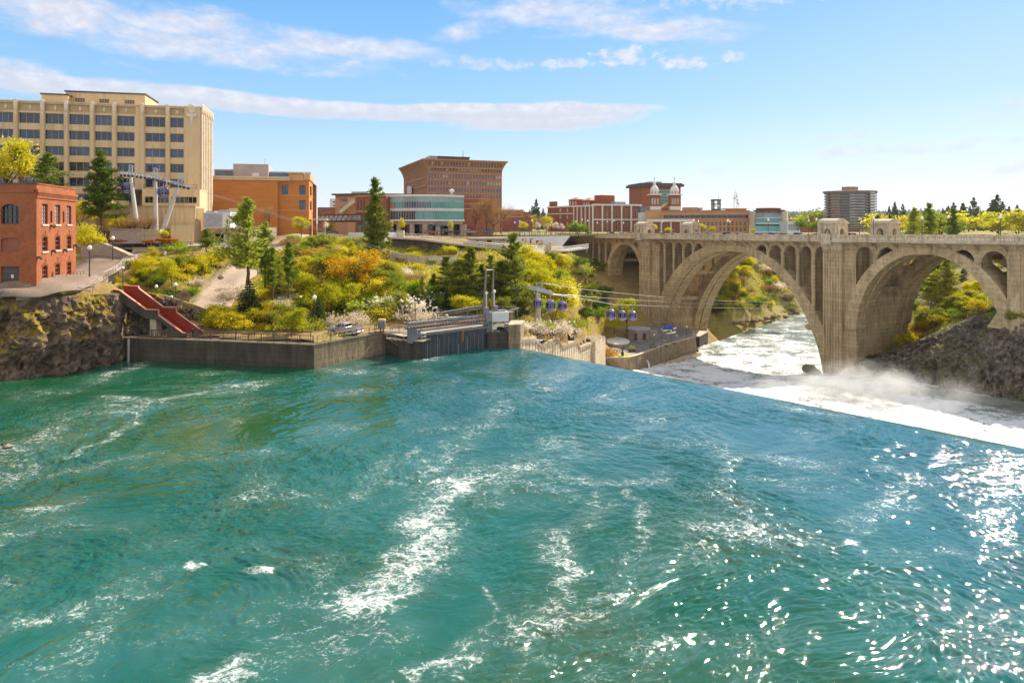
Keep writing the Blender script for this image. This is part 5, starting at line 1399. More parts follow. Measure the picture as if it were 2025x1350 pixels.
r_, fr_, zt_ = simple('red_base_block', 'low red brick block with white pilasters behind the bridge shelter', 'building',1281,325,1371,318,437,-4.6,12, 'brick_brown')
m = MB(fr_).box(-.3, fr_.L + .3,-.5,.5, zt_ - .4, zt_ + .8); mk('cornice', m, 'white_wall', r_)
for p in (1288,1308,1327,1346,1364): u = fr_.u(p); mk('pilaster', MB(fr_).box(u - .3, u + .3,-.3,-.003,-4.6, zt_ - .42), 'white_wall', r_)
def library():
 fr = FR(1483,345,1556,338); zb = -4.6; z = lambda y: fr.z(1520, y)
 r_ = thing('library', 'concrete library with three stepped bands of glass', 'building', fr(fr.L / 2,0, zb))
 m = MB(fr)
 for a, b in ((1483,1494),(1546,1556)): m.bbox(fr.u(a), fr.u(b),-1.0,20, zb, z(418),.15)
 mk('end_pier', m, 'concrete_pale', r_)
 mk('core', MB(fr).box(fr.u(1494), fr.u(1546),3,20, zb, z(416.5)), 'concrete_pale', r_)
 for y0, y1, n in ((421,430,2.4),(433,441,1.0),(447,458,-.4)):
  for k in range(12):
   a = fr.u(1494)+(fr.u(1546)-fr.u(1494))*k/12; b = fr.u(1494)+(fr.u(1546)-fr.u(1494))*(k+1)/12
   mk('window', MB(fr).box(a + .08, b - .08, n, n + .3, z(y1), z(y0)), 'glass_teal' if y0 != 421 else 'glass_pale', r_)
  mk('sun_shelf', MB(fr).box(fr.u(1494), fr.u(1546), n - .5,3, z(y1 + 2.2), z(y1)), 'white_metal', r_)
 mk('eave', MB(fr).box(fr.u(1488), fr.u(1551),.5,20, z(416.5), z(415)), 'dark_roof', r_)
 m = MB(fr).lathe([(7, z(415)),(5.6, z(413.6)),(6.2, z(413.4)),(6.2, z(411)),(5, z(410))], fr.u(1517),10,24, sy=.7); mk('roof_drum', m, 'brick_brown', r_)
library()
simple('bus_pavilion', 'low pale pavilion with a glass front beside the library', 'building',1557,330,1582,330,437,-4.6,10, 'white_wall',[(1559,1580)],[(444,456)],1570, 'glass_pale', nv=5)
simple('brown_warehouse', 'flat brown warehouse beyond the low pale pavilion', 'building',1556,420,1640,420,434,-4.6,20, 'brick_brown',[(1560 + 9 * k,1565 + 9 * k) for k in range(8)],[(440,447)],1600, 'glass_dark')
fr_ = FR(1410.6,600,1425.4,600); zz = lambda y: (HY-y)/F*600
ct = thing('clock_tower', 'slim brown clock tower above the peach store', 'tower', fr_(3,0,-4.6))
m = MB(fr_)
for a in (.0, fr_.L-1.1):
 for b in (0, fr_.L-1.1): m.box(a, a+1.1, b, b+1.1, zz(420), zz(397))
m.box(.02, fr_.L - .02,.02, fr_.L - .02,-4.6, zz(413)); m.box(-.3, fr_.L + .3,-.3, fr_.L + .3, zz(397), zz(394)); m.box(-.2, fr_.L + .2,-.2, fr_.L + .2, zz(404), zz(402.6)); mk('shaft', m, 'dark_roof', ct)
for x in (.29,.71): m = MB(fr_).box(fr_.L * x - .8, fr_.L * x + .8,-.4,-.21, zz(409), zz(405)); mk('clock_face', m, 'white_metal', ct)
mk('finial', MB(fr_).tube([(fr_.L * .8,2, zz(394)),(fr_.L * .8,2, zz(386))],[.2,.06],5), 'dark_steel', ct)
an = thing('radio_mast', 'pale lattice radio mast hung with dishes behind the peach store', 'mast', W(1455,460,620))
fr_ = FR(1450,620,1459,620); zz = lambda y: (HY-y)/F*620; L_ = fr_.L
m = MB(fr_)
for k in range(10):
 y0, y1 = 413-3.2*k,413-3.2*(k+1); t0, t1 = 1-.055*k,1-.055*(k+1); c = L_/2
 for s_ in (-1,1):
  for q in (-1,1): m.bar((c+s_*c*t0, q*c*t0, zz(y0)),(c+s_*c*t1, q*c*t1, zz(y1)),.28)
  m.bar((c-s_*c*t0, s_*c*t0, zz(y0)),(c+s_*c*t1, s_*c*t1, zz(y1)),.18)
m.bar((L_ / 2,0, zz(382)),(L_ / 2,0, zz(374)),.25); mk('lattice', m, 'white_metal', an)
for k,(dx, y) in enumerate(((1.6,398),(-1.2,394),(1.8,403),(.9,390),(2.4,406))):
 mk('dish', MB(fr_).lathe([(.2, zz(y)),(.9, zz(y) + .5),(1.0, zz(y) + 1.6),(.3, zz(y) + 2.2)], L_ / 2 + dx,-1.4,8), 'white_metal', an)
def round_tower():
 d = 480.0; r_ = thing('glass_tower', 'dark curved glass tower with stacked balconies at the end of the bridge', 'building', W(1681,460, d))
 x0 = (1681.5-CX)/F*(d+17.2); z = lambda y: (HY-y)/F*d; ra = 17.8; zb = -4.6
 m = MB().lathe([(ra - .8, zb),(ra - .8, z(378.5))], x0, d + ra,40, sx=1, sy=.8); mk('glazing', m, 'glass_dark', r_)
 n = 14
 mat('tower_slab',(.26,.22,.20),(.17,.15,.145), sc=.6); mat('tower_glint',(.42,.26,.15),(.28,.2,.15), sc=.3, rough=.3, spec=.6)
 for k in range(n):
  zz = z(460-(460-382)*(k+1)/n)
  m = MB().lathe([(ra-.85, zz),(ra+.1, zz),(ra+.1, zz+.75),(ra-.85, zz+.75)], x0, d+ra,40,(False, False), sy=.8)
  f = mk('floor_slab', m, 'tower_slab', r_)
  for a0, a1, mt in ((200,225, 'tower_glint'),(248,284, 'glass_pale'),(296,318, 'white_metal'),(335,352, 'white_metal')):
   m = MB()
   aa = np.radians(np.linspace(a0, a1,6)); rr = ra + .55 if mt == 'white_metal' else ra - .72
   for p, q in zip(aa, aa[1:]):
    A = (x0+rr*math.cos(p), d+ra+rr*.8*math.sin(p)); B = (x0+rr*math.cos(q), d+ra+rr*.8*math.sin(q))
    m.face([(A[0], A[1], zz+.3),(B[0], B[1], zz+.3),(B[0], B[1], zz+1.5),(A[0], A[1], zz+1.5)])
   mk('balcony' if mt == 'white_metal' else 'pane', m, mt, f)
 m = MB().lathe([(ra - .8, z(380)),(ra + .9, z(379)),(ra + .9, z(376)),(ra - 1, z(375.6))], x0, d + ra,40, sy=.8); mk('crown', m, 'tower_slab', r_)
 m = MB().lathe([(5.6, z(376)),(5.6, z(368)),(5.9, z(367.8)),(5.9, z(367))], x0, d + ra,8, sy=.8, ph=.3); mk('roof_house', m, 'brick_pale', r_)
round_tower()
simple('brick_lowrise', 'long low brick building with square bays at the foot of the dark curved tower', 'building',1655,445,1733,445,451,-4.6,12, 'brick_brown',[(1699 + 8 * k,1705 + 8 * k) for k in range(4)],[(453,459)],1700, 'glass_pale')
# ------------------------------------------------------------------ walls along the water
def path_wall(name, label, pts, zb, zt, thick, m, cat='wall', cap=None, capm='concrete_pale', taper=0.0):
 P = [Vector((p[0], p[1],0)) for p in pts]; zt = zt if isinstance(zt,(list, tuple)) else [zt]*len(P)
 nn = []
 for i in range(len(P)):
  d = (P[min(i+1, len(P)-1)]-P[max(i-1,0)]).normalized(); nn.append(Vector((-d.y, d.x,0)))
 mb = MB()
 mb.rings([[mb.P((p-n*taper).to_tuple()[:2]+(zb,)), mb.P(p.to_tuple()[:2]+(z,)), mb.P((p+n*thick).to_tuple()[:2]+(z,)), mb.P((p+n*thick).to_tuple()[:2]+(zb,))] for p, n, z in zip(P, nn, zt)], True,(True, True))
 o = tag(mk(name, mb, m), label, cat)
 if cap:
  mb = MB();
  mb.rings([[mb.P((p-n*.12).to_tuple()[:2]+(z+.003,)), mb.P((p-n*.12).to_tuple()[:2]+(z+cap,)), mb.P((p+n*(thick+.1)).to_tuple()[:2]+(z+cap,)), mb.P((p+n*(thick+.1)).to_tuple()[:2]+(z+.003,))] for p, n, z in zip(P, nn, zt)], True,(True, True))
  ORG[o.name] = Vector(o.location); mk('coping', mb, capm, o)
 return o
A0, A1, A2 = (-66.9,116.2),(-31.6,108.8),(-22.7,121.9)
WT_ = -19.15
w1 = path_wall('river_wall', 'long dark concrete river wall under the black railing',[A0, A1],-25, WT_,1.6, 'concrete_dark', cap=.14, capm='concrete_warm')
m = MB(); p = W(256,690,114.6); m.box(p.x - .12, p.x + .12, p.y - .35, p.y - .1,-24, WT_ + .1); mk('gauge_board', m, 'grey_roof', w1)
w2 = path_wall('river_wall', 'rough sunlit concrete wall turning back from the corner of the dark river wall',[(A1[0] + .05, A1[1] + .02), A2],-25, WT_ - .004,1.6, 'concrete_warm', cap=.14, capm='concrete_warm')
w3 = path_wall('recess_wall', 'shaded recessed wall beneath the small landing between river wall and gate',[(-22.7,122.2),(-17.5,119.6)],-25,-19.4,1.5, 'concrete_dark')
# paved yard behind the walls
mb = MB().face([(A0[0]+1, A0[1]+1.4,-19.02),(A1[0]-.2, A1[1]+1.5,-19.02),(-24,122.6,-19.02),(-17,121.5,-19.02),(-7.5,128,-19.02),(-3,136,-19.02),(-24,131,-19.02),(-34,119,-19.02),(-50,118.5,-19.02),(-60,120,-19.02)])
tag(mk('yard', mb, 'gravel'), kind='structure')
def railing(name, label, pts, h=1.1, bars=(1.1,.12), posts=2.0, pickets=0.0, m='dark_steel', r=.035, cat='railing', group=None, parent=None):
 P = [Vector(p) for p in pts]; mb = MB()
 for b in bars: mb.tube([p+Vector((0,0, b)) for p in P], r*1.25,5)
 k = 0
 for a, b in zip(P, P[1:]):
  L = (b-a).length; n = max(1, int(round(L/posts)))
  for i in range(n+(1 if b is P[-1] else 0)):
   q = a+(b-a)*(i/n); mb.bar(q, q+Vector((0,0, h)), r*2.2)
  if pickets:
   n = int(L/pickets)
   for i in range(n): q = a+(b-a)*((i+.5)/n); mb.bar(q+Vector((0,0, bars[-1])), q+Vector((0,0, bars[0])), r*.8)
 o = mk(name, mb, m, parent)
 return o if parent else tag(o, label, cat, group)
zr = WT_+.15
railing('railing', 'black picket railing with a heavy double rail along the long dark river wall',[(-54.6,114.4, zr),(-31.9,109.6, zr)],1.25,(1.25,.62,.12),2.4,.32, r=.05)
railing('railing', 'thin railing on the sunlit wall that turns back from the corner',[(-31.3,109.6, zr),(-23.3,121.4, zr)],1.25,(1.25,.7,.1),2.6,0, r=.045)
railing('railing', 'short black railing under the red stair flight',[(-66.2,116.8, zr),(-58.6,115.3, zr)],1.25,(1.25,.12),2.4,.4, r=.05)
railing('railing', 'second rail across the yard behind the black picket railing',[(-53.5,117.0,-19),(-33.5,113.6,-19),(-24.6,124.2,-19)],1.2,(1.2,),3.2,0, r=.05)
# ------------------------------------------------------------------ red stairs
def red_stairs():
 fr = FR(222,116.6,394,114.7)
 z_ = lambda y: fr.z(305, y)
 r_ = thing('outdoor_stairs', 'red painted concrete stair stepping down from the cliff top to the river wall', 'stairs', fr(fr.L,0, WT_))
 U = fr.u
 # outline of the near wall: (px, top, bottom)
 line = [(224,574,594),(236,576,597),(288,613,630),(312.5,613.5,632),(313,624,632.5),(361,658,666),(369,658.5,670.5)]
 far = [(226,568.5,590),(255,570,606),(256,574.5,607),(305,611,640),(331,611.5,650),(332,621.5,651),(381,656,672),(388,658,673)]
 def sheet(ln, n0, n1):
  m = MB(fr)
  m.rings([[m.P((U(p), n0, z_(t))), m.P((U(p), n1, z_(t))), m.P((U(p), n1, z_(b))), m.P((U(p), n0, z_(b)))] for p, t, b in ln], True,(True, True)); return m
 mk('near_wall', sheet(line,0,.28), 'concrete_dark', r_)
 mk('far_wall', sheet(far,2.35,2.6), 'red_paint', r_)
 m = MB(fr)
 m.rings([[m.P((U(p),-.06, z_(t) + .01)), m.P((U(p),-.06, z_(t) + .16)), m.P((U(p),.36, z_(t) + .16)), m.P((U(p),.36, z_(t) + .01))] for p, t, b in line], True,(True, True)); mk('wall_cap', m, 'red_trim', r_)
 m = MB(fr)
 m.rings([[m.P((U(p),2.30, z_(t) + .01)), m.P((U(p),2.30, z_(t) + .13)), m.P((U(p),2.68, z_(t) + .13)), m.P((U(p),2.68, z_(t) + .01))] for p, t, b in far], True,(True, True)); mk('wall_cap', m, 'red_trim', r_)
 # treads between the walls
 m = MB(fr)
 for (pa, za, pb, zb, n) in ((236,586,288,624,18),(313,628,366,667,18)):
  for k in range(n):
   u0, u1 = U(pa+(pb-pa)*k/n), U(pa+(pb-pa)*(k+1)/n); zt = z_(za+(zb-za)*(k+.3)/n)
   m.box(u0, u1+.02,.281,2.349, zt-.45, zt)
 m.box(U(288), U(313),.281,2.349, z_(627), z_(623.5)); mk('tread', m, 'red_paint', r_)
 m = MB(fr); m.tube([(U(p),2.2, z_(t) - .35) for p, t, b in far[1:]],.05,5); mk('handrail', m, 'dark_steel', r_)
 m = MB(fr).bbox(U(293), U(306),.35,2.0, WT_ - 1, z_(630),.06); mk('support_pier', m, 'concrete_pale', r_)
 m = MB(fr).prism([(U(329), WT_ - .5),(U(369), WT_ - .5),(U(369), z_(670)),(U(361), z_(665.5)),(U(330), z_(643.5))],.002,2.3); mk('foot_wall', m, 'concrete_dark', r_)
 m = MB(fr)
 for p in (370.5,388): m.box(U(p)-.12, U(p)+.12,.05,2.5, WT_, z_(659)) if p == 370.5 else m.box(U(p)-.1, U(p)+.1,2.3,2.6, WT_, z_(657))
 mk('gate_post', m, 'red_trim', r_)
red_stairs()
# ------------------------------------------------------------------ the intake gate
G = Frame((-17.2,116.8),(-4.5,127.2))
zg = -19.15
def intake():
 r_ = thing('intake_gate', 'steel intake gate with a long blue grey hoist beam carried on end frames', 'dam gate', G(G.L / 2,0,-24))
 m = MB(G).box(.6, G.L,.0,.5,-25, zg); b = mk('gate_plate', m, 'blue_steel_dark', r_)
 m = MB(G)
 for k in range(17): u = .9+k*(G.L-1.2)/16; m.box(u-.05, u+.05,-.10,-.003,-24.4, zg-.3-.3*(k % 3))
 mk('stiffener', m, 'blue_steel', b)
 m = MB(G).box(.6, G.L,-.15,.8, zg, zg + .32); mk('gate_sill', m, 'steel_grey', b)
 for u, dz in ((3.1,1.5),(5.2,.4),(9.7,2.2),(11.6,1.2)):
  m = MB(G).tube([(u,-.14,-23.8),(u,-.14, zg - dz)],.05,5); mk('pipe', m, 'steel', b)
 mk('ladder', MB(G).box(10.55,10.72,-.2,-.1, zg - 1.9, zg + .1), 'ochre', b)
 # hoist beam with lattice web and a walkway of pale blocks
 zb0, zb1 = -17.9,-16.9
 m = MB(G)
 for n in (-.2,1.0):
  m.box(-.6, G.L+.4, n, n+.25, zb1-.22, zb1); m.box(-.6, G.L+.4, n, n+.25, zb0, zb0+.2)
 hb = mk('hoist_beam', m, 'blue_steel', r_)
 m = MB(G); k = 26
 for i in range(k):
  u = -.5+(G.L+.8)*i/k; e = (G.L+.8)/k
  m.bar((u,-.08, zb0+.2),(u+e/2,-.08, zb1-.22),.1); m.bar((u+e/2,-.08, zb1-.22),(u+e,-.08, zb0+.2),.1)
 mk('lattice', m, 'steel', hb)
 m = MB(G)
 for i in range(30): u = -.5+(G.L+.7)*i/30; m.bbox(u, u+(G.L+.7)/30*.8,-.1,1.1, zb1+.003, zb1+.22,.03)
 mk('walkway', m, 'steel_grey', hb)
 m = MB(G).tube([(-.4,-.32, zb0 + .55),(G.L + .3,-.32, zb0 + .55)],.10,6); mk('drive_shaft', m, 'ochre', hb)
 m = MB(G).box(-.4, G.L + .4,-.55,-.25, zb0 - .35, zb0 - .1); mk('lower_flange', m, 'blue_steel', hb)
 for u0, nm in ((.4, 'end_frame'),(G.L + .3, 'end_frame')):
  m = MB(G)
  m.prism([(u0-.75, zg-.8),(u0+.75, zg-.8),(u0+.5, zb0),(u0-.5, zb0)],-.3,1.1); m.box(u0-.9, u0+.9,-.45,1.25, zg-1.0, zg-.8)
  m.bar((u0 + .5,-.2, zg + .2),(u0 + 1.5,-.1, zb0 - .1),.2); mk(nm, m, 'steel_grey', r_)
 return r_
mat('blue_steel_dark',(.052,.065,.08),(.032,.042,.055), sc=.5, stretch=(1,1,.35), rough=.6, c3=(.10,.07,.05), sc3=1.8, amt3=.4)
mat('steel_grey',(.235,.225,.235),(.165,.16,.17), sc=1.0, rough=.5, metal=.1)  # mid grey steel for sill, walkway, frames and rails
intake()
# platforms and piers around it
path_wall('gate_pier', 'left concrete pier of the intake gate with a small railed platform',[(-19.6,118.6),(-16.6,116.3),(-15.4,117.4)],-25,-19.9,2.2, 'concrete_dark')
mb = MB(); q = Frame((-21.6,119.3),(-15.5,116.6)); mb.T = q; mb.box(-.3, q.L+.3,-.3,2.4,-19.88,-19.68)
for k in range(3): mb.bar((.2+k,-.2,-19.9),(1.4+k,1.2,-21.2),.12)
tag(mk('platform', mb, 'concrete_pale'), 'small pale platform on brackets left of the intake gate', 'platform')
railing('railing', 'pipe railing round the small pale platform',[q(-.2,-.2,-19.68), q(q.L + .2,-.2,-19.68), q(q.L + .2,1.2,-19.68)],1.1,(1.1,.55),1.6,0, m='steel', r=.03)
mb = MB(); q2 = Frame((-24.4,122.0),(-18.2,119.8)); mb.T = q2; mb.box(-.2, q2.L,-.4,2.6,-19.42,-19.12); mb.k = 0
tag(mk('landing', mb, 'bridge_stain'), 'rusty steel landing over the water between the walls', 'landing')
railing('railing', 'rail of the rusty landing with pickets',[q2(0,-.3,-19.12), q2(q2.L,-.3,-19.12)],1.3,(1.3,.15),1.5,.3, r=.04)
for k,(a, b) in enumerate(((0,-19.6),(.55,-19.9))):
 mb = MB(); s0, s1 = q2(q2.L,.2+k,-17.9), q(q.L*.9,.2+k*.8,-18.7)
 mb.tube([s0, s1],.07,6); mb.tube([(s0[0], s0[1], s0[2]-.6),(s1[0], s1[1], s1[2]-.6)],.05,6)
 tag(mk('hand_pipe', mb, 'steel'),['near sloping hand pipe between the landing and the gate platform', 'far sloping hand pipe between the landing and the gate platform'][k], 'handrail')
# control cabinet with an orange cap
cb = thing('control_cabinet', 'grey control cabinet with a pale orange cap on the rusty landing', 'cabinet', W(755,672,121.5))
p = ORG[cb.name]
mk('body', MB().bbox(p.x - .6, p.x + .6, p.y - .5, p.y + .5,-18.4,-17.05,.05), 'blue_steel', cb)
mk('cap', MB().bbox(p.x - .64, p.x + .64, p.y - .54, p.y + .54,-17.048,-16.7,.06), 'ochre_band', cb)
mb = MB()
for sx in (-.4,.4): mb.bar((p.x+sx, p.y,-19.1),(p.x+sx*.6, p.y,-18.4),.16)
mb.box(p.x - .55, p.x + .5, p.y - .3, p.y + .3,-19.1,-18.95); mk('foot', mb, 'bridge_stain', cb)
# right pier, cabinet and masts
R1 = Frame((-4.6,126.4),(0.0,128.0)); R2 = Frame((-.7,127.0),(2.6,130.6))
path_wall('gate_pier', 'right concrete pier of the intake gate below the white cabinet',[R1(0,0,0)[:2], R1(R1.L - .1,0,0)[:2]],-25,-19.9,3.0, 'concrete_dark')
w_ = path_wall('crest_pier', 'tall board marked concrete pier where the weir begins',[(-.55,127.3),(1.6,128.2),(2.3,133)],-25,-18.75,2.4, 'concrete_warm', cap=.2)
path_wall('back_wall', 'square concrete block behind the white cabinet',[(-1.6,132.6),(.2,133.6)],-21,-17.1,3.0, 'concrete_warm', cap=.2)
hc = thing('hoist_cabinet', 'white corrugated hoist cabinet on a braced steel stand', 'cabinet', R1(2,1,-19.9))
m = MB(R1).bbox(1.0,4.2,.0,2.2,-18.0,-16.2,.04); c_ = mk('housing', m, 'white_metal', hc)
m = MB(R1)
for k in range(14): m.box(1.15+k*.215,1.25+k*.215,-.06,-.003,-17.9,-16.3)
mk('corrugation', m, 'white_metal', c_)
m = MB(R1).box(-.2,.95,.1,2,-17.9,-16.6); m.box(1.4,3.8,.4,1.8,-16.2,-15.95); mk('gear_box', m, 'steel_grey', hc)
for u, n in ((1.1,.1),(4.1,.1),(1.1,2),(4.1,2)): mk('leg', MB(R1).bar((u, n,-19.9),(u, n,-18.0),.16), 'steel', hc)
m = MB(R1)
for a, b in (((1.1,-19.3),(2.2,-18.1)),((1.6,-19.3),(2.6,-18.1)),((.9,-18.5),(4.3,-18.5)),((.9,-18.9),(4.3,-18.9))): m.tube([(a[0],.05, a[1]),(b[0],.05, b[1])],.05,5)
mk('brace', m, 'white_metal', hc)
mat('mast_brown',(.22,.165,.13),(.15,.115,.095), sc=1.2, rough=.6)
ms = thing('hoist_masts', 'pair of tall slender hoist masts joined by a bar at the top', 'mast', R1(1,1.5,-16.2))
P0, P1 = W(957,616,128.5), W(973,612,129.5)
T0, T1 = W(961,531,128.5), W(976,529.5,129.5)
mk('mast', MB().tube([P0, P0.lerp(T0,.5), T0],[.26,.21,.13],8), 'mast_brown', ms); mk('mast', MB().tube([P1, P1.lerp(T1,.5), T1],[.26,.21,.13],8), 'mast_brown', ms)
mk('top_bar', MB().tube([P0.lerp(T0,.965), P1.lerp(T1,.955)],.10,6), 'white_metal', ms)
for a, b, o in ((P0, T0,.45),(P1, T1,.4)):
 s = a + Vector((o,0,.2)); e = a.lerp(b,.40) + Vector((o * .7,0,0)); mk('ram', MB().tube([s, e],.12,6), 'white_metal', ms); mk('ram_head', MB().lathe([(.1, e.z - .1),(.3, e.z + .1),(.3, e.z + .4),(.1, e.z + .6)], e.x, e.y,8), 'white_metal', ms)
mk('base', MB(R1).bbox(-.35,.45,.4,1.4,-18,-15.3,.05).bbox(1.6,2.3,.6,1.6,-16,-15.1,.05), 'steel_grey', ms)
# deck behind the gate, concrete ramps and pipe rails
mb = MB(); mb.T = G; mb.face([(-1,.9, zg+.06),(G.L+1,.9, zg+.06),(G.L+1,9, zg+.06),(-1,9, zg+.06)])
tag(mk('gate_deck', mb, 'concrete_pale'), kind='structure')
D2 = FR(845,131,950,133)
path_wall('forebay_wall', 'low pale wall across the deck behind the gate',[D2(0,0,0)[:2], D2(D2.L,0,0)[:2]],-20,-17.9,.6, 'concrete_warm', cap=.15)
for k, px in enumerate((849,872)):
 mb = MB(); a = W(px,640,128+k); mb.T = None
 x, y = a.x, a.y
 mb.prism([(x-1.0, zg),(x+1.2, zg),(x+1.3,-16.9-.2*k),(x+.9,-16.7-.2*k)], y, y+.8)
 tag(mk('slanted_buttress', mb, 'concrete_pale'),['pale slanted buttress behind the hoist beam, the one nearer the river wall', 'pale slanted buttress behind the hoist beam, the one nearer the masts'][k], 'buttress')
for k,(p0, p1, lab) in enumerate((((856,621,130),(953,605,134), 'thick grey pipe rail rising behind the hoist beam'),((870,623,131),(958,622,132), 'lower pipe rail on the wall behind the hoist beam'),((972,607,132),(1022,608,135), 'dark pipe rail running right from the masts'),((995,617,131),(1026,609,133), 'pale beam end above the square concrete block'),((770,649,124),(830,641,127), 'pale pipe rail left of the hoist beam'))):
 a, b = W(*p0), W(*p1); mb = MB(); r = (.2,.1,.1,.16,.12)[k]; mb.tube([a, b], r,8)
 if k in (0,4): mb.tube([a-Vector((0,0,.45)), b-Vector((0,0,.45))], r*.6,6)
 n = 5
 for i in range(n): c = a.lerp(b,(i+.5)/n); mb.bar(c, c-Vector((0,0,1.6)),.1)
 tag(mk('pipe_rail', mb,('steel_grey', 'dark_steel', 'dark_steel', 'steel_grey', 'steel_grey')[k]), lab, 'rail')
# ------------------------------------------------------------------ stepped zigzag wall down the fall
def zigzag():
 A, B = Vector((2.4,131.5,0)), Vector((25.2,190.0,0))
 fr = Frame(A, B)
 r_ = thing('stepped_wall', 'pale concrete stair wall with a saw tooth top beside the fall', 'wall', fr(0,0,-30))
 tops = [(1027,668),(1058,667),(1071,680),(1104,667.5),(1112,682),(1140,672),(1147,686),(1170,676)]
 prof = [(fr.u(p), fr.z(p, y)) for p, y in tops]
 m = MB(fr); m.rings([[m.P((u,0, z)), m.P((u,1.6, z)), m.P((u,1.6,-46)), m.P((u,0,-46))] for u, z in prof], True,(True, True)); mk('wall', m, 'concrete_pale', r_)
 m = MB(fr); m.rings([[m.P((u,-.28, z - .9)), m.P((u,-.28, z - .35)), m.P((u,-.003, z - .35)), m.P((u,-.003, z - .9))] for u, z in prof], True,(True, True)); mk('moulding', m, 'concrete_warm', r_)
 m = MB(fr)
 for k in range(30): u = prof[0][0]+(prof[-1][0]-prof[0][0])*k/29; z = float(np.interp(u,[q[0] for q in prof],[q[1] for q in prof])); m.box(u-.04, u+.04,-.05,-.003,-45, z-.95)
 mk('board_joint', m, 'concrete_dark', r_)
 zz = lambda y: fr.z(1180, y)
 m = MB(fr); u0, u1 = fr.u(1170), fr.u(1190)
 teeth = [(1171,676),(1175.5,664),(1179,678),(1184,663),(1187,676),(1190,664),(1191,672)]
 pr = [(fr.u(p), fr.z(p, y)) for p, y in teeth]
 m.rings([[m.P((u,-.9, z)), m.P((u,1.6, z)), m.P((u,1.6,-46)), m.P((u,-.9,-46))] for u, z in pr], True,(True, True)); mk('fluted_end', m, 'concrete_pale', r_)
 m = MB(fr)
 for (p0, y0),(p1, y1) in (((1030,661),(1057,651)),((1074,662),(1105,651)),((1115,668),(1140,660)),((1040,676),(1058,668))):
  a, b = (fr.u(p0),.8, fr.z(p0, y0)),(fr.u(p1),.8, fr.z(p1, y1)); m.tube([a, b],.07,5)
  for i in range(3): c = Vector(a).lerp(Vector(b), i/2); m.bar(c, c-Vector((0,0,2.2)),.09)
 mk('stair_rail', m, 'dark_steel', r_)
 for k,(p0, y0, p1, y1) in enumerate(((1051,659,1066,671),(1092,660,1103,672),(1128,665,1131,678),(1136,664,1139,677))):
  u0, u1 = fr.u(p0), fr.u(p1); m = MB(fr); m.prism([(u0, fr.z(p0, y1)),(u0, fr.z(p0, y0) ),(u0 + .8, fr.z(p0, y0)),(u1, fr.z(p1, y1))],1.7,3.6); mk('brick_parapet', m, 'brick', r_)
 for (u, n) in ((fr.u(1035),2.5),): pass
 m = MB(fr).box(fr.u(1029), fr.u(1168),1.65,6.5,-46,-27.5)
 mk('stair_base', m, 'concrete_warm', r_)
zigzag()
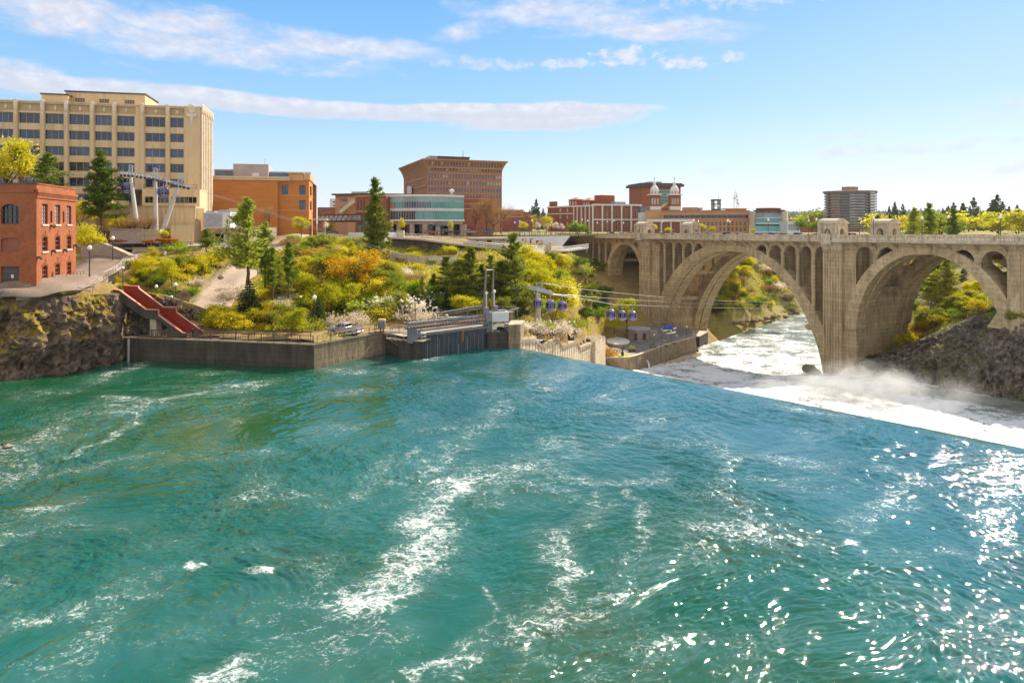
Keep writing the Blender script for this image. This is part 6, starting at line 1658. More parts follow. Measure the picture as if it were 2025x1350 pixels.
# ------------------------------------------------------------------ the lower plaza
def plaza():
 zp = -38.55
 edge = [W(1189,712,196), W(1215,712,196.5), W(1245,710.5,197), W(1262,706,200), W(1278,700,205), W(1320,686,218), W(1376,668,233)]
 pts = [(p.x, p.y) for p in edge]
 w = path_wall('plaza_wall', 'stained curved retaining wall round the lower plaza', pts,-47, zp + .35,.9, 'concrete_warm', cap=.18, taper=.6)
 ORG[w.name] = Vector(w.location)
 mb = MB(); a, b = W(1250,712,199), W(1267,735,204); mb.prism([(0,0),(1,0)],0,1) if False else None
 path_wall('plaza_footing', 'pale concrete footing low on the river side of the plaza wall',[(edge[4].x + 1.0, edge[4].y - 1.6),(edge[5].x + 1.3, edge[5].y - 1.4),(edge[6].x + 1.6, edge[6].y - 1.2)],-48,-43.2,1.6, 'concrete_pale')
 path_wall('plaza_wall', 'end return of the lower plaza wall facing downstream',[(edge[6].x, edge[6].y),(edge[6].x + 2.2, edge[6].y + 9)],-47, zp + .34,.9, 'concrete_warm', cap=.18)
 path_wall('river_block', 'dark stone landing block at the foot of the main arch',[W(1383,672,250)[:2], W(1400,668,262)[:2]],-47,-41.0,7, 'concrete_dark', cap=.3, capm='concrete_pale')
 poly = [(p.x-.2, p.y+.4, zp) for p in edge]+[(66,245, zp),(62,262, zp),(40,262, zp),(28,246, zp),(24,225, zp),(25,200, zp)]
 tag(mk('plaza', MB().face(poly), 'plaza_stone'), kind='structure')
 L_ = [W(1196,711,197.5), W(1240,709,199), W(1258,704,203), W(1236,701,205), W(1212,699,205), W(1198,694,208)]
 tag(mk('lawn', MB().face([(p.x, p.y, zp + .02) for p in L_]), 'lawn'), kind='structure')
 P = [W(1203,690,211), W(1240,697.5,206), W(1262,703,203), W(1257,705.5,201.5), W(1222,702,203)]
 tag(mk('path', MB().face([(p.x, p.y, zp + .012) for p in P]), 'paving'), kind='structure')
 # octagonal stage
 c = WG(1219,676, zp+.5)
 o = thing('round_stage', 'low pale octagonal platform on the lower plaza', 'platform',(c.x, c.y, zp))
 mk('rim', MB().lathe([(4.1, zp + .003),(4.15, zp + .75)], c.x, c.y,10, sy=1.7), 'concrete_pale', o)
 mk('top', MB().lathe([(4.3, zp + .75),(4.3, zp + 1.0),(4.1, zp + 1.05)], c.x, c.y,10, sy=1.7), 'white_wall', o)
 # round masonry drum
 c = WG(1265,672, zp)
 o = thing('stone_kiosk', 'dark round stone kiosk with a flat roof by the bridge foot', 'kiosk',(c.x, c.y + 4, zp))
 mk('wall', MB().lathe([(4.2, zp),(4.2, zp + 3.0)], c.x, c.y + 4,10), 'granite_wall', o)
 mk('roof', MB().lathe([(4.5, zp + 3.0),(4.5, zp + 3.35),(4.2, zp + 3.4)], c.x, c.y + 4,10), 'grey_roof', o)
 for a in (-1.9,1.0): mk('opening', MB().box(c.x + a, c.x + a + 1.1, c.y - .35, c.y - .12, zp + .1, zp + 2.2), 'dark_roof', o)
 path_wall('low_wall', 'low dark masonry wall running right from the round kiosk',[WG(1281,668, zp)[:2], WG(1300,668, zp)[:2]], zp - .5, zp + 2.5,1.5, 'granite_wall')
 # planters and benches
 for k,(px, py, lab) in enumerate(((1250,695, 'square dark planter beside the small lawn'),(1291,690, 'square dark planter in the middle of the lower plaza'))):
  c = WG(px, py, zp); o = thing('planter', lab, 'planter',(c.x, c.y, zp))
  mk('box', MB().bbox(c.x - .9, c.x + .9, c.y - .9, c.y + .9, zp, zp + .85,.08), 'dark_roof', o)
  pts_ = np.random.RandomState(k).normal(0,1,(260,3))*(.5,.5,.35)+(c.x, c.y, zp+1.3)
  LEAFQ.append((o, pts_))
 for k,(px, py, lab) in enumerate(((1268,677, 'pale bench nearest the octagonal platform'),(1316,676, 'sunlit stone bench by the plaza wall'),(1312,686, 'dark bench along the plaza wall'),(1328,681, 'dark bench beside the blue parasol'))):
  c = WG(px, py, zp); o = thing('bench', lab, 'bench',(c.x, c.y, zp))
  mk('seat', MB().bbox(c.x - 1.3, c.x + 1.3, c.y - .3, c.y + .3, zp + .4, zp + .55,.03), 'concrete_pale' if k < 2 else 'dark_roof', o)
  for s in (-1,1): mk('leg', MB().box(c.x + s * .9 - .12, c.x + s * .9 + .12, c.y - .25, c.y + .25, zp, zp + .4), 'concrete_dark', o)
 c = WG(1330,680, zp); o = thing('parasol', 'blue parasol open on the lower plaza under the main arch', 'parasol',(c.x, c.y + 6, zp))
 mat('blue_cloth',(.04,.10,.36),(.03,.08,.28), sc=1)
 mk('pole', MB().tube([(c.x, c.y + 6, zp),(c.x, c.y + 6, zp + 5.0)],.06,6), 'steel', o)
 mk('canopy', MB().lathe([(1.6, zp + 4.4),(1.55, zp + 4.6),(.9, zp + 5.2),(.06, zp + 5.5)], c.x, c.y + 6,8), 'blue_cloth', o)
 mk('valance', MB().lathe([(1.6, zp + 3.9),(1.62, zp + 4.4)], c.x, c.y + 6,8,(False, False)), 'blue_cloth', o)
 railing('railing', 'thin railing on the plaza wall towards the arch',[(p.x - .3, p.y + .5, zp + .5) for p in edge[4:]],1.0,(1.0,.5),2.5,0, m='steel', r=.03)
 # a thread of water spills from the wall
 a, b = WG(1275,712,-40.5), WG(1286,742,-46)
 mb = MB().tube([(a.x + .5, a.y - 1.2,-40.2),(a.x + .9, a.y - 1.8,-41.5),(a.x + 1.2, a.y - 2.1,-46)],[.12,.28,.5],6); tag(mk('outfall', mb, 'white_wall'), 'thin white spill of water from the plaza wall', 'water spout')
LEAFQ = []
plaza()
# ------------------------------------------------------------------ white plaza wall, ramp and retaining walls at the hilltop
def hilltop():
 # white parapet wall with red panels
 A = FR(1000,222,1128,238); z_ = lambda y: A.z(1060, y)
 o = thing('white_plaza_wall', 'white plaza wall with small red openings at the hilltop', 'wall', A(10,0,-8))
 m = MB(A).prism([(0, z_(500)),(A.u(1110), z_(490)),(A.L, z_(467.5)),(0, z_(467))],0,.6); b = mk('wall', m, 'white_wall', o)
 for a, c, t, d in ((1032,1035,472,476),(1038,1040,472,475),(1047.5,1050.5,472,481),(1060,1066,475.5,481),(1068,1074,475.5,481),(1051,1053,472,474)):
  m = MB(A).box(A.u(a), A.u(c),-.06,-.003, z_(d), z_(t)); mk('red_panel', m, 'red_paint', b)
 m = MB(A)
 for a, y in ((1036,479),(1043,478),(1056,484),(1062,485),(1070,484),(1049,487)): m.box(A.u(a), A.u(a)+.35,-.05,-.003, z_(y), z_(y-1.6))
 mk('niche', m, 'granite_wall', b)
 B = FR(928,214,1005,220); z2 = lambda y: B.z(965, y)
 o = thing('white_plaza_wall', 'long white wall under the overhanging walk at the hilltop', 'wall', B(5,0,-8))
 m = MB(B).box(0, B.L,.8,1.4, z2(490), z2(471)); b = mk('wall', m, 'white_wall', o)
 m = MB(B).box(0, B.L,-1.2,3, z2(473), z2(470.5)); mk('walk_slab', m, 'grey_roof', o)
 for a, c in ((943,948),(965,974),(990,994),(996,1000)): mk('red_panel', MB(B).box(B.u(a), B.u(c),.72,.797, z2(481 if a == 965 else 477), z2(475)), 'red_paint', b)
 C_ = FR(762,198,845,208); z3 = lambda y: C_.z(800, y)
 o = path_wall('planter_box', 'pale concrete planter block at the plaza edge below the glass front',[W(784,460,200)[:2], W(798,460,200)[:2], W(800,460,206)[:2]],-7, W(790,456,200).z,5, 'concrete_pale')
 path_wall('plaza_edge_wall', 'low white wall left of the pale planter block',[W(690,462,190)[:2], W(762,462,196)[:2], W(784,462,200)[:2]],-7, W(740,459.5,195).z,.5, 'white_wall')
 # the walk that curves down along the hill on a dark retaining wall
 ramp = [(768,468.5,190),(800,470,189),(840,473,188),(880,479,188),(920,484,190),(960,488.5,193),(1000,492,198),(1040,494,206),(1080,495.5,216),(1120,495,228),(1160,489,246)]
 P = [W(*p) for p in ramp]
 drop = [2.6,3.0,3.6,3.8,3.6,3.2,2.6,2.2,1.4,.9,.6]
 nn = []
 for i in range(len(P)):
  d = P[min(i+1, len(P)-1)]-P[max(0, i-1)]; nn.append(Vector((-d.y, d.x,0)).normalized())
 o = thing('curved_walk', 'curved hillside walk with a pale railing on a dark retaining wall', 'walkway', P[0])
 mb = MB(); mb.rings([[mb.P(p - n * .8), mb.P(p - n * .8 + Vector((0,0,-.45))), mb.P(p + n * 3.4 + Vector((0,0,-.45))), mb.P(p + n * 3.4)] for p, n in zip(P, nn)], True,(True, True)); mk('slab', mb, 'paving', o)
 mb = MB(); mb.rings([[mb.P(p + Vector((0,0,-.453))), mb.P(p + Vector((0,0,-d - 1.0)) - n * .3), mb.P(p + n * 1.0 + Vector((0,0,-d - 1.0))), mb.P(p + n * 1.0 + Vector((0,0,-.453)))] for p, n, d in zip(P, nn, drop)], True,(True, True)); mk('retaining_wall', mb, 'concrete_dark', o)
 railing('railing', None,[p - n * .7 for p, n in zip(P, nn)],1.25,(1.25,.65,.1),1.1,.45, m='white_metal', r=.05, parent=o)
 # stepped stones by the walk
 for k, px in enumerate((1028,1034,1041,1060,1066,1072,1083,1087)):
  a = W(px,491-(k % 3)*2,209+k); h = 2.2+(k % 3)*.8
  tag(mk('basalt_column', MB().lathe([(.55, a.z - 1),(.55, a.z + h * .5),(.45, a.z + h * .5 + .2)], a.x, a.y,6), 'concrete_pale'), 'upright stone post in the row beside the curved walk', 'stone post', 'upright stones along the curved walk')
 path_wall('stone_wing', 'grey sloping wing wall at the end of the curved walk',[W(1090,488,224)[:2], W(1118,492,232)[:2]],-12,[W(1090,480,224).z, W(1118,490.5,232).z],.7, 'concrete_pale')
 # lower concrete wall on the slope, with pale painted letters' shapes left as a light band
 path_wall('slope_wall', 'low grey wall across the slope below the curved walk',[W(772,503,176)[:2], W(800,506,176)[:2], W(845,513,177)[:2]],-14,[W(772,498,176).z, W(800,502,176).z, W(845,508.5,177).z],.5, 'concrete_pale')
 w = path_wall('slope_wall', 'low wall panel painted with white blocks below the curved walk',[W(846,513,177)[:2], W(905,515,180)[:2]],-14, W(880,506.5,178.5).z,.5, 'concrete_pale')
 ORG[w.name] = Vector(w.location)
 f = Frame(W(846,513,177)[:2], W(905,515,180)[:2]); m = MB(f); rr = random.Random(3)
 for k in range(11): u = .5+k*.68; m.box(u, u+.45,-.05,-.003, f.z(880,514.5)+rr.random()*.2, f.z(880,508.5)-rr.random()*.2)
 mk('painted_block', m, 'white_wall', w)
 # plaza rail posts
 railing('railing', 'dark bollard rail along the edge of the hilltop plaza',[W(838,466,212), W(930,466.5,218), W(1005,467,224), W(1127,467.5,240)],1.5,(1.5,.2),2.2,.9, r=.07)
hilltop()
# ------------------------------------------------------------------ roads and paths laid on the land
def ribbon(name, pts, m, lift=.06, n=60, cols=5):
 C_ = np.array([(p.x, p.y) for p in (south.hit(a, b) if len(q) == 3 else W(a, b, q[3]) for q in pts for a, b in [q[:2]])]); w = np.array([q[2] for q in pts])
 t = np.linspace(0, len(pts)-1, n); i = np.arange(len(pts))
 # smooth the centre line
 def sm(v):
  o = np.interp(t, i, v); k = np.ones(7) / 7; return np.convolve(np.pad(o,3, mode='edge'), k, 'valid')
 x, y, ww = sm(C_[:,0]), sm(C_[:,1]), sm(w)
 tx, ty = np.gradient(x), np.gradient(y); q = np.hypot(tx, ty)+1e-9
 s = np.r_[-1.1, np.linspace(-1,1, cols),1.1][None]; cols += 2
 X, Y = x[:, None]+(-ty/q*ww)[:, None]*s, y[:, None]+(tx/q*ww)[:, None]*s
 a = .55*flatness(X, Y)
 Z = south(X, Y)+a*fbm(X*.12, Y*.12,3,3)+.45*a*fbm(X*.5, Y*.5,9,3)
 Z = np.maximum(Z, Z.mean(1, keepdims=True))+lift+.05*(1-s**2)-(np.abs(s) > 1.01)*1.0
 o = mesh_np(name, np.stack([X.ravel(), Y.ravel(), Z.ravel()],1), grid_faces(cols, n), m, smooth=True)
 return tag(o, kind='structure')
ribbon('gravel_road',[(392,652,3.4),(402,632,3.6),(412,610,3.6),(428,588,3.4),(448,566,3.2),(470,549,3.0),(492,536,2.8)], 'gravel',.22)
ribbon('driveway',[(520,508,2.6),(545,488,2.6),(568,474,2.8),(592,464,3.0)], 'gravel',.2)
ribbon('road',[(-60,582,2.6),(40,575,2.8),(100,565,3.2),(150,548,4.0),(195,528,4.4),(232,510,4.8),(250,499,4.5)], 'asphalt',.14)
ribbon('pavement',[(20,586,1.0),(110,577,1.0),(165,563,1.0),(205,546,1.1),(240,526,1.2),(262,508,1.4)], 'paving',.24)
# ------------------------------------------------------------------ plants
leafmat('needles_pine',(.10,.15,.018),(.20,.26,.028),(.34,.37,.045),.48)
leafmat('needles_warm',(.12,.15,.022),(.22,.245,.03),(.36,.35,.045),.45)
leafmat('needles_dark',(.028,.060,.018),(.055,.10,.024),(.10,.14,.03),.3)
leafmat('leaf_green',(.13,.22,.015),(.24,.34,.02),(.36,.42,.03),.5)
leafmat('leaf_lime',(.32,.33,.012),(.52,.48,.015),(.66,.58,.03),.55)
leafmat('leaf_gold',(.34,.275,.01),(.53,.43,.012),(.66,.55,.025),.5)
leafmat('leaf_olive',(.13,.17,.018),(.23,.27,.025),(.36,.34,.04),.45)
leafmat('leaf_amber',(.38,.22,.01),(.58,.34,.01),(.68,.45,.02),.5)
leafmat('leaf_russet',(.28,.12,.025),(.40,.19,.03),(.46,.28,.05),.4)
leafmat('blossom',(.52,.43,.32),(.72,.62,.49),(.82,.75,.63),.35)
leafmat('twig_tan',(.22,.125,.06),(.36,.21,.09),(.42,.26,.12),.2)
leafmat('flower_orange',(.50,.09,.01),(.62,.15,.015),(.55,.2,.02),.4)
leafmat('leaf_far',(.18,.23,.03),(.36,.37,.035),(.52,.48,.04),.45,.25)
leafmat('needles_far',(.05,.075,.04),(.075,.10,.05),(.10,.12,.06),.25,.25)
leafmat('brush',(.22,.16,.06),(.33,.28,.05),(.26,.29,.03),.4,.5)
def leaf_quads(c, size, rs, asp=.6, up=0.0, dirs=None):
 n = len(c); a = rs.normal(0,1,(n,3)) if dirs is None else dirs+rs.normal(0,.35,(n,3)); a[:,2] += up
 a /= np.linalg.norm(a, axis=1, keepdims=True)+1e-9
 b = np.cross(a, rs.normal(0,1,(n,3))); b /= np.linalg.norm(b, axis=1, keepdims=True)+1e-9
 s = size*(0.6+.8*rs.rand(n,1)); a = a*s; b = b*s*asp
 v = np.stack([c-a, c+b*.9-a*.1, c+a, c-b*.9-a*.1],1).reshape(-1,3)
 return v, np.arange(4*n).reshape(-1,4)
def twig_np(segs, n=3):
 V, Fc = [],[]
 for p, q, r0, r1 in segs:
  d = q-p; L = np.linalg.norm(d)+1e-9; d = d/L
  a = np.cross(d,(0,0,1.0) if abs(d[2]) < .9 else (1.0,0,0)); a /= np.linalg.norm(a); b = np.cross(d, a)
  k = len(V)
  for c, r in ((p, r0),(q, r1)):
   for j in range(n): V.append(c+(a*math.cos(2*math.pi*j/n)+b*math.sin(2*math.pi*j/n))*r)
  for j in range(n): Fc.append([k+j, k+(j+1) % n, k+n+(j+1) % n, k+n+j])
 return np.array(V), np.array(Fc)
HOLD = []
def plant(name, trunk, crown_v, crown_f, leaf, bark='bark', crown='crown', stem='trunk'):
 o = bpy.data.objects.new(name, None); o.empty_display_size = .3; ORG[o.name] = Vector((0,0,0)); COL.objects.link(o)
 if trunk: v, f = twig_np(trunk,6 if len(trunk) < 40 else 4); mesh_np(stem, v, f, bark, o, smooth=True)
 mesh_np(crown, crown_v, crown_f, leaf, o)
 HOLD.append(o); return o
def pine(seed, h=18.0, r=3.6, leaf='needles_pine', bare=.22, fill=1.0, taper=.85):
 rs = np.random.RandomState(seed); tr = []; pts = [np.zeros(3)]
 for k in range(1,9): pts.append(np.array([rs.normal(0,.12), rs.normal(0,.12), h*k/8.0]))
 for k in range(8): tr.append((pts[k], pts[k+1],.32*(1-k/8.3)*h/18,.32*(1-(k+1)/8.3)*h/18))
 P, D = [],[]
 z = bare*h; lop = rs.rand()*6.28
 while z < h*.99:
  t = (z/h-bare)/(1-bare); L = r*(1-t)**taper*(.55+.55*math.sin(min(1, t*3.2+.35)*math.pi/2))+.25
  for j in range(rs.randint(3,7)):
   a = rs.rand()*6.28; l = L*(.38+.9*rs.rand())*(1+.22*math.cos(a-lop)); el = .28*(1-t)*rs.normal(.2,.8)+.35*t
   e = np.array([math.cos(a)*l, math.sin(a)*l, el*l]); p0 = np.array([0,0, z])
   tr.append((p0, p0+e*.9,.05*(1.2-t),.015))
   n = int((30+24*rs.rand())*(l/r+.35)*fill)
   s = rs.rand(n)**.6; c = p0+e*s[:, None]+rs.normal(0,1,(n,3))*np.array([.34,.34,.24])*(.5+l*.15); c[:,2] += s*.25
   P.append(c); D.append(np.tile(e/l*.6+np.array([0,0,.35]),(n,1)))
  z += h/34.0*(.7+.6*rs.rand())
 P, D = np.vstack(P), np.vstack(D)
 v, f = leaf_quads(P,.40*(h/18)**.4, rs,.34, dirs=D)
 return plant('pine_tree', tr, v, f, leaf, 'bark_pine')
def branchy(seed, h, r, levels=3, split=4, z0=.12, up=.9, base=.16):
 rs = np.random.RandomState(seed); segs, tips = [],[]
 def grow(p, d, L, rad, lv):
  q = p+d*L*.5+rs.normal(0,.03,3)*L; e = q+(d+rs.normal(0,.16,3))*L*.5
  segs.append((p, q, rad, rad*.8)); segs.append((q, e, rad*.8, rad*.6))
  if lv == 0: tips.append((e,(e-p))); return
  for k in range(split+rs.randint(0,2)):
   nd = d+rs.normal(0,.62,3)*np.array([1,1,.7]); nd[2] = abs(nd[2])*.8+.15*up; nd /= np.linalg.norm(nd)
   s = p+(e-p)*(.45+.55*rs.rand()); grow(s, nd, L*(.58+.25*rs.rand()), rad*.55, lv-1)
  tips.append((e, e-p))
 grow(np.zeros(3), np.array([0,0,1.0]), h*.42, base*h/8, levels)
 t = np.array([x[0] for x in tips]); sc = np.array([r/(np.abs(t[:, :2]).max()+1e-6), r/(np.abs(t[:, :2]).max()+1e-6), h*.95/t[:,2].max()])
 return [(a*sc, b*sc, c, d) for a, b, c, d in segs], t*sc, rs
def broad(seed, h, r, leaf, n=3800, size=.17, spread=.55, levels=3, name='broadleaf_tree', bark='bark'):
 segs, tips, rs = branchy(seed, h, r, levels)
 w = rs.rand(len(tips))+.15; k = rs.choice(len(tips), n, p=w/w.sum())
 c = tips[k]+rs.normal(0,1,(n,3))*spread*np.array([1,1,.75])*(.45+rs.rand(n,1)*.8)
 c[:,2] = np.maximum(c[:,2], h*.1)
 v, f = leaf_quads(c, size, rs,.65)
 return plant(name, segs[:260], v, f, leaf, bark)
def bare_tree(seed, h, r, leaf='twig_tan', n=2600):
 segs, tips, rs = branchy(seed, h, r,4,3)
 k = rs.randint(0, len(tips), n); d = rs.normal(0,1,(n,3)); d[:,2] = np.abs(d[:,2])+.6
 c = tips[k]+rs.normal(0,.35,(n,3))+d*.25
 v, f = leaf_quads(c,.42, rs,.035, dirs=d)
 return plant('bare_tree', segs[:420], v, f, leaf, 'bark')
def shrub(seed, h, r, leaf, n=1700, size=.11, lumps=15, name='shrub', twiggy=False, asp=.6):
 rs = np.random.RandomState(seed); seg, ctr = [],[]
 for k in range(lumps):
  a = rs.rand()*6.28; q = rs.rand()**.6; t = np.array([math.cos(a)*r*q, math.sin(a)*r*q, h*(.35+.6*rs.rand()*(1-.5*q))])
  b = np.array([math.cos(a)*r*.1, math.sin(a)*r*.1,0]); seg += [(b, b+(t-b)*.6,.05,.035),(b+(t-b)*.6, t,.035,.012)]; ctr.append(t)
 ctr = np.array(ctr); k = rs.randint(0, lumps, n)
 c = ctr[k]+rs.normal(0,1,(n,3))*np.array([r*.20, r*.20, h*.13])*(.5+.9*rs.rand(n,1))
 sp = rs.rand(n) < .12; c[sp,2] += rs.rand(sp.sum())*h*.3
 c[:,2] = np.abs(c[:,2])
 d = c-np.array([0,0,-h*.6]); d /= np.linalg.norm(d, axis=1, keepdims=True)
 v, f = leaf_quads(c, size, rs, asp, dirs=d*1.1)
 return plant(name, seg, v, f, leaf, 'bark', 'foliage', 'stems')
def conifer(seed, h, r, leaf='needles_dark', n=5200):
 rs = np.random.RandomState(seed); tr = [(np.zeros(3), np.array([0,0, h*.5]),.16,.1),(np.array([0,0, h*.5]), np.array([0,0, h]),.1,.02)]
 t = 1-np.sqrt(rs.rand(n)); a = rs.rand(n)*6.28; lay = (np.floor(t*16)+.3*rs.rand(n))/16
 lob = 1+.22*np.sin(a*5+np.floor(t*16)*2.1)+.14*np.sin(a*9+np.floor(t*16))
 q = (rs.rand(n)**.45)*r*(1-lay)**.9*lob
 c = np.stack([np.cos(a)*q, np.sin(a)*q, h*(.04+.96*lay)-q*.22+rs.normal(0,.05, n)],1)
 d = np.stack([np.cos(a), np.sin(a),-.15+0*a],1)
 v, f = leaf_quads(c,.19*(h/7)**.5, rs,.36, dirs=d)
 return plant('fir_tree', tr, v, f, leaf)
PINE = [pine(1), pine(2, r=3.2), pine(3, r=4.2, fill=.85), pine(4, h=18, r=2.6, bare=.30)]
PINEW = [pine(5, leaf='needles_warm', r=2.9, bare=.10, fill=1.2, taper=.7), pine(6, leaf='needles_warm', r=4.2, bare=.12)]
PINEG = [pine(8, h=18, r=4.6, bare=.06, fill=1.35, leaf='needles_warm', taper=.75), pine(9, h=18, r=4.4, bare=.05, fill=1.3, leaf='needles_warm')]
FIR = [conifer(11,7,2.3), conifer(12,7,1.7)]
LIME = [broad(21,8,3.4, 'leaf_lime'), broad(22,8,3.0, 'leaf_lime', spread=.7)]
GREEN = [broad(24,8,3.6, 'leaf_green', n=4500, spread=.65), broad(25,8,3.2, 'leaf_olive')]
GOLD = [broad(27,8,3.8, 'leaf_gold', n=4200, size=.15, spread=.6)]
AMBER = [broad(28,8,4.0, 'leaf_amber', n=5200, size=.15, spread=.65)]
BARE = [bare_tree(31,9,3.6), bare_tree(32,9,3.0)]
SAP = [broad(35,6,1.6, 'leaf_lime', n=1100, size=.11, spread=.28, levels=2, name='sapling')]
WTREE = [broad(37,6,1.5, 'blossom', n=1500, size=.12, spread=.35, levels=2, name='blossom_tree')]
SH = {'green': [shrub(41,2.2,1.6, 'leaf_green'), shrub(42,1.8,1.8, 'leaf_green', lumps=6)], 'lime': [shrub(43,2.4,1.6, 'leaf_lime'), shrub(44,2.6,1.3, 'leaf_lime', lumps=7)],
   'gold': [shrub(45,2.2,1.7, 'leaf_gold',1700), shrub(46,1.8,1.6, 'leaf_gold')], 'olive': [shrub(47,1.9,1.7, 'leaf_olive'), shrub(48,1.5,1.9, 'leaf_olive')],
   'russet': [shrub(49,1.6,1.5, 'leaf_russet',1200), shrub(50,1.2,1.6, 'leaf_russet',1000)], 'white': [shrub(51,2.6,2.1, 'blossom',1900,.13,14, 'blossom_shrub'), shrub(52,2.0,1.9, 'blossom',1500,.12,11, 'blossom_shrub')],
   'bare': [shrub(53,2.2,1.5, 'twig_tan',1300,.30,12, 'bare_shrub', asp=.05), shrub(54,1.8,1.7, 'twig_tan',1100,.28,11, 'bare_shrub', asp=.05)], 'dark': [shrub(55,1.8,1.5, 'needles_dark',1500,.13), shrub(56,1.4,1.6, 'needles_pine',1300,.13)]}
USED = {}
def put(pats, loc, h, label, cat, group=None, wide=1.0, rz=None, k=None):
 o = pats[rng.randrange(len(pats)) if k is None else k % len(pats)]
 hh = USED.get(('h', o.name))
 if hh is None:
  hh = max((c.bound_box[6][2] for c in o.children)); USED[('h', o.name)] = hh
 s = h/hh; sc = (s*wide, s*wide, s); rz = rng.random()*6.28 if rz is None else rz
 if o.name in USED: c = dup(o, loc, rz, sc)
 else:
  USED[o.name] = True; c = o; c.location = loc; c.rotation_euler = (0,0, rz); c.scale = sc
 for p in ('label', 'category', 'group'):
  if p in c: del c[p]
 return tag(c, label, cat, group)
def at(px, py, land=None, d0=92):
 return (land or south).hit(px, py, d0)
def tall(pats, px, ybase, ytop, label, cat='tree', d=None, land=None, wide=1.0, group=None, k=None, sink=.15):
 p = at(px, ybase, land) if d is None else W(px, ybase, d)
 h = (ybase-ytop)/F*p.y
 return put(pats, p-Vector((0,0, sink)), h+sink, label, cat, group, wide, None, k)
# tall conifers, one by one
tall(PINE,199,462,294, 'tall dark pine in front of the tall cream building', d=150, wide=1.15, k=0)
tall(PINE,93,400,299, 'bushy pine behind the brick building roof', d=142, wide=1.55, k=2)
tall(PINE,489,560,387, 'tallest open pine beside the gravel road', wide=1.2, k=2, d=127)
tall(PINE,524,566,436, 'slender pine just right of the tallest open pine', wide=1.05, k=1, d=132)
tall(PINE,539,592,488, 'short pine with a lean crown right of the gravel road', wide=1.05, k=3, d=130)
tall(PINE,571,588,476, 'thin dark stemmed pine above the white blossom bank', wide=1.0, k=3, d=129)
tall(PINEW,741,520,347, 'very tall narrow pine before the curved glass building', wide=.92, k=0, d=158)
tall(PINEG,931,606,484, 'dense broad pine behind the hoist beam', wide=1.55, k=1, d=147)
for px_, yb_, yt_, k_, d_, lab_ in ((905,612,512,0,146, 'green pine touching the left of the dense broad pine'),(953,606,520,1,150, 'green pine between the broad pine and the hoist masts'),(990,606,515,0,149, 'green pine close right of the hoist masts'),(858,600,540,1,148, 'young green pine above the slanted buttress'),(1022,612,540,1,162, 'green pine right of the large sunlit pine'),(550,585,515,0,134, 'bushy low pine among the thin pines by the gravel road')):
 tall(PINEG, px_, yb_, yt_, lab_, wide=1.45, k=k_, d=d_)
tall(PINEG,1016,624,458, 'large sunlit yellow green pine right of the hoist masts', wide=1.0, k=0, d=150)
tall(PINEG,882,604,505, 'bushy green pine left of the dense broad pine', wide=1.55, k=1, d=149)
tall(PINEG,970,600,502, 'mid height pine rising behind the hoist masts', wide=1.2, k=1, d=152)
tall(PINEW,835,618,543, 'grey green pine in the thicket left of the light poles', wide=1.0, k=0, d=141)
tall(PINEW,703,610,548, 'small grey green pine below the golden tree', wide=.9, k=0, d=140)
tall(FIR,884,618,566, 'small bright cone shaped fir behind the hoist beam', wide=1.0, k=1, d=138)
tall(FIR,493,625,549, 'dense dark blue green fir beside the gravel road', wide=1.15, k=0, d=124)
tall(FIR,630,648,582, 'dark fir behind the grey pickup truck', wide=1.15, k=0, d=127)
tall(PINE,408,497,452, 'flat topped green pine below the cooling unit', wide=1.9, k=2, d=146)
for px, yb, yt, lab in ((1245,0,0, ''),): pass
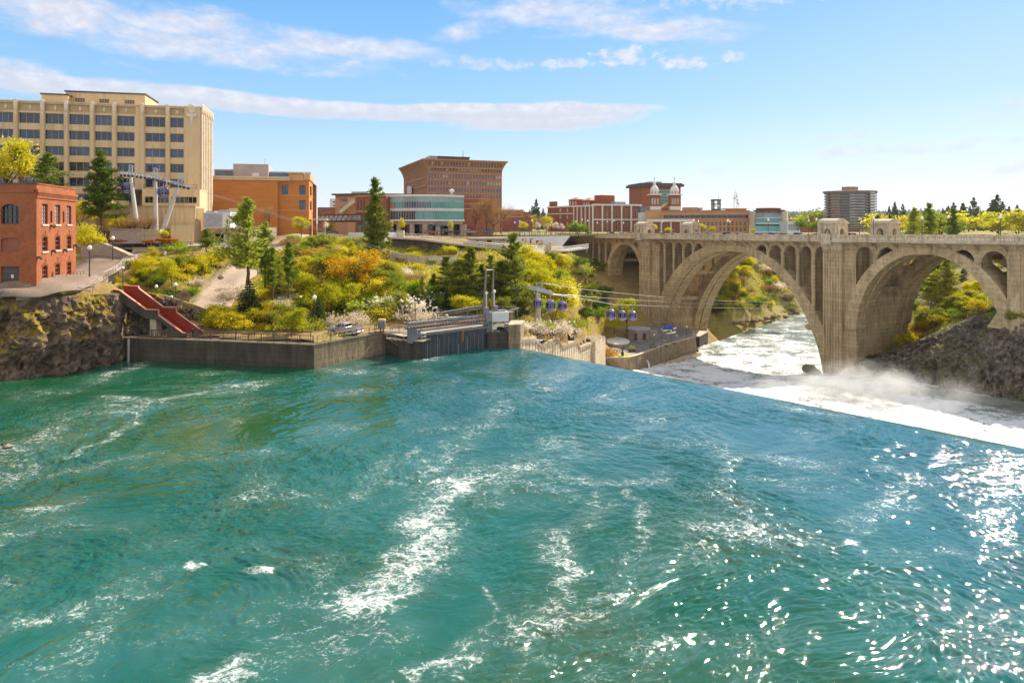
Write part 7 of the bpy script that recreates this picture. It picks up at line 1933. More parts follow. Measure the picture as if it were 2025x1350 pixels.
# broadleaf trees, one by one
T = [(LIME,10,400,268, 'yellow leaved tree at the edge behind the brick building',150,.95,0),(LIME,178,510,432, 'bright lime tree beside the brick building',136,1.0,1),(LIME,340,568,505, 'young lime tree on the terraced garden lawn',129,.9,1),
  (GOLD,160,470,385, 'thin golden tree between brick building and pine',152,.8,0),(LIME,596,466,426, 'round yellow green tree at the foot of the ochre hall',183,1.2,0),(BARE,532,462,398, 'bare orange twigged tree before the ochre hall',186,1.0,0),
  (AMBER,703,566,488, 'large golden orange tree in the middle of the slope',143,1.35,0),(AMBER,735,590,535, 'second smaller orange tree right below the large golden one',142,1.1,0),(AMBER,530,640,605, 'small orange tree in the bed behind the river wall',123,1.2,0),(GREEN,640,540,495, 'fresh green bush tree left of the golden tree',152,1.5,0),(LIME,655,622,548, 'pale yellow tree behind the dark fir',132,1.0,1),(LIME,577,668,606, 'yellow green bush by the yard rail',116,1.15,0),
  (BARE,962,462,380, 'broad bare tree with tan twigs before the brown block',240,1.15,0),(BARE,940,462,392, 'bare tan tree at the corner of the glass building',244,1.0,1),(BARE,990,462,398, 'bare tan tree on the right of the tree group',246,1.1,0),(BARE,976,460,405, 'short bare tree within the tan tree group',238,1.3,1),(BARE,1066,460,420, 'bare orange tree before the hotel',300,1.4,1),(GOLD,1080,460,424, 'golden tree in front of the hotel end',310,1.0,0),
  (LIME,1102,640,548, 'wide yellow tree under the gondola cables',174,1.1,0),(LIME,1075,600,520, 'yellow green tree above the gondolas',168,1.1,1),(GREEN,1144,470,434, 'round green tree at the hotel corner',290,1.3,0),(GREEN,1158,466,440, 'dark green tree beside the round green one',292,1.2,1),
  (LIME,793,458,427, 'small bright yellow sapling in front of the glass building',215,.7,1),(LIME,1034,458,437, 'small yellow green tree on the plaza edge by the mural',250,1.1,0),(LIME,890,457,434, 'thin yellow tree by the shop awning',228,.8,1),(LIME,1240,655,588, 'yellow tree on the bridge foot below the hanging gondolas',226,1.2,0),(LIME,1215,660,615, 'small yellow tree left of the bridge foot',226,1.2,1),(GREEN,1232,622,585, 'yellow green tree against the bridge pier',236,1.0,0),
  (LIME,1292,461,440, 'bright yellow tree behind the bridge beside the shelter',305,1.4,0),(LIME,1320,461,448, 'low yellow tree behind the parked white car',305,1.9,1),(LIME,1388,461,440, 'large yellow tree behind the middle of the bridge',300,1.3,0),(LIME,1408,461,446, 'yellow tree at the right of the large yellow one',302,1.3,1),(LIME,1488,461,452, 'low yellow tree before the library',300,1.6,0),(GREEN,1578,461,426, 'pale green tree right of the library',330,1.1,0),(GREEN,1605,461,434, 'yellow green tree left of the bridge shelter',330,1.2,0),(LIME,1622,461,428, 'sunlit tree close behind the right bridge shelter',330,1.0,1),(LIME,1262,461,446, 'small yellow tree left of the left bridge shelter',310,1.3,0)]
for pats, px, yb, yt, lab, d, wd, k in T: tall(pats, px, yb, yt, lab, d=d, wide=wd, k=k)
for k, px in enumerate((1063,1081,1100,1112)):
 tall(WTREE, px,462,438 + k % 2 * 3, 'pale blossoming street tree in the row before the hotel', d=285, wide=1.1, group='pale blossoming street trees before the hotel')
tall(WTREE,643,460,436, 'pale leafing tree under the skybridge', d=205, wide=1.3)
tall(LIME,655,460,438, 'yellow tree beyond the skybridge opening', d=225, wide=1.0)
for k,(px, yb, yt) in enumerate(((305,520,483),(318,560,512),(292,560,520))):
 tall(SAP, px, yb, yt,['thin yellow sapling on the upper garden terrace', 'thin yellow sapling in the middle of the garden', 'thin yellow sapling low by the garden lamp'][k], d=(140,131,131)[k])
# shrubs singled out by their place or colour
S = [('green',600,500,20, 'green shrub on the hill crest below the ochre hall'),('lime',692,478,12, 'bright green shrub at the top of the hill path'),('white',590,632,22, 'cream blossoming shrub in the middle of the white bank'),('white',560,608,22, 'cream blossoming shrub under the thin pines'),('white',620,606,20, 'white blossoming shrub left of the lamp posts'),('white',690,648,34, 'large white blossoming shrub behind the pickup truck'),('white',660,648,22, 'small white blossoming shrub touching the dark fir'),
  ('white',815,640,30, 'white blossoming shrub left of the hoist beam'),('white',850,635,24, 'creamy shrub behind the slanted buttress'),('white',455,600,32, 'tan white shrub at the bend of the gravel road'),('white',470,585,28, 'tan white shrub above the bend of the gravel road'),('white',390,570,24, 'grey blossoming shrub at the upper garden wall'),('white',1060,662,34, 'creamy blossom shrub right of the weir pier'),('white',1090,664,36, 'creamy blossom shrub in the middle of the stair slope'),('white',1115,668,30, 'creamy blossom shrub near the plaza lamps'),('white',1040,655,26, 'blossom shrub half hidden by the weir pier'),('white',1150,545,26, 'pale shrub in the shade below the bridge'),
  ('white',1525,545,22, 'silvery shrub high on the bank under the main arch'),('white',1495,525,22, 'silvery shrub nearest the crown of the arch opening'),('white',1545,560,18, 'silvery shrub on the right of the bank under the arch'),('white',1130,480,14, 'small pale shrub by the white plaza wall'),
  ('green',378,590,26, 'green shrub at the end of the stone garden wall'),('russet',435,630,14, 'russet shrub at the foot of the gravel road'),('gold',430,520,30, 'big yellow shrub above the gravel road'),('gold',405,535,34, 'wide yellow shrub by the garden rocks'),('dark',380,540,20, 'dark shrub between the garden rocks'),('lime',260,565,24, 'lime shrub at the top of the red stairs'),('lime',245,575,16, 'low lime shrub at the cliff corner'),('gold',225,560,24, 'yellow shrub along the pavement railing'),('gold',1100,640,26, 'rust yellow shrub under the gondolas'),
  ('russet',1197,703,22, 'russet shrub beside the fluted wall end'),('lime',1205,708,16, 'yellow green shrub at the edge of the small lawn'),('green',1192,712,10, 'low green plant at the corner of the plaza wall'),('lime',325,470,20, 'yellow shrub at the foot of the slanting pylon leg'),('green',350,480,12, 'low green shrub below the small cream door house'),('gold',240,452,30, 'thin golden shrub on the planter wall'),('bare',262,452,32, 'bare shrub on the planter wall'),('bare',290,452,34, 'bare pale shrub between the pylon legs'),('lime',120,586,14, 'small weed on the cliff railing')]
for col, px, yb, hh, lab in S:
 up = {240: (240,454,150.5),262: (262,454,150.5),290: (290,454,150),1197: (1197,706,199),1205: (1205,709,199),1192: (1192,713,197),325: (325,470,148),350: (350,482,147)}.get(px)
 p = W(*up) if up else at(px, yb, d0=280 if 1480 < px < 1560 else 92)
 put(SH[col], p - Vector((0,0,.15)), hh / F * p.y, lab, 'shrub', wide=1.25)
def thicket(poly, n, mix, hs, label, group, land=None, d0=92, seed=0, cat='shrub', wide=1.2):
 r = random.Random(seed); xs = [p[0] for p in poly]; ys = [p[1] for p in poly]; q = np.array(poly, float); c = 0; guard = 0
 while c < n and guard < n*30:
  guard += 1
  px, py = r.uniform(min(xs), max(xs)), r.uniform(min(ys), max(ys))
  if not inside(np.array([px]), np.array([py]), q)[0]: continue
  p = (land or south).hit(px, py, d0)
  col = r.choice(mix)
  put(SH[col], p-Vector((0,0,.2)), r.uniform(*hs), label.format(NAMES[col]), cat, group.format(NAMES[col]), wide*r.uniform(.8,1.3)); c += 1
NAMES = {'green': 'green', 'lime': 'yellow green', 'gold': 'golden', 'olive': 'olive', 'russet': 'russet', 'white': 'pale blossoming', 'bare': 'bare twiggy', 'dark': 'dark'}
TH = [([(560,470),(720,478),(720,500),(640,530),(570,510)],20,['green', 'olive', 'lime', 'olive', 'bare', 'russet'],(1.6,3.2), '{} shrub on the upper slope below the ochre hall', '{} shrubs on the upper slope'),
   ([(560,520),(690,520),(700,610),(600,620),(570,570)],24,['lime', 'olive', 'green', 'gold', 'bare', 'lime'],(2.4,4.8), '{} shrub in the thicket left of the golden orange tree', '{} shrubs left of the golden orange tree'),
   ([(720,560),(840,545),(850,625),(700,640)],28,['lime', 'olive', 'green', 'lime', 'bare', 'dark', 'white'],(2.4,4.8), '{} shrub in the thicket between golden tree and light poles', '{} shrubs between golden tree and light poles'),
   ([(730,505),(860,515),(840,545),(740,555)],14,['olive', 'bare', 'lime', 'bare', 'olive'],(1.2,2.6), '{} low shrub on the brown slope below the painted wall', '{} low shrubs on the brown slope'),
   ([(430,625),(600,640),(600,658),(450,655),(400,648)],22,['olive', 'russet', 'gold', 'lime', 'bare', 'lime'],(1.6,3.2), '{} shrub in the bed behind the river wall', '{} shrubs in the bed behind the river wall'),
   ([(500,575),(600,590),(600,640),(520,640)],18,['olive', 'lime', 'white', 'gold', 'bare', 'lime'],(1.8,3.4), '{} shrub around the white blossom bank', '{} shrubs around the white blossom bank'),
   ([(260,520),(330,490),(470,505),(420,540),(330,600),(280,585)],26,['lime', 'lime', 'green', 'green', 'olive', 'gold', 'dark'],(1.2,3.0), '{} shrub in the terraced garden', '{} shrubs in the terraced garden'),
   ([(860,560),(1100,540),(1120,620),(1020,635),(860,625)],26,['lime', 'gold', 'green', 'olive', 'dark'],(2.6,5.0), '{} shrub on the slope behind the gate and masts', '{} shrubs behind the gate and masts'),
   ([(1030,505),(1130,505),(1110,570),(1050,560)],15,['lime', 'olive', 'bare', 'gold', 'white'],(2.0,4.0), '{} shrub on the slope beneath the curved walk', '{} shrubs beneath the curved walk'),
   ([(1125,520),(1180,520),(1210,640),(1150,640)],18,['dark', 'dark', 'green', 'dark', 'olive'],(2.0,4.4), '{} shrub in the shaded gully left of the bridge', '{} shrubs in the shaded gully'),
   ([(1035,640),(1130,650),(1160,672),(1040,660)],12,['white', 'white', 'lime', 'olive'],(2.0,3.4), '{} shrub crowding the stair wall by the fall', '{} shrubs by the stair wall'),
   ([(780,500),(900,500),(900,506),(800,500)],10,['lime', 'green', 'lime'],(1.5,2.8), '{} shrub above the low grey slope wall', '{} shrubs above the low grey slope wall'),
   ([(455,480),(540,470),(545,520),(500,560),(450,530)],12,['olive', 'lime', 'bare', 'green'],(1.5,3.2), '{} shrub below the cream yard wall', '{} shrubs below the cream yard wall')]
for i,(poly, n, mx, hs, lab, grp) in enumerate(TH): thicket(poly, n, mx, hs, lab, grp, seed=i)
GROVE = {'green': GREEN, 'lime': LIME, 'gold': GOLD, 'bare': BARE, 'olive': [GREEN[1]]}
def grove(poly, n, mix, hs, label, group, seed, land=None, d0=92, wide=1.35):
 r = random.Random(seed); xs = [p[0] for p in poly]; ys = [p[1] for p in poly]; q = np.array(poly, float); c = 0
 for _ in range(n*40):
  px, py = r.uniform(min(xs), max(xs)), r.uniform(min(ys), max(ys))
  if c >= n or not inside(np.array([px]), np.array([py]), q)[0]: continue
  p = (land or south).hit(px, py, d0); col = r.choice(mix); c += 1
  put(GROVE[col], p - Vector((0,0,.3)), r.uniform(*hs), label.format(NAMES[col]), 'tree', group.format(NAMES[col]), wide * r.uniform(.85,1.2))
for i,(poly, n, mx, hs, lab, grp) in enumerate([([(575,540),(690,530),(690,615),(590,615)],9,['lime', 'olive', 'lime', 'green'],(4,6.5), '{} young tree left of the golden orange tree on the slope', '{} young trees left of the golden orange tree'),
  ([(720,560),(850,550),(860,625),(720,635)],15,['lime', 'green', 'olive', 'lime'],(4,7), '{} young tree between the golden orange tree and the yard lights', '{} young trees above the yard lights'),
  ([(860,570),(1010,560),(1010,630),(870,630)],12,['lime', 'green', 'lime', 'gold'],(4,7), '{} young tree among the pines behind the gate', '{} young trees among the pines'),
  ([(1030,530),(1125,530),(1125,585),(1050,585)],12,['lime', 'lime', 'gold', 'lime', 'green'],(5,8.5), '{} tree on the slope around the small pylon', '{} trees around the small pylon'),
  ([(590,480),(720,490),(700,525),(600,520)],6,['lime', 'green', 'olive'],(2.8,4), '{} small tree on the upper slope', '{} small trees on the upper slope'),
  ([(270,530),(420,520),(400,560),(290,590)],8,['lime', 'lime', 'gold', 'green'],(2.6,4.6), '{} small tree in the terraced garden', '{} small trees in the garden'),
  ([(1150,560),(1190,560),(1215,640),(1165,640)],8,['green', 'olive', 'green'],(4,7), '{} tree in the shaded gully left of the bridge', '{} trees in the shaded gully'),
  ([(430,630),(600,645),(600,655),(430,650)],6,['lime', 'gold', 'olive'],(3,4.6), '{} small tree in the bed behind the river wall', '{} small trees behind the river wall')]):
 grove(poly, n, mx, hs, lab, grp,60+i)
grove([(1385,570),(1470,495),(1590,500),(1600,590),(1480,615),(1390,635)],30,['lime', 'olive', 'gold', 'lime', 'green', 'bare'],(5,10), '{} tree on the river bank seen through the main arch', '{} trees seen through the main arch',80, d0=285)
grove([(1800,665),(1960,600),(1960,570),(1850,590)],14,['lime', 'lime', 'green', 'olive'],(3.5,6.5), '{} tree on the bank under the right hand arch', '{} trees under the right arch',81, north,160)
thicket([(1385,560),(1470,500),(1590,520),(1600,600),(1480,620),(1390,640)],36,['olive', 'gold', 'lime', 'bare', 'white', 'olive', 'green'],(2.5,6.5), '{} bush on the river bank seen through the main arch', '{} bushes seen through the main arch', d0=285, seed=40)
thicket([(1560,590),(1640,585),(1640,612),(1560,615)],12,['lime', 'olive', 'lime'],(2,4.5), '{} bush at the bend of the river under the main arch', '{} bushes at the bend of the river', d0=300, seed=41)
thicket([(1790,690),(1870,640),(1960,615),(1960,590),(1880,600),(1800,660)],24,['lime', 'green', 'lime', 'olive', 'gold'],(1.8,4.5), '{} bush on the bank under the right hand arch', '{} bushes under the right arch', north,160,42)
thicket([(1960,620),(2025,605),(2025,640),(1960,645)],12,['green', 'green', 'olive'],(1.2,2.4), '{} bush on top of the dark bluff', '{} bushes on top of the dark bluff', north,140,43)
thicket([(1775,668),(1830,640),(1850,660),(1790,688)],10,['gold', 'russet', 'gold'],(1.0,2.0), '{} bush low on the bank under the right hand arch', '{} low bushes under the right arch', north,160,44)
# trees under and beyond the right hand arch
tall(PINEW,1872,618,508, 'dark spreading pine framed by the right hand arch', land=north, d=205, wide=1.5, k=1)
tall(PINE,1850,612,515, 'second dark pine framed by the right hand arch', d=212, wide=1.5, k=2)
tall(GREEN,1808,640,590, 'small leaning tree by the water under the right hand arch', d=222, wide=.9, k=1)
tall(BARE,1840,612,578, 'reddish bare tree under the right hand arch', d=232, wide=1.8, k=0)
tall(LIME,1920,590,550, 'bright yellow green tree under the right hand arch', d=196, wide=1.6, k=0)
for k,(px, yb, yt, lab) in enumerate(((1470,520,500, 'yellow tree at the crown of the main arch opening'),(1440,560,528, 'yellow tree on the left of the main arch opening'),(1500,505,488, 'golden tree high in the main arch opening'),(1560,540,515, 'green tree on the far bank at the right of the main arch opening'))):
 tall([GOLD, LIME, GOLD, GREEN][k], px, yb, yt, lab, d=(380,345,400,400)[k], wide=1.5, k=0)
# ------------------------------------------------------------------ the wooded plain behind the bridge
def far_blob(seed, leaf, h=9.0, r=5.0, n=620, cone=False):
 rs = np.random.RandomState(seed)
 if cone:
  t = 1-np.sqrt(rs.rand(n)); a = rs.rand(n)*6.28; q = rs.rand(n)**.5*r*(1-t)*(1+.3*np.sin(t*40)); c = np.stack([np.cos(a)*q, np.sin(a)*q, h*(.06+.94*t)],1)
 else:
  k = rs.normal(0,1,(9,3))*(r*.45, r*.45, h*.16)+(0,0, h*.6); c = k[rs.randint(0,9, n)]+rs.normal(0,1,(n,3))*(r*.28, r*.28, h*.11); c[:,2] = np.clip(c[:,2], h*.08, h*1.02)
 v, f = leaf_quads(c,.62 if not cone else .5, rs,.6)
 return plant('pine_tree' if cone else 'broadleaf_tree',[(np.zeros(3), np.array([0,0, h * .6]),.25,.12)], v, f, leaf)
FB = [far_blob(61, 'leaf_lime'), far_blob(62, 'leaf_lime'), far_blob(63, 'leaf_far')]; FC = [far_blob(64, 'needles_far',14,4.4,800, True), far_blob(65, 'needles_far',14,3.6,700, True)]
FO = [far_blob(66, 'leaf_russet')]
def plain():
 r = random.Random(5)
 for k in range(200):
  px = r.uniform(1735,2120); d = r.uniform(300,900); yb = HY+F*4.6/d
  if px < 1800 and d < 420: continue
  p = W(px, yb, d); m = r.random()
  if m < .76: put(FB, p, r.uniform(7,13), 'yellow green tree among the mixed trees on the plain behind the bridge', 'tree', 'yellow green trees on the plain',1.1)
  elif m < .86: put(FC, p, r.uniform(12,22), 'dark conifer among the mixed trees on the plain behind the bridge', 'tree', 'dark conifers on the plain')
  else: put(FO, p, r.uniform(6,10), 'reddish tree among the mixed trees on the plain behind the bridge', 'tree', 'reddish trees on the plain',1.1)
 for k in range(70):
  px = r.uniform(1560,1650) if k < 20 else r.uniform(1740,2080); d = r.uniform(600,1500); p = W(px, HY+F*4.6/d, d)
  put(FB if r.random() < .4 else FC, p, r.uniform(10,22), 'hazy tree in the far tree belt under the hills', 'tree', 'hazy trees of the far belt',1.2)
 for k in range(22):
  px = r.uniform(1860,2100); d = r.uniform(420,640); p = W(px, HY+F*4.6/d, d)
  put(FC, p, r.uniform(17,27), 'tall dark conifer standing above the yellow trees on the plain', 'tree', 'tall dark conifers on the plain',1.3)
 for k, px in enumerate((1808,1838,1886,1760,1735)):
  put(PINE, W(px,478,245 + 12 * k),(12.5,15,13.5,11,12)[k],['pine with gaps standing behind the far bridge shelter', 'tall pine with gaps between the two bridge lamps', 'tall pine right of the flag lamp', 'short pine left of the far bridge shelter', 'pine beside the dark curved tower'][k], 'tree', None,1.3)
 for k in range(26):
  px = (r.uniform(628,662) if k < 5 else r.uniform(995,1085)); d = r.uniform(500,900); p = W(px, HY+F*4.6/d, d)
  put(FC if k % 3 else FB, p, r.uniform(14,26) if k % 3 else r.uniform(8,14), 'distant tree showing over the roofs of the town', 'tree', 'distant trees over the roofs')
 # trees on the far river bank, seen through the right hand arch
 for k in range(34):
  px = r.uniform(1790,2050); d = r.uniform(430,640); x = (px-CX)/F*d; p = Vector((x, d, south.z(x, d)))
  put(FB + FC, p, r.uniform(8,16), 'tree on the far wooded river bank beyond the right hand arch', 'tree', 'trees of the far wooded bank',1.2)
plain()
# the forest on the hills: nobody could count it
def forest():
 rs = np.random.RandomState(77); n = 9000
 ang = np.radians(rs.uniform(-12,46, n)); d = rs.uniform(2300,4900, n)**1.0
 X, Y = np.sin(ang)*d*1.05, np.cos(ang)*d
 ridge = np.clip((Y-2200)/2300,0,1)**1.1
 h = (14+118*ridge*(.80+.30*fbm(X*.0006, Y*.0006,5,4))+12*fbm(X*.003, Y*.003,8,3)*ridge)*np.clip((X+1500)/2200,.25,1)
 Z = -20+h; H = rs.uniform(12,26, n); Rr = H*rs.uniform(.16,.28, n)
 k = 5; a = np.arange(k)*2*np.pi/k
 ring = np.stack([X[:, None]+Rr[:, None]*np.cos(a+rs.rand(n,1)), Y[:, None]+Rr[:, None]*np.sin(a), np.repeat((Z-1)[:, None], k,1)],-1)
 tip = np.stack([X, Y, Z+H],-1)[:, None]
 V = np.concatenate([ring, tip],1).reshape(-1,3); i = np.arange(n)[:, None]*(k+1)
 Fc = np.stack([i+np.arange(k), i+(np.arange(k)+1) % k, np.repeat(i+k, k,1)],-1).reshape(-1,3)
 tag(mesh_np('forest', V, Fc, 'needles_far', base=(0,3000,0)), kind='stuff')
forest()
# dry grass, weeds and low brush covering the slopes: nobody could count it
def brush(name, land, poly, n, mats, seed, size=.22, avoid=None):
 rs = np.random.RandomState(seed); P = []
 q = np.array(poly, float)
 while sum(len(p) for p in P) < n:
  x, y = rs.uniform(q[:,0].min(), q[:,0].max(),8000), rs.uniform(q[:,1].min(), q[:,1].max(),8000)
  k = inside(x, y, q) & (fbm(x*.16, y*.16, seed,3)+.35*rs.normal(0,1,8000) > -.05)
  x, y = x[k], y[k]; P.append(np.stack([x, y, land(x, y)],1))
 P = np.vstack(P)[:n]
 if avoid is not None: P = P[avoid(P)]
 c = P+np.abs(rs.normal(0,1, P.shape))*(0,0,.32)+(0,0,.05)
 d = rs.normal(0,.5, P.shape); d[:,2] = 1
 v, f = leaf_quads(c, size, rs,.35, dirs=d)
 mi = np.clip(((fbm(P[:,0]*.11, P[:,1]*.11, seed+5,3)+.5+.25*rs.normal(0,1, len(P)))*len(mats)).astype(int),0, len(mats)-1)
 o = bpy.data.objects.get('x')
 return tag(mesh_np(name, v, f, mats, mi=mi, base=(P[:,0].mean(), P[:,1].mean(), P[:,2].mean())), kind='stuff')
def off_roads(P):
 y = HY-F*P[:,2]/P[:,1]; x = CX+F*P[:,0]/P[:,1]
 ok = np.ones(len(P), bool)
 for line, w in (([(385,660),(402,632),(412,610),(428,588),(448,566),(470,549),(495,534)],34),([(520,508),(545,488),(568,474),(592,464)],18),([(-60,584),(40,578),(100,566),(150,548),(195,528),(232,510),(250,499)],40),([(400,660),(600,664),(690,655),(800,645),(950,640)],11),([(240,655),(300,655),(380,655)],5)):
  q = np.array(line, float); best = np.full(len(P),1e9)
  for a, b in zip(q, q[1:]):
   d = b-a; t = np.clip(((x-a[0])*d[0]+(y-a[1])*d[1])/(d @ d),0,1); best = np.minimum(best, np.hypot((x-a[0]-t*d[0])*.9,(y-a[1]-t*d[1])*1.6))
  ok &= best > w*(.8 if w > 12 else 1)
 return ok
brush('undergrowth', south,[(-64,122),(-50,118.5),(-30,113),(-22,126),(0,137),(10,160),(22,188),(24,205),(35,240),(10,235),(-20,200),(-60,190),(-75,160)],70000,['brush', 'leaf_olive', 'leaf_lime', 'leaf_lime', 'leaf_green'],91,.27, off_roads)
brush('bank_undergrowth', south,[(66,258),(80,284),(105,325),(150,368),(190,415),(150,440),(90,380),(70,300)],30000,['brush', 'leaf_olive', 'leaf_gold', 'leaf_lime'],93,.5)
brush('north_undergrowth', north,[(106,197),(114,178),(122,158),(128,160),(132,200),(112,232),(98,222)],9000,['leaf_olive', 'brush', 'leaf_green', 'leaf_lime'],95,.26)
# orange flower bed and planter greenery
for k,(px, py, d, w_, lab) in enumerate(((238,478,149,4.2, 'orange flower bed left under the planter wall'),(330,477,147,3.6, 'orange flower bed right of the planter wall'),(292,480,146.5,1.5, 'small orange flower bed behind the people'))):
 c = W(px, py, d); rs = np.random.RandomState(k); n = 1100
 v, f = leaf_quads(np.array(c)+np.clip(rs.normal(0,1,(n,3)),-1.8,1.8)*(w_*.35,.3,.12)+(0,0,.25),.17, rs)
 tag(mesh_np('flower_bed', v, f, 'flower_orange', base=tuple(c)), lab, 'flower bed')
for o, pts_ in LEAFQ:
 v, f = leaf_quads(pts_,.13, np.random.RandomState(3)); mesh_np('foliage', v, f, 'leaf_olive', o)
for o in HOLD:
 if o.name not in USED:
  for c in list(o.children): bpy.data.objects.remove(c)
  bpy.data.objects.remove(o)
# rocks in the garden and at the shore
def rock(px, py, d, r, label, group=None, m='basalt', seed=0, z=None):
 p = W(px, py, d) if z is None else WG(px, py, z)
 rs = np.random.RandomState(seed); bm_v, bm_f = [],[]
 nu, nv = 14,9
 u, v = np.meshgrid(np.linspace(0,2*np.pi, nu, endpoint=False), np.linspace(0, np.pi, nv))
 D = np.stack([np.sin(v)*np.cos(u), np.sin(v)*np.sin(u), np.cos(v)],-1)
 k = 1+.35*fbm(D[...,0]*1.5+seed, D[...,1]*1.5+D[...,2]*1.7, seed,3)
 Pn = D*k[..., None]*np.array([r*1.3, r, r*.75])+np.array([p.x, p.y, p.z+r*.15])
 i = np.arange(nu*nv).reshape(nv, nu); j = np.roll(i,-1,1)
 f = np.stack([i[:-1], i[1:], j[1:], j[:-1]],-1).reshape(-1,4)
 return tag(mesh_np('rock', Pn.reshape(-1,3), f, m, smooth=False, base=tuple(p)), label, 'rock', group)
r = random.Random(8)
for k in range(26):
 px, py = r.uniform(355,440), r.uniform(520,575)
 p = south.hit(px, py); rock(px, py, p.y, r.uniform(.3,.8), 'dark boulder in the garden rockery above the gravel road', 'boulders of the garden rockery', seed=k)
for k in range(16):
 px, py = r.uniform(600,665), r.uniform(500,530)
 p = south.hit(px, py); rock(px, py, p.y, r.uniform(.3,.7), 'pale stone lying on the upper slope', 'pale stones on the upper slope', 'rubble', seed=k + 50)
for k in range(60):
 t = r.random(); px = 1385+260*t; py = 652-42*t-r.uniform(-2,9)
 d = F * 45.2 / (py - HY); rock(px, py, d, r.uniform(.5,1.4), 'grey stone on the shore under the main arch', 'shore stones under the main arch', 'rubble', seed=k + 90)
rock(1600,731,205,1.7, 'flat dark rock standing in the rapids beside the great fluted pier', None, 'bank_rock',301,-42.5)
rock(1612,737,205,1.3, 'smaller dark rock in the rapids below the flat one', None, 'bank_rock',302,-42.6)
# ------------------------------------------------------------------ garden walls and railings
path_wall('stone_garden_wall', 'pale rubble stone wall at the lower end of the garden lawn',[south.hit(334,612).to_tuple()[:2], south.hit(374,606).to_tuple()[:2]],-18,[W(334,590, south.hit(334,612).y).z, W(374,572, south.hit(374,606).y).z],.7, 'rubble')
path_wall('stone_garden_wall', 'low rubble wall below the garden in front of the yellow saplings',[W(292,597,127)[:2], W(332,606,125)[:2]],-18,[W(292,586,127).z, W(332,592,125).z],.6, 'rubble')
path_wall('terrace_wall', 'pale stone terrace wall under the promenade railing',[W(262,497,147)[:2], W(330,497,146)[:2], W(400,492,149)[:2], W(470,486,158)[:2]],-9,[W(262,491,147).z, W(330,490,146).z, W(400,486,149).z, W(470,480,158).z],1.0, 'concrete_pale', cap=.12)
path_wall('terrace_wall', 'short pale wall with a buttress lower in the garden',[W(300,514,143)[:2], W(325,517,142)[:2]],-10,[W(300,504,143).z, W(325,497,142).z],.6, 'concrete_pale')
path_wall('ramp_wall', 'pinkish sloping wall beside the road with a pale coping',[W(160,520,144)[:2], W(205,520,143)[:2], W(236,520,141)[:2], W(258,520,139)[:2]],-9.5,[W(160,485,144).z, W(205,482,143).z, W(236,496,141).z, W(258,506,139).z],.8, 'granite_wall', cap=.14)
tag(mk('promenade', MB().face([W(205,494,148), W(262,493,147.6), W(330,492,146.8), W(400,488,149.6), W(400,481,153), W(320,482,152), W(205,484,153)]), 'paving'), kind='structure')
railing('railing', 'black promenade railing behind the garden',[W(208,493,147.6), W(262,492.5,147.4), W(330,491.5,146.5), W(400,487,149.4), W(465,481,157)],1.15,(1.15,.6,.1),2.2,.5, r=.035)
railing('railing', 'grey railing along the cliff top in front of the brick building',[W(-80,593,97), W(0,591,101.2), W(120,583.5,107.2), W(183,578,112.5)],1.1,(1.1,.55),2.6,0, m='blue_steel', r=.03)
railing('railing', 'grey railing climbing beside the pavement',[south.hit(x, y) + Vector((0,0,.2)) for x, y in ((186,576),(205,560),(228,542),(250,524),(266,512))],1.1,(1.1,.55),2.6,0, m='blue_steel', r=.025)
railing('railing', 'dark picket rail on the garden side of the pavement',[south.hit(x, y) for x, y in ((215,566),(235,550),(258,530),(275,514))],1.1,(1.1,.1),2.4,.35, r=.035)
terrace_block('dark_gate', 'dark recess left of the planter wall',201,151,217,151,457,-8,3, m='dark_roof')
# ------------------------------------------------------------------ lamps
def globe_lamp(h=4.6):
 o = bpy.data.objects.new('street_lamp', None); COL.objects.link(o); ORG[o.name] = Vector((0,0,0))
 mk('base', MB().lathe([(.20,0),(.20,.25),(.12,.5),(.10,.9)],0,0,8), 'dark_steel', o)
 mk('pole', MB().tube([(0,0,.85),(0,0, h - .75)],[.085,.06],6), 'dark_steel', o)
 hd = mk('lamp_head', MB().lathe([(.09, h - .78),(.22, h - .70),(.10, h - .62)],0,0,8), 'dark_steel', o)
 mk('globe', MB().lathe([(.10, h - .62),(.27, h - .45),(.29, h - .25),(.17, h - .06),(.05, h)],0,0,10), 'lamp_glass', hd)
 return o
GL = globe_lamp(); GL_used = False
def lamp(px, yb, yt, d, label, group=None):
 global GL_used
 p = W(px, yb, d); s = (yb-yt)/F*d/4.6
 o = GL if not GL_used else dup(GL)
 GL_used = True
 o.location = p; w_ = max(.85, min(1.3, s)); o.scale = (w_, w_, s)
 for k in ('group',):
  if k in o: del o[k]
 return tag(o, label, 'lamp post', group)
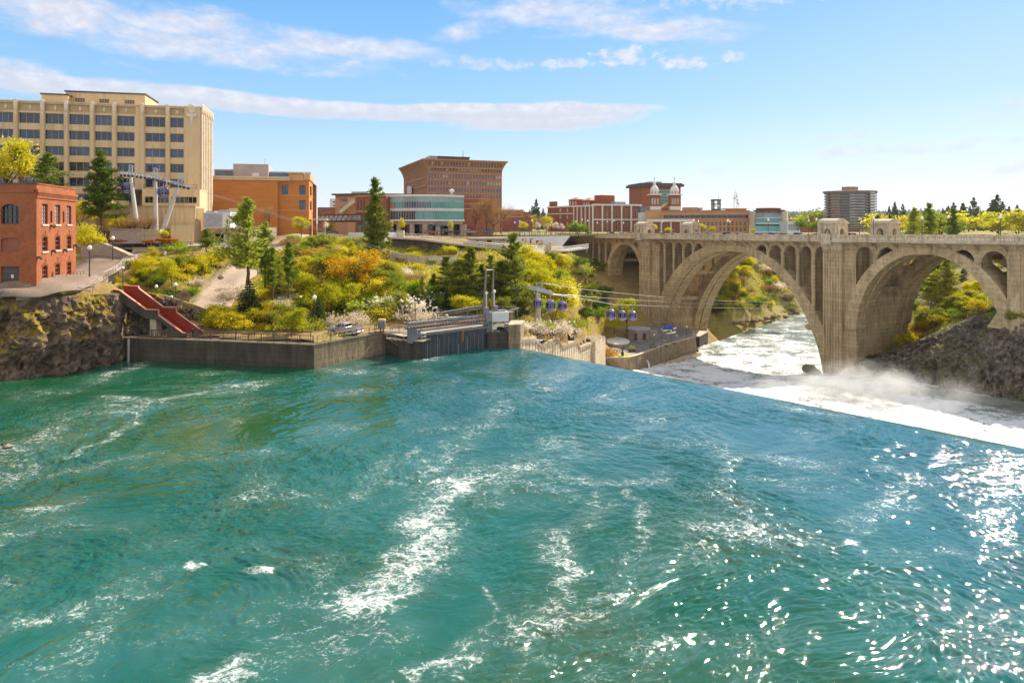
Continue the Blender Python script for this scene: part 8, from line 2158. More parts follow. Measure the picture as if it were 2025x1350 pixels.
for px, yb, yt, d, lab in ((177,558,485,116, 'tall globe lamp on the pavement right of the brick building'),(223,527,467,138, 'tall globe lamp before the pinkish sloping wall'),(243,569,527,124, 'globe lamp at the top of the red stairs'),(309,612,563,122, 'globe lamp standing behind the bend of the red stairs'),(347,616,559,124, 'slim lamp in front of the rubble garden wall'),(339,622,584,120.5, 'short globe lamp left of the slim garden wall lamp'),(399,545,510,144, 'lamp by the big yellow shrub above the gravel road'),
         (594,612,585,131, 'small globe lamp in the blossom bank'),(622,655,583,122, 'tall globe lamp left of the pickup truck'),(839,640,607,133, 'globe lamp half hidden behind the hoist beam'),(1088,665,633,152, 'dark lamp post on the stair slope by the fall'),(1126,671,634,168, 'leftmost of the three globe lamps at the stair foot'),(1135,672,635,171, 'middle one of the three globe lamps at the stair foot'),(1144,672,635,174, 'rightmost of the three globe lamps at the stair foot'),(1156,668,649,200, 'small globe lamp behind the fluted wall end'),
         (1294,683,660,219, 'globe lamp in the middle of the lower plaza'),(1327,682,652,222, 'globe lamp by the wall of the lower plaza'),(1358,672,644,231, 'globe lamp at the far corner of the lower plaza'),(1309,672,650,232, 'globe lamp at the foot of the main arch')):
 lamp(px, yb, yt, d, lab)
# lamps along the bridge and on the streets behind
for k,(px, yt) in enumerate(((1147,432),(1310,436),(1367,434),(1381,436),(1434,434),(1443,436),(1514,432),(1599,434),(1609,431),(1700,430),(1722,428),(1818,428),(1870,425),(1973,425))):
 near = k % 2 == 0 or px > 1800
 n_ = 1.2 if near else BW-1.2
 fr2 = BR if n_ < 2 else Frame(BR(0, n_,0), BR(100, n_,0))
 u = fr2.u(px); q = BR(u, n_,0); z0 = deck_z(u)-1.5; d = q[1]
 top = (HY-yt)/F*d; o = dup(GL); o.location = (q[0], q[1], z0); s = (top-z0)/4.6; o.scale = (1.05,1.05, s)
 tag(o, 'dark globe lamp on the bridge walk' if near else 'dark globe lamp on the far side of the bridge', 'lamp post', 'lamps on the bridge walk' if near else 'lamps on the far bridge walk')
for k, px in enumerate((1018,1028,1052,1091,1139,1162,1181,1201,1214,1233)):
 d = 262 + k * 3; o = dup(GL); o.location = W(px, HY + F * 4.0 / d, d); o.scale = (1,1,1.15 + .1 * (k % 3)); tag(o, 'street lamp along the street before the hotel', 'lamp post', 'street lamps before the hotel')
def arm_light():
 o = bpy.data.objects.new('yard_light', None); COL.objects.link(o); ORG[o.name] = Vector((0,0,0))
 mk('pole', MB().tube([(0,0,0),(0,0,4.5)],.075,6), 'dark_steel', o)
 mk('arm', MB().box(-.75,.75,-.05,.05,4.4,4.5), 'dark_steel', o)
 for s in (-1,1): mk('lamp_head', MB().bbox(s * .75 - .28, s * .75 + .28,-.16,.16,4.34,4.48,.03), 'dark_steel', o)
 return o
AL = arm_light()
for k,(px, yb, yt, d, lab) in enumerate(((760,650,605,123, 'black yard light above the control cabinet'),(821,645,599,125, 'black twin headed yard light left of the hoist beam'),(870,637,579,130, 'tall yard light behind the hoist beam'),(951,612,569,134, 'thin pale yard light left of the hoist masts'),(1021,612,571,136, 'thin yard light right of the hoist masts'),(992,625,594,133, 'short yard light behind the white hoist cabinet'))):
 o = AL if k == 0 else dup(AL); o.location = W(px, yb, d); s = (yb - yt) / F * d / 4.5; o.scale = (.8 + .2 * (k < 2),1, s); tag(o, lab, 'yard light')
# ------------------------------------------------------------------ vehicles
mat('car_white',(.72,.72,.72),(.62,.62,.63), sc=1, rough=.25, spec=.6); mat('car_silver',(.40,.41,.43),(.34,.35,.37), sc=1, rough=.25, metal=.4, spec=.6)
mat('car_dark',(.03,.035,.05),(.02,.022,.03), sc=1, rough=.2, spec=.7); mat('car_red',(.34,.03,.02),(.26,.022,.016), sc=1, rough=.25, spec=.6); mat('car_blue',(.05,.16,.38),(.04,.12,.3), sc=1, rough=.25, spec=.6)
mat('truck_paint',(.40,.36,.40),(.34,.30,.34), sc=.8, rough=.3, metal=.25, spec=.6, c3=(.28,.21,.17), sc3=3, amt3=.3); mat('tail_light',(.55,.02,.02), rough=.3); mat('head_light',(.8,.8,.78), rough=.2)
def loft(m, secs, caps=(True, True)):
 rings = []
 for x, half in secs:
  pts = [(x,-y, z) for y, z in half]+[(x, y, z) for y, z in reversed(half)]
  rings.append([m.P(p) for p in pts])
 m.rings(rings, True, caps); return m
def wheel(o, x, y, r, w=.22):
 s = 1 if y > 0 else -1
 def disc(prof, mt, nm, par):
  m = MB(); rings = []
  for rr, yy in prof: rings.append([m.P((x+rr*math.cos(2*math.pi*k/16), y+yy, r+rr*math.sin(2*math.pi*k/16))) for k in range(16)])
  m.rings(rings, True,(True, True)); return mk(nm, m, mt, par)
 e = disc([(r * .9,-w / 2),(r,-w / 2 + .04),(r, w / 2 - .04),(r * .9, w / 2)], 'rubber', 'wheel', o)
 disc([(r * .62, s * (w / 2 + .005)),(r * .55, s * (w / 2 + .02)),(r * .15, s * (w / 2 - .0))], 'steel', 'rim', e)
def make_car(paint, suv=False, name='parked_car'):
 o = bpy.data.objects.new(name, None); COL.objects.link(o); ORG[o.name] = Vector((0,0,0))
 h = 1.72 if suv else 1.46
 sec = lambda y, z0, z1: [(y*.86, z0),(y, z0+.2),(y, z1-.14),(y*.90, z1)]
 m = loft(MB(),[(-2.2, sec(.72,.42,.80)),(-2.1, sec(.84,.32,.94)),(-1.3, sec(.90,.28,1.0)),(.9, sec(.90,.28,.98)),(1.7, sec(.86,.30,.88)),(2.15, sec(.76,.36,.74)),(2.25, sec(.6,.44,.62))])
 b = mk('body', m, paint, o, smooth=False)
 x0, x1 = (-2.0,.75) if suv else (-1.6,.8)
 m = loft(MB(),[(x0,[(.80,.97),(.78,1.0)]),(x0 + .35,[(.84,.97),(.70, h - .10)]),(x0 + .4,[(.84,.97),(.70, h - .09)]),(x1 - .75,[(.84,.96),(.70, h - .08)]),(x1,[(.84,.95),(.80,.99)])]); g = mk('window', m, 'glass_dark', o)
 m = loft(MB(),[(x0 + .3,[(.71, h - .10),(.66, h - .03)]),(x0 + .6,[(.715, h - .11),(.64, h)]),(x1 - 1.0,[(.715, h - .10),(.64, h)]),(x1 - .7,[(.70, h - .10),(.6, h - .05)])]); mk('roof', m, paint, o)
 for x in (-1.35,1.4):
  for y in (-.80,.80): wheel(o, x, y,.33)
 for y in (-.62,.62): mk('headlight', MB().box(2.12,2.2, y - .16, y + .16,.58,.72), 'head_light', o); mk('tail_lamp', MB().box(-2.19,-2.08, y - .14, y + .14,.68,.84), 'tail_light', o)
 return o
def car_at(proto, loc, rz, label, group=None, sc=1.0):
 o = proto if not proto.get('used') else dup(proto)
 if not proto.get('used'): proto['used'] = 1
 o.location = loc; o.rotation_euler = (0,0, rz); o.scale = (sc, sc, sc)
 if 'group' in o: del o['group']
 return tag(o, label, 'car', group)
CARS = {k: make_car('car_' + k, s) for k, s in (('white', True),('silver', False),('dark', True),('red', False),('blue', False))}
brz = math.atan2(BR.a.y, BR.a.x)
for k,(px, col, lab) in enumerate(((1167, 'white', 'white car on the bridge nearest the hotel corner'),(1207, 'dark', 'dark car on the bridge left of the first shelter'),(1231, 'silver', 'silver car just left of the first bridge shelter'),(1304, 'white', 'white car between the two left bridge shelters'),(1334, 'silver', 'silver car close before the second left shelter'),(1374, 'silver', 'silver car beside the second left shelter'),(1402, 'blue', 'blue car by the yellow tree on the bridge'),(1433, 'dark', 'dark tall car in the middle of the bridge'),(1464, 'silver', 'silver car following the dark tall car'),(1498, 'blue', 'blue car on the bridge before the library'),(1532, 'white', 'white tall car on the bridge under the library lamp'),(1546, 'red', 'red car behind the white tall car'),(1582, 'white', 'white car at the low pale pavilion'),(1612, 'silver', 'silver car left of the right bridge shelter'),(1686, 'dark', 'dark car right of the right bridge shelter'),(1678, 'white', 'white car touching the right bridge shelter'))):
 n_ = 6.0 if k % 2 else 13.0
 f2 = Frame(BR(0, n_,0), BR(100, n_,0)); u = f2.u(px); q = BR(u, n_,0)
 car_at(CARS[col],(q[0], q[1], deck_z(u)-1.08), brz+(math.pi if k % 2 else 0), lab, None,1.0)
m = MB(BR).box(U0, U1,3.4, BW-3.4,-2.0,-1.9) if False else None
m = MB(BR); m.rings([[m.P((u, n, deck_z(u) - z)) for n, z in ((2.6,1.5),(2.6,1.12),(BW - 2.6,1.12),(BW - 2.6,1.5))] for u in (U0,50, U1)], True,(True, True)); mk('carriageway', m, 'asphalt', deck)
for px, y, d, col, rz, lab in ((853,464,222, 'red',.1, 'red car parked before the glass building'),(967,461,246, 'blue',.1, 'blue car parked before the bare trees'),(1038,460,262, 'dark',0, 'dark car parked by the yellow green plaza tree'),(655,463,214, 'dark',.2, 'dark car under the skybridge'),(930,462,240, 'silver',0, 'silver car parked at the brick annexe'),(884,462,236, 'dark',0, 'dark car parked under the shop awning')):
 p = W(px, y, d); car_at(CARS[col],(p.x, p.y, p.z), rz, lab)
vn = make_car('car_white', True, 'van'); vn['category'] = 'van'; vn['label'] = 'white van on the dirt shelf below the curved walk'; p = south.hit(1108,512); vn.location = p + Vector((0,0,.1)); vn.rotation_euler = (0,0,.15); vn.scale = (.85,1,1.0)
def pickup():
 o = thing('pickup_truck', 'grey pickup truck parked in the yard behind the river wall', 'truck')
 def hs(y, z0, z1, r=.1): return [(y*.9, z0),(y, z0+.12),(y, z1-r),(y-r*.8, z1)]
 m = MB()
 loft(m,[(2.95, hs(.82,.55,1.02)),(2.85, hs(.94,.48,1.14)),(2.0, hs(.98,.46,1.24)),(1.25, hs(.99,.46,1.28)),(-.6, hs(.99,.46,1.28)),(-.62, hs(.99,.46,1.26)),(-2.75, hs(.99,.50,1.26)),(-2.85, hs(.96,.55,1.25))])
 b = mk('body', m, 'truck_paint', o)
 m = loft(MB(),[(1.35,[(.90,1.26),(.86,1.30)]),(.62,[(.93,1.27),(.76,1.84)]),(-.35,[(.93,1.27),(.76,1.86)]),(-.55,[(.93,1.27),(.80,1.72)])]); mk('cab_glass', m, 'glass_dark', o)
 m = loft(MB(),[(.80,[(.74,1.82),(.66,1.86)]),(.5,[(.80,1.80),(.70,1.93)]),(-.3,[(.80,1.80),(.70,1.93)]),(-.62,[(.82,1.70),(.72,1.82)])]); mk('roof', m, 'truck_paint', o)
 m = MB()
 for s in (-1,1):
  for a, c in (((1.32,.91,1.28),(.6,.80,1.84)),((.12,.955,1.28),(.06,.79,1.86)),((-.52,.955,1.28),(-.42,.80,1.84))): m.bar((a[0], s*a[1], a[2]),(c[0], s*c[1], c[2]),.11)
 mk('pillar', m, 'truck_paint', o)
 m = MB().box(-2.72,-.75,-.84,.84,1.20,1.268); mk('load_bed', m, 'dark_roof', o)
 m = MB()
 for s in (-1,1): m.box(-2.85,-.62, s*.96-.05, s*.96+.05,1.262,1.33)
 m.box(-2.88,-2.80,-.9,.9,.75,1.33); mk('bed_side', m, 'truck_paint', o)
 for x in (-1.85,1.9):
  for y in (-.9,.9):
   m = MB(); rings = []
   for rr, yy in ((.47,-.105),(.47,.11)): rings.append([m.P((x+rr*math.cos(math.pi*k/10), y+(yy if y > 0 else -yy),.42+rr*math.sin(math.pi*k/10))) for k in range(11)])
   m.rings(rings, False); mk('wheel_arch', m, 'rubber', o)
   wheel(o, x, y,.42,.26)
 for y in (-.78,.78): mk('headlight', MB().box(2.90,2.98, y - .15, y + .15,.82,1.02), 'head_light', o); mk('tail_lamp', MB().box(-2.93,-2.86, y - .12, y + .12,.88,1.22), 'tail_light', o)
 mk('bumper', MB().bbox(-3.08,-2.9,-.92,.92,.5,.72,.03), 'steel', o); mk('bumper', MB().bbox(2.92,3.08,-.9,.9,.48,.68,.03), 'steel', o)
 for s in (-1,1): mk('mirror', MB().bbox(1.0,1.15, s * 1.12 - .12, s * 1.12 + .12,1.32,1.52,.02), 'dark_steel', o)
 mk('door_line', MB().box(.10,.125,-.995,-.9905,.55,1.25).box(1.2,1.22,-.995,-.9905,.55,1.25), 'dark_steel', b); mk('door_handle', MB().box(.2,.4,-1.02,-.992,1.12,1.16), 'dark_steel', b)
 p = W(683,661,118.6); o.location = (p.x, p.y,-18.98); o.rotation_euler = (0,0, math.pi-.42); o.scale = (1.02,1.02,1.08)
pickup()
# ------------------------------------------------------------------ gondola lift
mat('gondola_purple',(.16,.11,.30),(.12,.08,.23), sc=.8, rough=.3, spec=.6)
def make_gondola():
 o = bpy.data.objects.new('gondola_cabin', None); COL.objects.link(o); ORG[o.name] = Vector((0,0,0))
 # origin at the cable; the cabin hangs 1.9 m below
 prof = [(.55,-4.15),(.86,-4.0),(1.02,-3.5),(1.06,-2.9),(.98,-2.3),(.78,-1.9),(.45,-1.72)]
 mk('shell', MB().lathe([(r, z) for r, z in prof[:3]],0,0,12), 'gondola_purple', o, smooth=False)
 mk('roof', MB().lathe([(r, z) for r, z in prof[4:]],0,0,12), 'gondola_purple', o)
 m = MB().lathe([(1.0,-3.5),(1.04,-2.9),(.96,-2.3)],0,0,12,(False, False)); w = mk('window', m, 'glass_dark', o)
 m = MB()
 for k in range(12):
  a = 2*math.pi*(k+.0)/12
  m.tube([(1.03*math.cos(a),1.03*math.sin(a),-3.52),(1.08*math.cos(a),1.08*math.sin(a),-2.9),(.99*math.cos(a),.99*math.sin(a),-2.28)],.05 if k % 3 else .09,4)
 mk('window_frame', m, 'gondola_purple', w)
 m = MB().box(-.45,.45,-1.2,-1.04,-3.95,-3.85); m.box(-.5,.5,-1.16,-1.1,-3.6,-3.5); mk('ski_rack', m, 'steel', o)
 m = MB().tube([(0,0,-1.75),(0,0,-1.2),(.16,0,-.9),(.16,0,-.25),(0,0,-.05)],.06,5); h = mk('hanger', m, 'steel', o)
 m = MB().box(-.3,.3,-.07,.07,-.14,.06); m.lathe([(.11,-.06),(.11,.04)],-.25,0,6); mk('grip', m, 'steel', h)
 return o
GD = make_gondola()
for k,(px, ytop, ybot, d, lab) in enumerate(((251,361,384,152, 'purple gondola cabin between the left and middle pylon legs'),(323,369,392,151, 'purple gondola cabin hanging right of the middle pylon leg'),(61,350,372,150, 'purple gondola cabin half hidden behind the brick roof'),(1063,590,610,144, 'left of the three purple cabins below the small pylon'),(1088.5,593,615,145, 'middle of the three purple cabins below the small pylon'),(1112,595.5,615,147, 'right of the three purple cabins below the small pylon'),
             (1208,611.5,632,166, 'left of the three purple cabins hanging before the bridge pier'),(1230,614,633,168, 'middle of the three purple cabins hanging before the bridge pier'),(1251,615,633,170, 'right of the three purple cabins hanging before the bridge pier'))):
 o = GD if k == 0 else dup(GD)
 s = (ybot-ytop)/F*d/2.45; p = W(px, ytop, d); o.location = (p.x, p.y, p.z+1.72*s); o.scale = (s, s, s); o.rotation_euler = (0,0,.4+.2*k)
 tag(o, lab, 'gondola')
mat('pylon_white',(.50,.47,.45),(.42,.39,.37), sc=.8, rough=.5)
def pylon():
 d = 151.0; o = thing('gondola_pylon', 'white gondola pylon on three leaning legs with a long sheave bridge', 'pylon', W(300,460, d))
 legs = [((271,447),(258,347)),((308.5,455),(307,352)),((319,466),(353,366))]
 for k,(b, t) in enumerate(legs):
  mk('leg', MB().tube([W(b[0], b[1], d), W(t[0], t[1], d + .8)],[.50,.36],12), 'pylon_white', o)
 # sheave trains: a pair of long lattice beams over the leg tops
 for off in (0,2.6):
  pts = [W(x, y, d+off) for x, y in ((236,344),(258,345.5),(283,349),(307,353),(330,360),(353,366),(376,371))]
  m = MB()
  for a, b in zip(pts, pts[1:]):
   u = Vector((0,0,.55)); m.bar(a, b,.16); m.bar(a+u, b+u,.14); n = 4
   for i in range(n): p, q = a.lerp(b, i/n), a.lerp(b,(i+.5)/n); m.bar(p, q+u,.09); m.bar(q+u, a.lerp(b,(i+1)/n),.09)
  tr = mk('sheave_beam', m, 'steel', o)
  for a, b in zip(pts, pts[1:]):
   m = MB()
   for i in range(3):
    c = a.lerp(b,(i+.5)/3); rings = [[m.P((c.x+.3*math.cos(2*math.pi*j/10), c.y+y_, c.z-.28+.3*math.sin(2*math.pi*j/10))) for j in range(10)] for y_ in (-.1,.1)]; m.rings(rings, True,(True, True))
   mk('sheave_group', m, 'dark_steel', tr)
 # hoisting frames on top
 for k,(x0, y0, x1, y1) in enumerate(((254,347,262,326),(303,353,311,332),(350,367,365,346))):
  m = MB()
  for off in (0,2.4):
   a, b = W(x0, y0, d+off), W(x0+(2 if k < 2 else 6), y1, d+off); c, e = W(x0+7, y0, d+off), W(x1, y1+2, d+off)
   m.bar(a, b,.16); m.bar(c, e,.16); m.bar(b, e,.14); n = 3
   for i in range(n): m.bar(a.lerp(b, i/n), c.lerp(e,(i+.6)/n),.09); m.bar(c.lerp(e,(i+.6)/n), a.lerp(b,(i+1)/n),.09)
  a, b = W(x1-3, y1+1, d), W(x1-3, y1+1, d+2.4); m.bar(a, b,.14); m.bar(W(x1-6, y1, d), W(x1+5, y1+4, d),.12)
  mk('top_frame', m, 'steel', o)
 d2 = 147.0; o = thing('gondola_pylon', 'small gondola pylon with a single pale post among the yellow trees', 'pylon', W(1062,640, d2))
 mk('post', MB().tube([W(1062,650, d2), W(1064,580, d2)],[.75,.5],12), 'concrete_pale', o)
 m = MB(); pts = [W(1046,571, d2), W(1064,575, d2),(W(1094,583, d2))]
 for off in (0,2.4):
  pp = [p+Vector((0, off,0)) for p in pts]
  for a, b in zip(pp, pp[1:]):
   u = Vector((0,0,.5)); m.bar(a, b,.18); m.bar(a+u, b+u,.14)
   for i in range(5): m.bar(a.lerp(b, i/5), a.lerp(b,(i+.5)/5)+u,.1); m.bar(a.lerp(b,(i+.5)/5)+u, a.lerp(b,(i+1)/5),.1)
 mk('sheave_beam', m, 'steel', o)
 m = MB();
 for x in (1062,1072): m.bar(W(x,574, d2), W(x,559, d2),.16); m.bar(W(x,574, d2+2.2), W(x,559, d2+2.2),.16)
 m.bar(W(1060,559.5, d2), W(1075,560.5, d2),.14); m.bar(W(1060,559.5, d2 + 2.2), W(1075,560.5, d2 + 2.2),.14); m.bar(W(1062,566, d2), W(1072,567, d2),.1); mk('top_frame', m, 'steel', o)
pylon()
for k,(pts, lab) in enumerate((([(-60,338,152),(20,341,152),(110,346,151),(236,343,151)], 'upper gondola cable left of the three legged pylon'),([(-60,340,154),(20,344,154),(110,349,153.6),(236,345,153.6)], 'lower gondola cable left of the three legged pylon'),
        ([(376,370,151),(480,402,149),(620,448,150),(800,506,153),(940,545,149),(1046,570,147)], 'long gondola cable crossing above the hillside'),([(376,371.5,153.6),(480,404.5,151),(620,452,152),(800,511,155),(940,549,151),(1046,572,149.4)], 'second long gondola cable crossing above the hillside'),
        ([(1094,582,147),(1142,589,156),(1213,602,172),(1352,607,230),(1500,610,290),(1605,610,330)], 'lower gondola cable running under the main arch'),([(1094,581,149.4),(1142,585,158),(1250,593,195),(1378,599.5,250),(1600,604,330)], 'middle gondola cable running under the main arch'),([(1075,560,148),(1144,571,165),(1250,582,200),(1378,593,250),(1600,600,330)], 'highest gondola cable running under the main arch'))):
 mb = MB().tube([W(*p) for p in pts],.03 if k < 4 else .034,4)
 tag(mk('gondola_cable', mb, 'steel'), lab, 'cable')
# ------------------------------------------------------------------ figures
def skin(name, joints, edges, mats_, parent=None, root=0, sub=1, base=None):
 ks = list(joints); me = bpy.data.meshes.new(name + '_bones')
 me.from_pydata([joints[k][:3] for k in ks],[(ks.index(a), ks.index(b)) for a, b in edges],[])
 t = bpy.data.objects.new('bones', me); COL.objects.link(t)
 md = t.modifiers.new('skin', 'SKIN'); sb = t.modifiers.new('sub', 'SUBSURF'); sb.levels = sb.render_levels = sub
 for i, k in enumerate(ks):
  r_ = joints[k][3]; me.skin_vertices[0].data[i].radius = (r_, r_) if not isinstance(r_, tuple) else r_; me.skin_vertices[0].data[i].use_root = i == root
 dg = bpy.context.evaluated_depsgraph_get(); dg.update()
 nm = bpy.data.meshes.new_from_object(t.evaluated_get(dg)); bpy.data.objects.remove(t); bpy.data.meshes.remove(me)
 nm.name = name
 for q in mats_: nm.materials.append(MATS[q])
 for p in nm.polygons: p.use_smooth = True
 o = bpy.data.objects.new(name, nm); ORG[o.name] = ORG[parent.name] if parent else Vector((0,0,0))
 if parent: o.parent = parent
 COL.objects.link(o); return o
mat('skin',(.48,.28,.19),(.42,.24,.16), sc=4, rough=.6); mat('hair',(.05,.03,.02),(.03,.02,.015), sc=6)
mat('cloth_navy',(.015,.025,.06),(.01,.018,.045), sc=5); mat('cloth_white',(.68,.66,.64),(.58,.56,.55), sc=5); mat('cloth_red',(.40,.06,.05),(.3,.05,.04), sc=5); mat('cloth_jeans',(.05,.08,.16),(.035,.06,.12), sc=6); mat('cloth_black',(.015,.015,.017),(.01,.01,.012), sc=5)
PE = [('pelvis', 'waist'),('waist', 'chest'),('chest', 'neck'),('neck', 'chin'),('chin', 'crown')] + [(a + s, b + s) for s in 'LR' for a, b in (('hip', 'knee'),('knee', 'ankle'),('ankle', 'toe'),('sho', 'elb'),('elb', 'wri'),('wri', 'palm'))] + [('pelvis', 'hipL'),('pelvis', 'hipR'),('chest', 'shoL'),('chest', 'shoR')]
PE += [('palm' + s, f + s) for s in 'LR' for f in ('f1', 'f2', 'f3', 'f4', 'th')]
def person(loc, rz, label, top, legs_, step=.12, lean=0.0, arm=(.25,.1), hat=None, group=None, sc=1.0):
 o = thing('person', label, 'person',(0,0,0), group)
 J = {'pelvis': (0,0,.95,.15), 'waist': (0, lean * .3,1.12,.135), 'chest': (0, lean * .6,1.34,.165), 'neck': (0, lean,1.49,.062), 'chin': (0, lean + .03,1.57,.085), 'crown': (0, lean + .02,1.70,.085)}
 for s, q in (('L',-1),('R',1)):
  st = step*q
  J.update({'hip' + s: (q * .10,0,.90,.10), 'knee' + s: (q * .11, st * .7 + .02,.50,.065), 'ankle' + s: (q * .11, st,.08,.045), 'toe' + s: (q * .13, st + .17,.035,.038), 'sho' + s: (q * .20, lean * .7,1.42,.062), 'elb' + s: (q * .27, lean * .5 + arm[0] * .3,1.15,.045), 'wri' + s: (q * .24, lean * .4 + arm[0] + .05,.98 + arm[1],.03), 'palm' + s: (q * .24, lean * .4 + arm[0] + .12,.95 + arm[1],.034)})
  for k, f in enumerate(('f1', 'f2', 'f3', 'f4')): J[f + s] = (q * (.205 + .022 * k), lean * .4 + arm[0] + .19 - .012 * abs(k - 1.4),.91 + arm[1],.0095)
  J['th' + s] = (q * .19, lean * .4 + arm[0] + .14,.955 + arm[1],.011)
 skin('body', J, PE,['skin'], o)
 E2 = [e for e in PE if e[0] in ('pelvis', 'waist') and e[1] in ('waist', 'chest')] + [('chest', 'sho' + s) for s in 'LR'] + [('sho' + s, 'elb' + s) for s in 'LR'] + [('elb' + s, 'wri' + s) for s in 'LR']
 g = lambda ks, k, d: {n: (*J[n][:3], J[n][3]*k+d) for n in ks}
 skin('jacket', g(['pelvis', 'waist', 'chest', 'shoL', 'shoR', 'elbL', 'elbR', 'wriL', 'wriR'],1.06,.014), E2,[top], o)
 skin('trousers', g(['pelvis', 'hipL', 'hipR', 'kneeL', 'kneeR', 'ankleL', 'ankleR'],1.04,.014),[('pelvis', 'hipL'),('pelvis', 'hipR'),('hipL', 'kneeL'),('hipR', 'kneeR'),('kneeL', 'ankleL'),('kneeR', 'ankleR')],[legs_], o)
 c = J['crown']; mk('hair', MB().lathe([(.09,1.60),(.108,1.66),(.10,1.72),(.06,1.78),(.01,1.80)], c[0], c[1] - .015,10), hat or 'hair', o, smooth=True)
 f = c[1]+.09
 m = MB()
 for s in (-1,1): m.lathe([(.004,1.655),(.011,1.665),(.004,1.675)], s*.032, f-.012,6)
 m.k = 0; mk('eyes', m, 'cloth_black', o)
 mk('nose', MB().prism([(-.012,1.625),(.012,1.625),(0,1.66)], f - .02, f + .018), 'skin', o)
 o.location = loc; o.rotation_euler = (0,0, rz); o.scale = (sc, sc, sc)
 return o
for px, top, lg, rz, lab, hat in ((285.5, 'cloth_white', 'cloth_navy',.2, 'person in a white top and red cap leaning at the promenade rail', 'cloth_red'),(293.5, 'cloth_navy', 'cloth_jeans',-.3, 'person in dark clothes in the middle of the promenade group', None),(299.5, 'cloth_white', 'cloth_black',2.8, 'person in white with dark trousers on the promenade', None),(304, 'cloth_red', 'cloth_jeans',3.3, 'person in a reddish top on the right of the promenade group', None)):
 person(W(px,492.5,147.6), rz, lab, top, lg,.1,.06,(.28,.12), hat)
p = W(382.5,674,115.6)
person((p.x, p.y, WT_ + .12),.6, 'person in a dark blue jacket leaning on the rail below the red stairs', 'cloth_navy', 'cloth_black',.08,.22,(.40,.12))
# bronze rider on the plaza lawn
st = thing('rider_statue', 'dark bronze statue of a rider on horseback on the small lawn', 'statue',(0,0,0))
Hj = {'rump': (0,.75,1.35,.30), 'belly': (0,.1,1.32,.30), 'chest': (0,-.55,1.35,.29), 'neck': (0,-.95,1.75,.17), 'poll': (0,-1.15,2.1,.13), 'muzzle': (0,-1.5,1.85,.09), 'tail': (0,1.12,1.2,.08), 'tail2': (0,1.25,.7,.07)}
He = [('rump', 'belly'),('belly', 'chest'),('chest', 'neck'),('neck', 'poll'),('poll', 'muzzle'),('rump', 'tail'),('tail', 'tail2')]
for s, q in (('L',-1),('R',1)):
 Hj.update({'st' + s: (q * .18,.85,1.0,.17), 'hk' + s: (q * .19,1.0,.55,.085), 'hf' + s: (q * .19,.9,.05,.07), 'el' + s: (q * .17,-.55,.98,.13), 'fk' + s: (q * .17,-.62,.55,.08), 'ff' + s: (q * .17,-.58,.05,.07), 'ear' + s: (q * .07,-1.1,2.28,.03)})
 He += [('rump', 'st' + s),('st' + s, 'hk' + s),('hk' + s, 'hf' + s),('chest', 'el' + s),('el' + s, 'fk' + s),('fk' + s, 'ff' + s),('poll', 'ear' + s)]
skin('horse', Hj, He,['bronze'], st)
Rj = {'seat': (0,.15,1.72,.19), 'ribs': (0,.1,2.15,.20), 'neckr': (0,.08,2.42,.07), 'head': (0,.05,2.62,.12)}
Re = [('seat', 'ribs'),('ribs', 'neckr'),('neckr', 'head')]
for s, q in (('L',-1),('R',1)):
 Rj.update({'th' + s: (q * .32,-.1,1.55,.11), 'cf' + s: (q * .38,.05,1.05,.08), 'sh' + s: (q * .24,.08,2.28,.08), 'ew' + s: (q * .42,-.1,2.45,.06), 'wr' + s: (q * .2,-.2,2.85,.05)}); Re += [('seat', 'th' + s),('th' + s, 'cf' + s),('ribs', 'sh' + s),('sh' + s, 'ew' + s),('ew' + s, 'wr' + s)]
skin('rider', Rj, Re,['bronze'], st)
m = MB(); rings = []
for k in range(9):
 t = k/8; rr = .13*math.sin(math.pi*(.08+.84*t)); rings.append([m.P((-.6+1.2*t,-.2+.5*rr*math.cos(2*math.pi*j/8),2.92+rr*math.sin(2*math.pi*j/8))) for j in range(8)])
m.rings(rings, True,(True, True)); m.prism([(.56,2.92),(.8,3.08),(.74,2.92),(.8,2.76)],-.22,-.18); mk('held_fish', m, 'bronze', st)
p = WG(1231,707,-38.52); st.location = (p.x, p.y,-38.53); st.rotation_euler = (0,0,-.25); st.scale = (1.0,1.0,.98)
# mallard on the pool
dk = thing('duck', 'brown duck with a green head swimming at the left edge of the pool', 'duck')
mat('duck_brown',(.22,.09,.05),(.14,.06,.035), sc=6); mat('duck_green',(.01,.06,.03),(.008,.04,.02), sc=5); mat('duck_pale',(.45,.38,.30),(.35,.3,.25), sc=5)
skin('body', {'tail': (.52,0,.16,.05), 'rump': (.34,0,.13,.14), 'mid': (.08,0,.12,.19), 'breast': (-.2,0,.13,.16), 'nk': (-.31,0,.26,.075), 'hd': (-.36,0,.38,.088), 'bill': (-.52,0,.35,.028)},[('tail', 'rump'),('rump', 'mid'),('mid', 'breast'),('breast', 'nk'),('nk', 'hd'),('hd', 'bill')],['duck_brown'], dk,2)
mk('head_plumage', MB().lathe([(.085,.27),(.098,.33),(.105,.39),(.08,.46),(.02,.485)],-.36,0,10), 'duck_green', dk, smooth=True)
for s in (-1,1): mk('wing', MB().lathe([(.02,.05),(.16,.12),(.15,.22),(.05,.29)],.12, s * .10,10, sx=1.9, sy=.75), 'duck_pale', dk, smooth=True)
p = WG(13,886,-22.95); dk.location = (p.x, p.y,-22.93); dk.scale = (1.15,1.15,1.15)
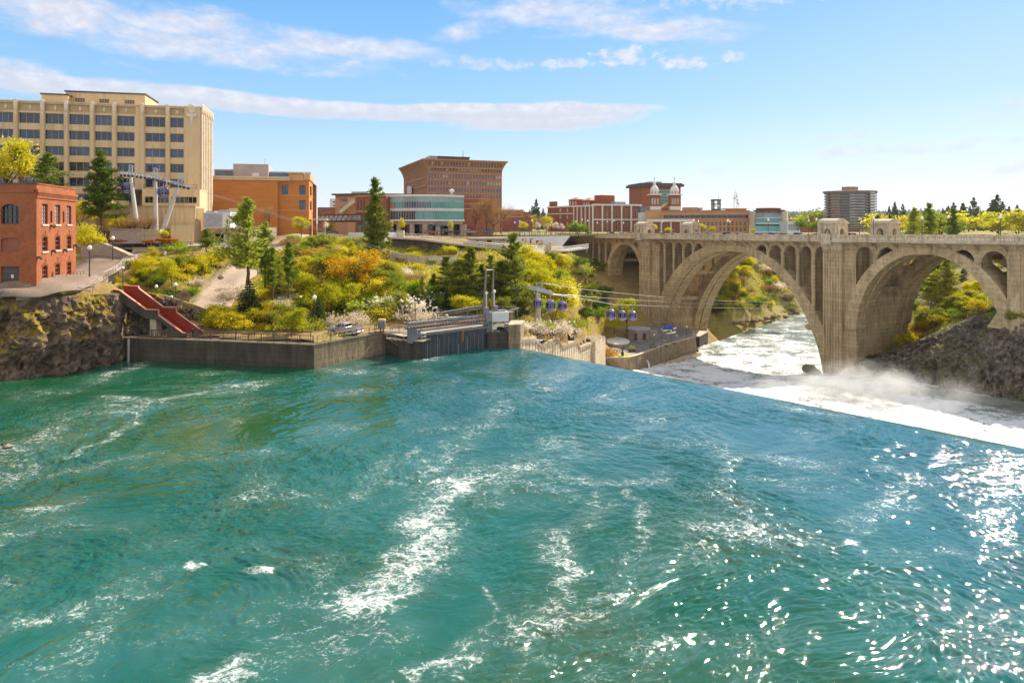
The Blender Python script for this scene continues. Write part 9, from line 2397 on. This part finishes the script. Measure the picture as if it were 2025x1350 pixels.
# small signs by the street
for px, py, d, kind, lab in ((712,461,205, 'green', 'green street name sign on a thin pole by the tall narrow pine'),(775.5,461,206, 'yellow', 'yellow diamond warning sign before the glass building')):
 p = W(px, py, d); o = thing('street_sign', lab, 'sign', p)
 zt = W(px,447 if kind == 'green' else 441, d).z
 mk('pole', MB().tube([(p.x, p.y, p.z - .5),(p.x, p.y, zt)],.05,5), 'steel', o)
 if kind == 'green':
  mat('sign_green',(.02,.22,.10),(.02,.18,.08), sc=2, rough=.5); mk('panel', MB().box(p.x - .55, p.x + .55, p.y - .06, p.y - .03, zt - .1, zt + .25), 'sign_green', o)
 else:
  mat('sign_yellow',(.75,.42,.02),(.65,.36,.02), sc=2, rough=.5); mk('panel', MB().prism([(p.x - .6, zt + .3),(p.x, zt - .3),(p.x + .6, zt + .3),(p.x, zt + .9)], p.y - .08, p.y - .04), 'sign_yellow', o)
  mk('panel', MB().box(p.x - .4, p.x + .4, p.y - .08, p.y - .04, zt - .85, zt - .4), 'sign_yellow', o)
# ------------------------------------------------------------------ air
def volume(name, mb, dens, col, noisy=None, aniso=.3):
 m = bpy.data.materials.new(name); m.use_nodes = True
 t = NT(m.node_tree); m.node_tree.nodes.remove(m.node_tree.nodes['Principled BSDF'])
 v = t.n('ShaderNodeVolumePrincipled'); v.inputs['Color'].default_value = (*col,1); v.inputs['Density'].default_value = dens; v.inputs['Anisotropy'].default_value = aniso
 if noisy:
  tc = t.n('ShaderNodeTexCoord'); gr = t.n('ShaderNodeTexGradient', gradient_type='SPHERICAL')
  mp = t.n('ShaderNodeMapping'); mp.inputs['Scale'].default_value = tuple(1.0 / x for x in noisy); t.l(tc.outputs['Object'], mp.inputs[0]); t.l(mp.outputs[0], gr.inputs[0])
  nz = t.noise(tc.outputs['Object'],.22,6,.65,.6)
  t.l(t.math('MULTIPLY', t.math('MULTIPLY', t.step(gr.outputs['Fac'],0.0,.8), t.step(nz,.42,.66)), dens), v.inputs['Density'])
 t.l(v.outputs[0], m.node_tree.nodes['Material Output'].inputs['Volume'])
 MATS[name] = m
 return m
def mist(px, py, d, rx, ry, rz, dens, label):
 c = W(px, py, d); volume('spray_' + str(px), None, dens,(1,1,1),(rx, ry, rz))
 n = 24
 m = MB(); pr = [(max(.02, math.sin(math.pi*k/12))*1.0,-math.cos(math.pi*k/12)) for k in range(13)]
 rings = [[m.P((c.x+rx*r_*math.cos(2*math.pi*j/n), c.y+ry*r_*math.sin(2*math.pi*j/n), c.z+rz*z)) for j in range(n)] for r_, z in pr]
 m.rings(rings, True,(True, True))
 o = mk('mist', m, 'spray_' + str(px), base=c); tag(o, None, None, None, 'stuff')
mist(1700,775,136,15,9,7.5,.40, 'spray')
mist(1600,776,146,15,8,5,.34, 'spray')
mist(1820,790,118,14,8,5.5,.10, 'spray')
m = MB().box(-9000,9500,-60,11000,-60,190)
volume('haze_air', None,3.6e-5,(.82,.90,1.0))
tag(mk('haze', m, 'haze_air', base=(0,0,0)), kind='stuff')
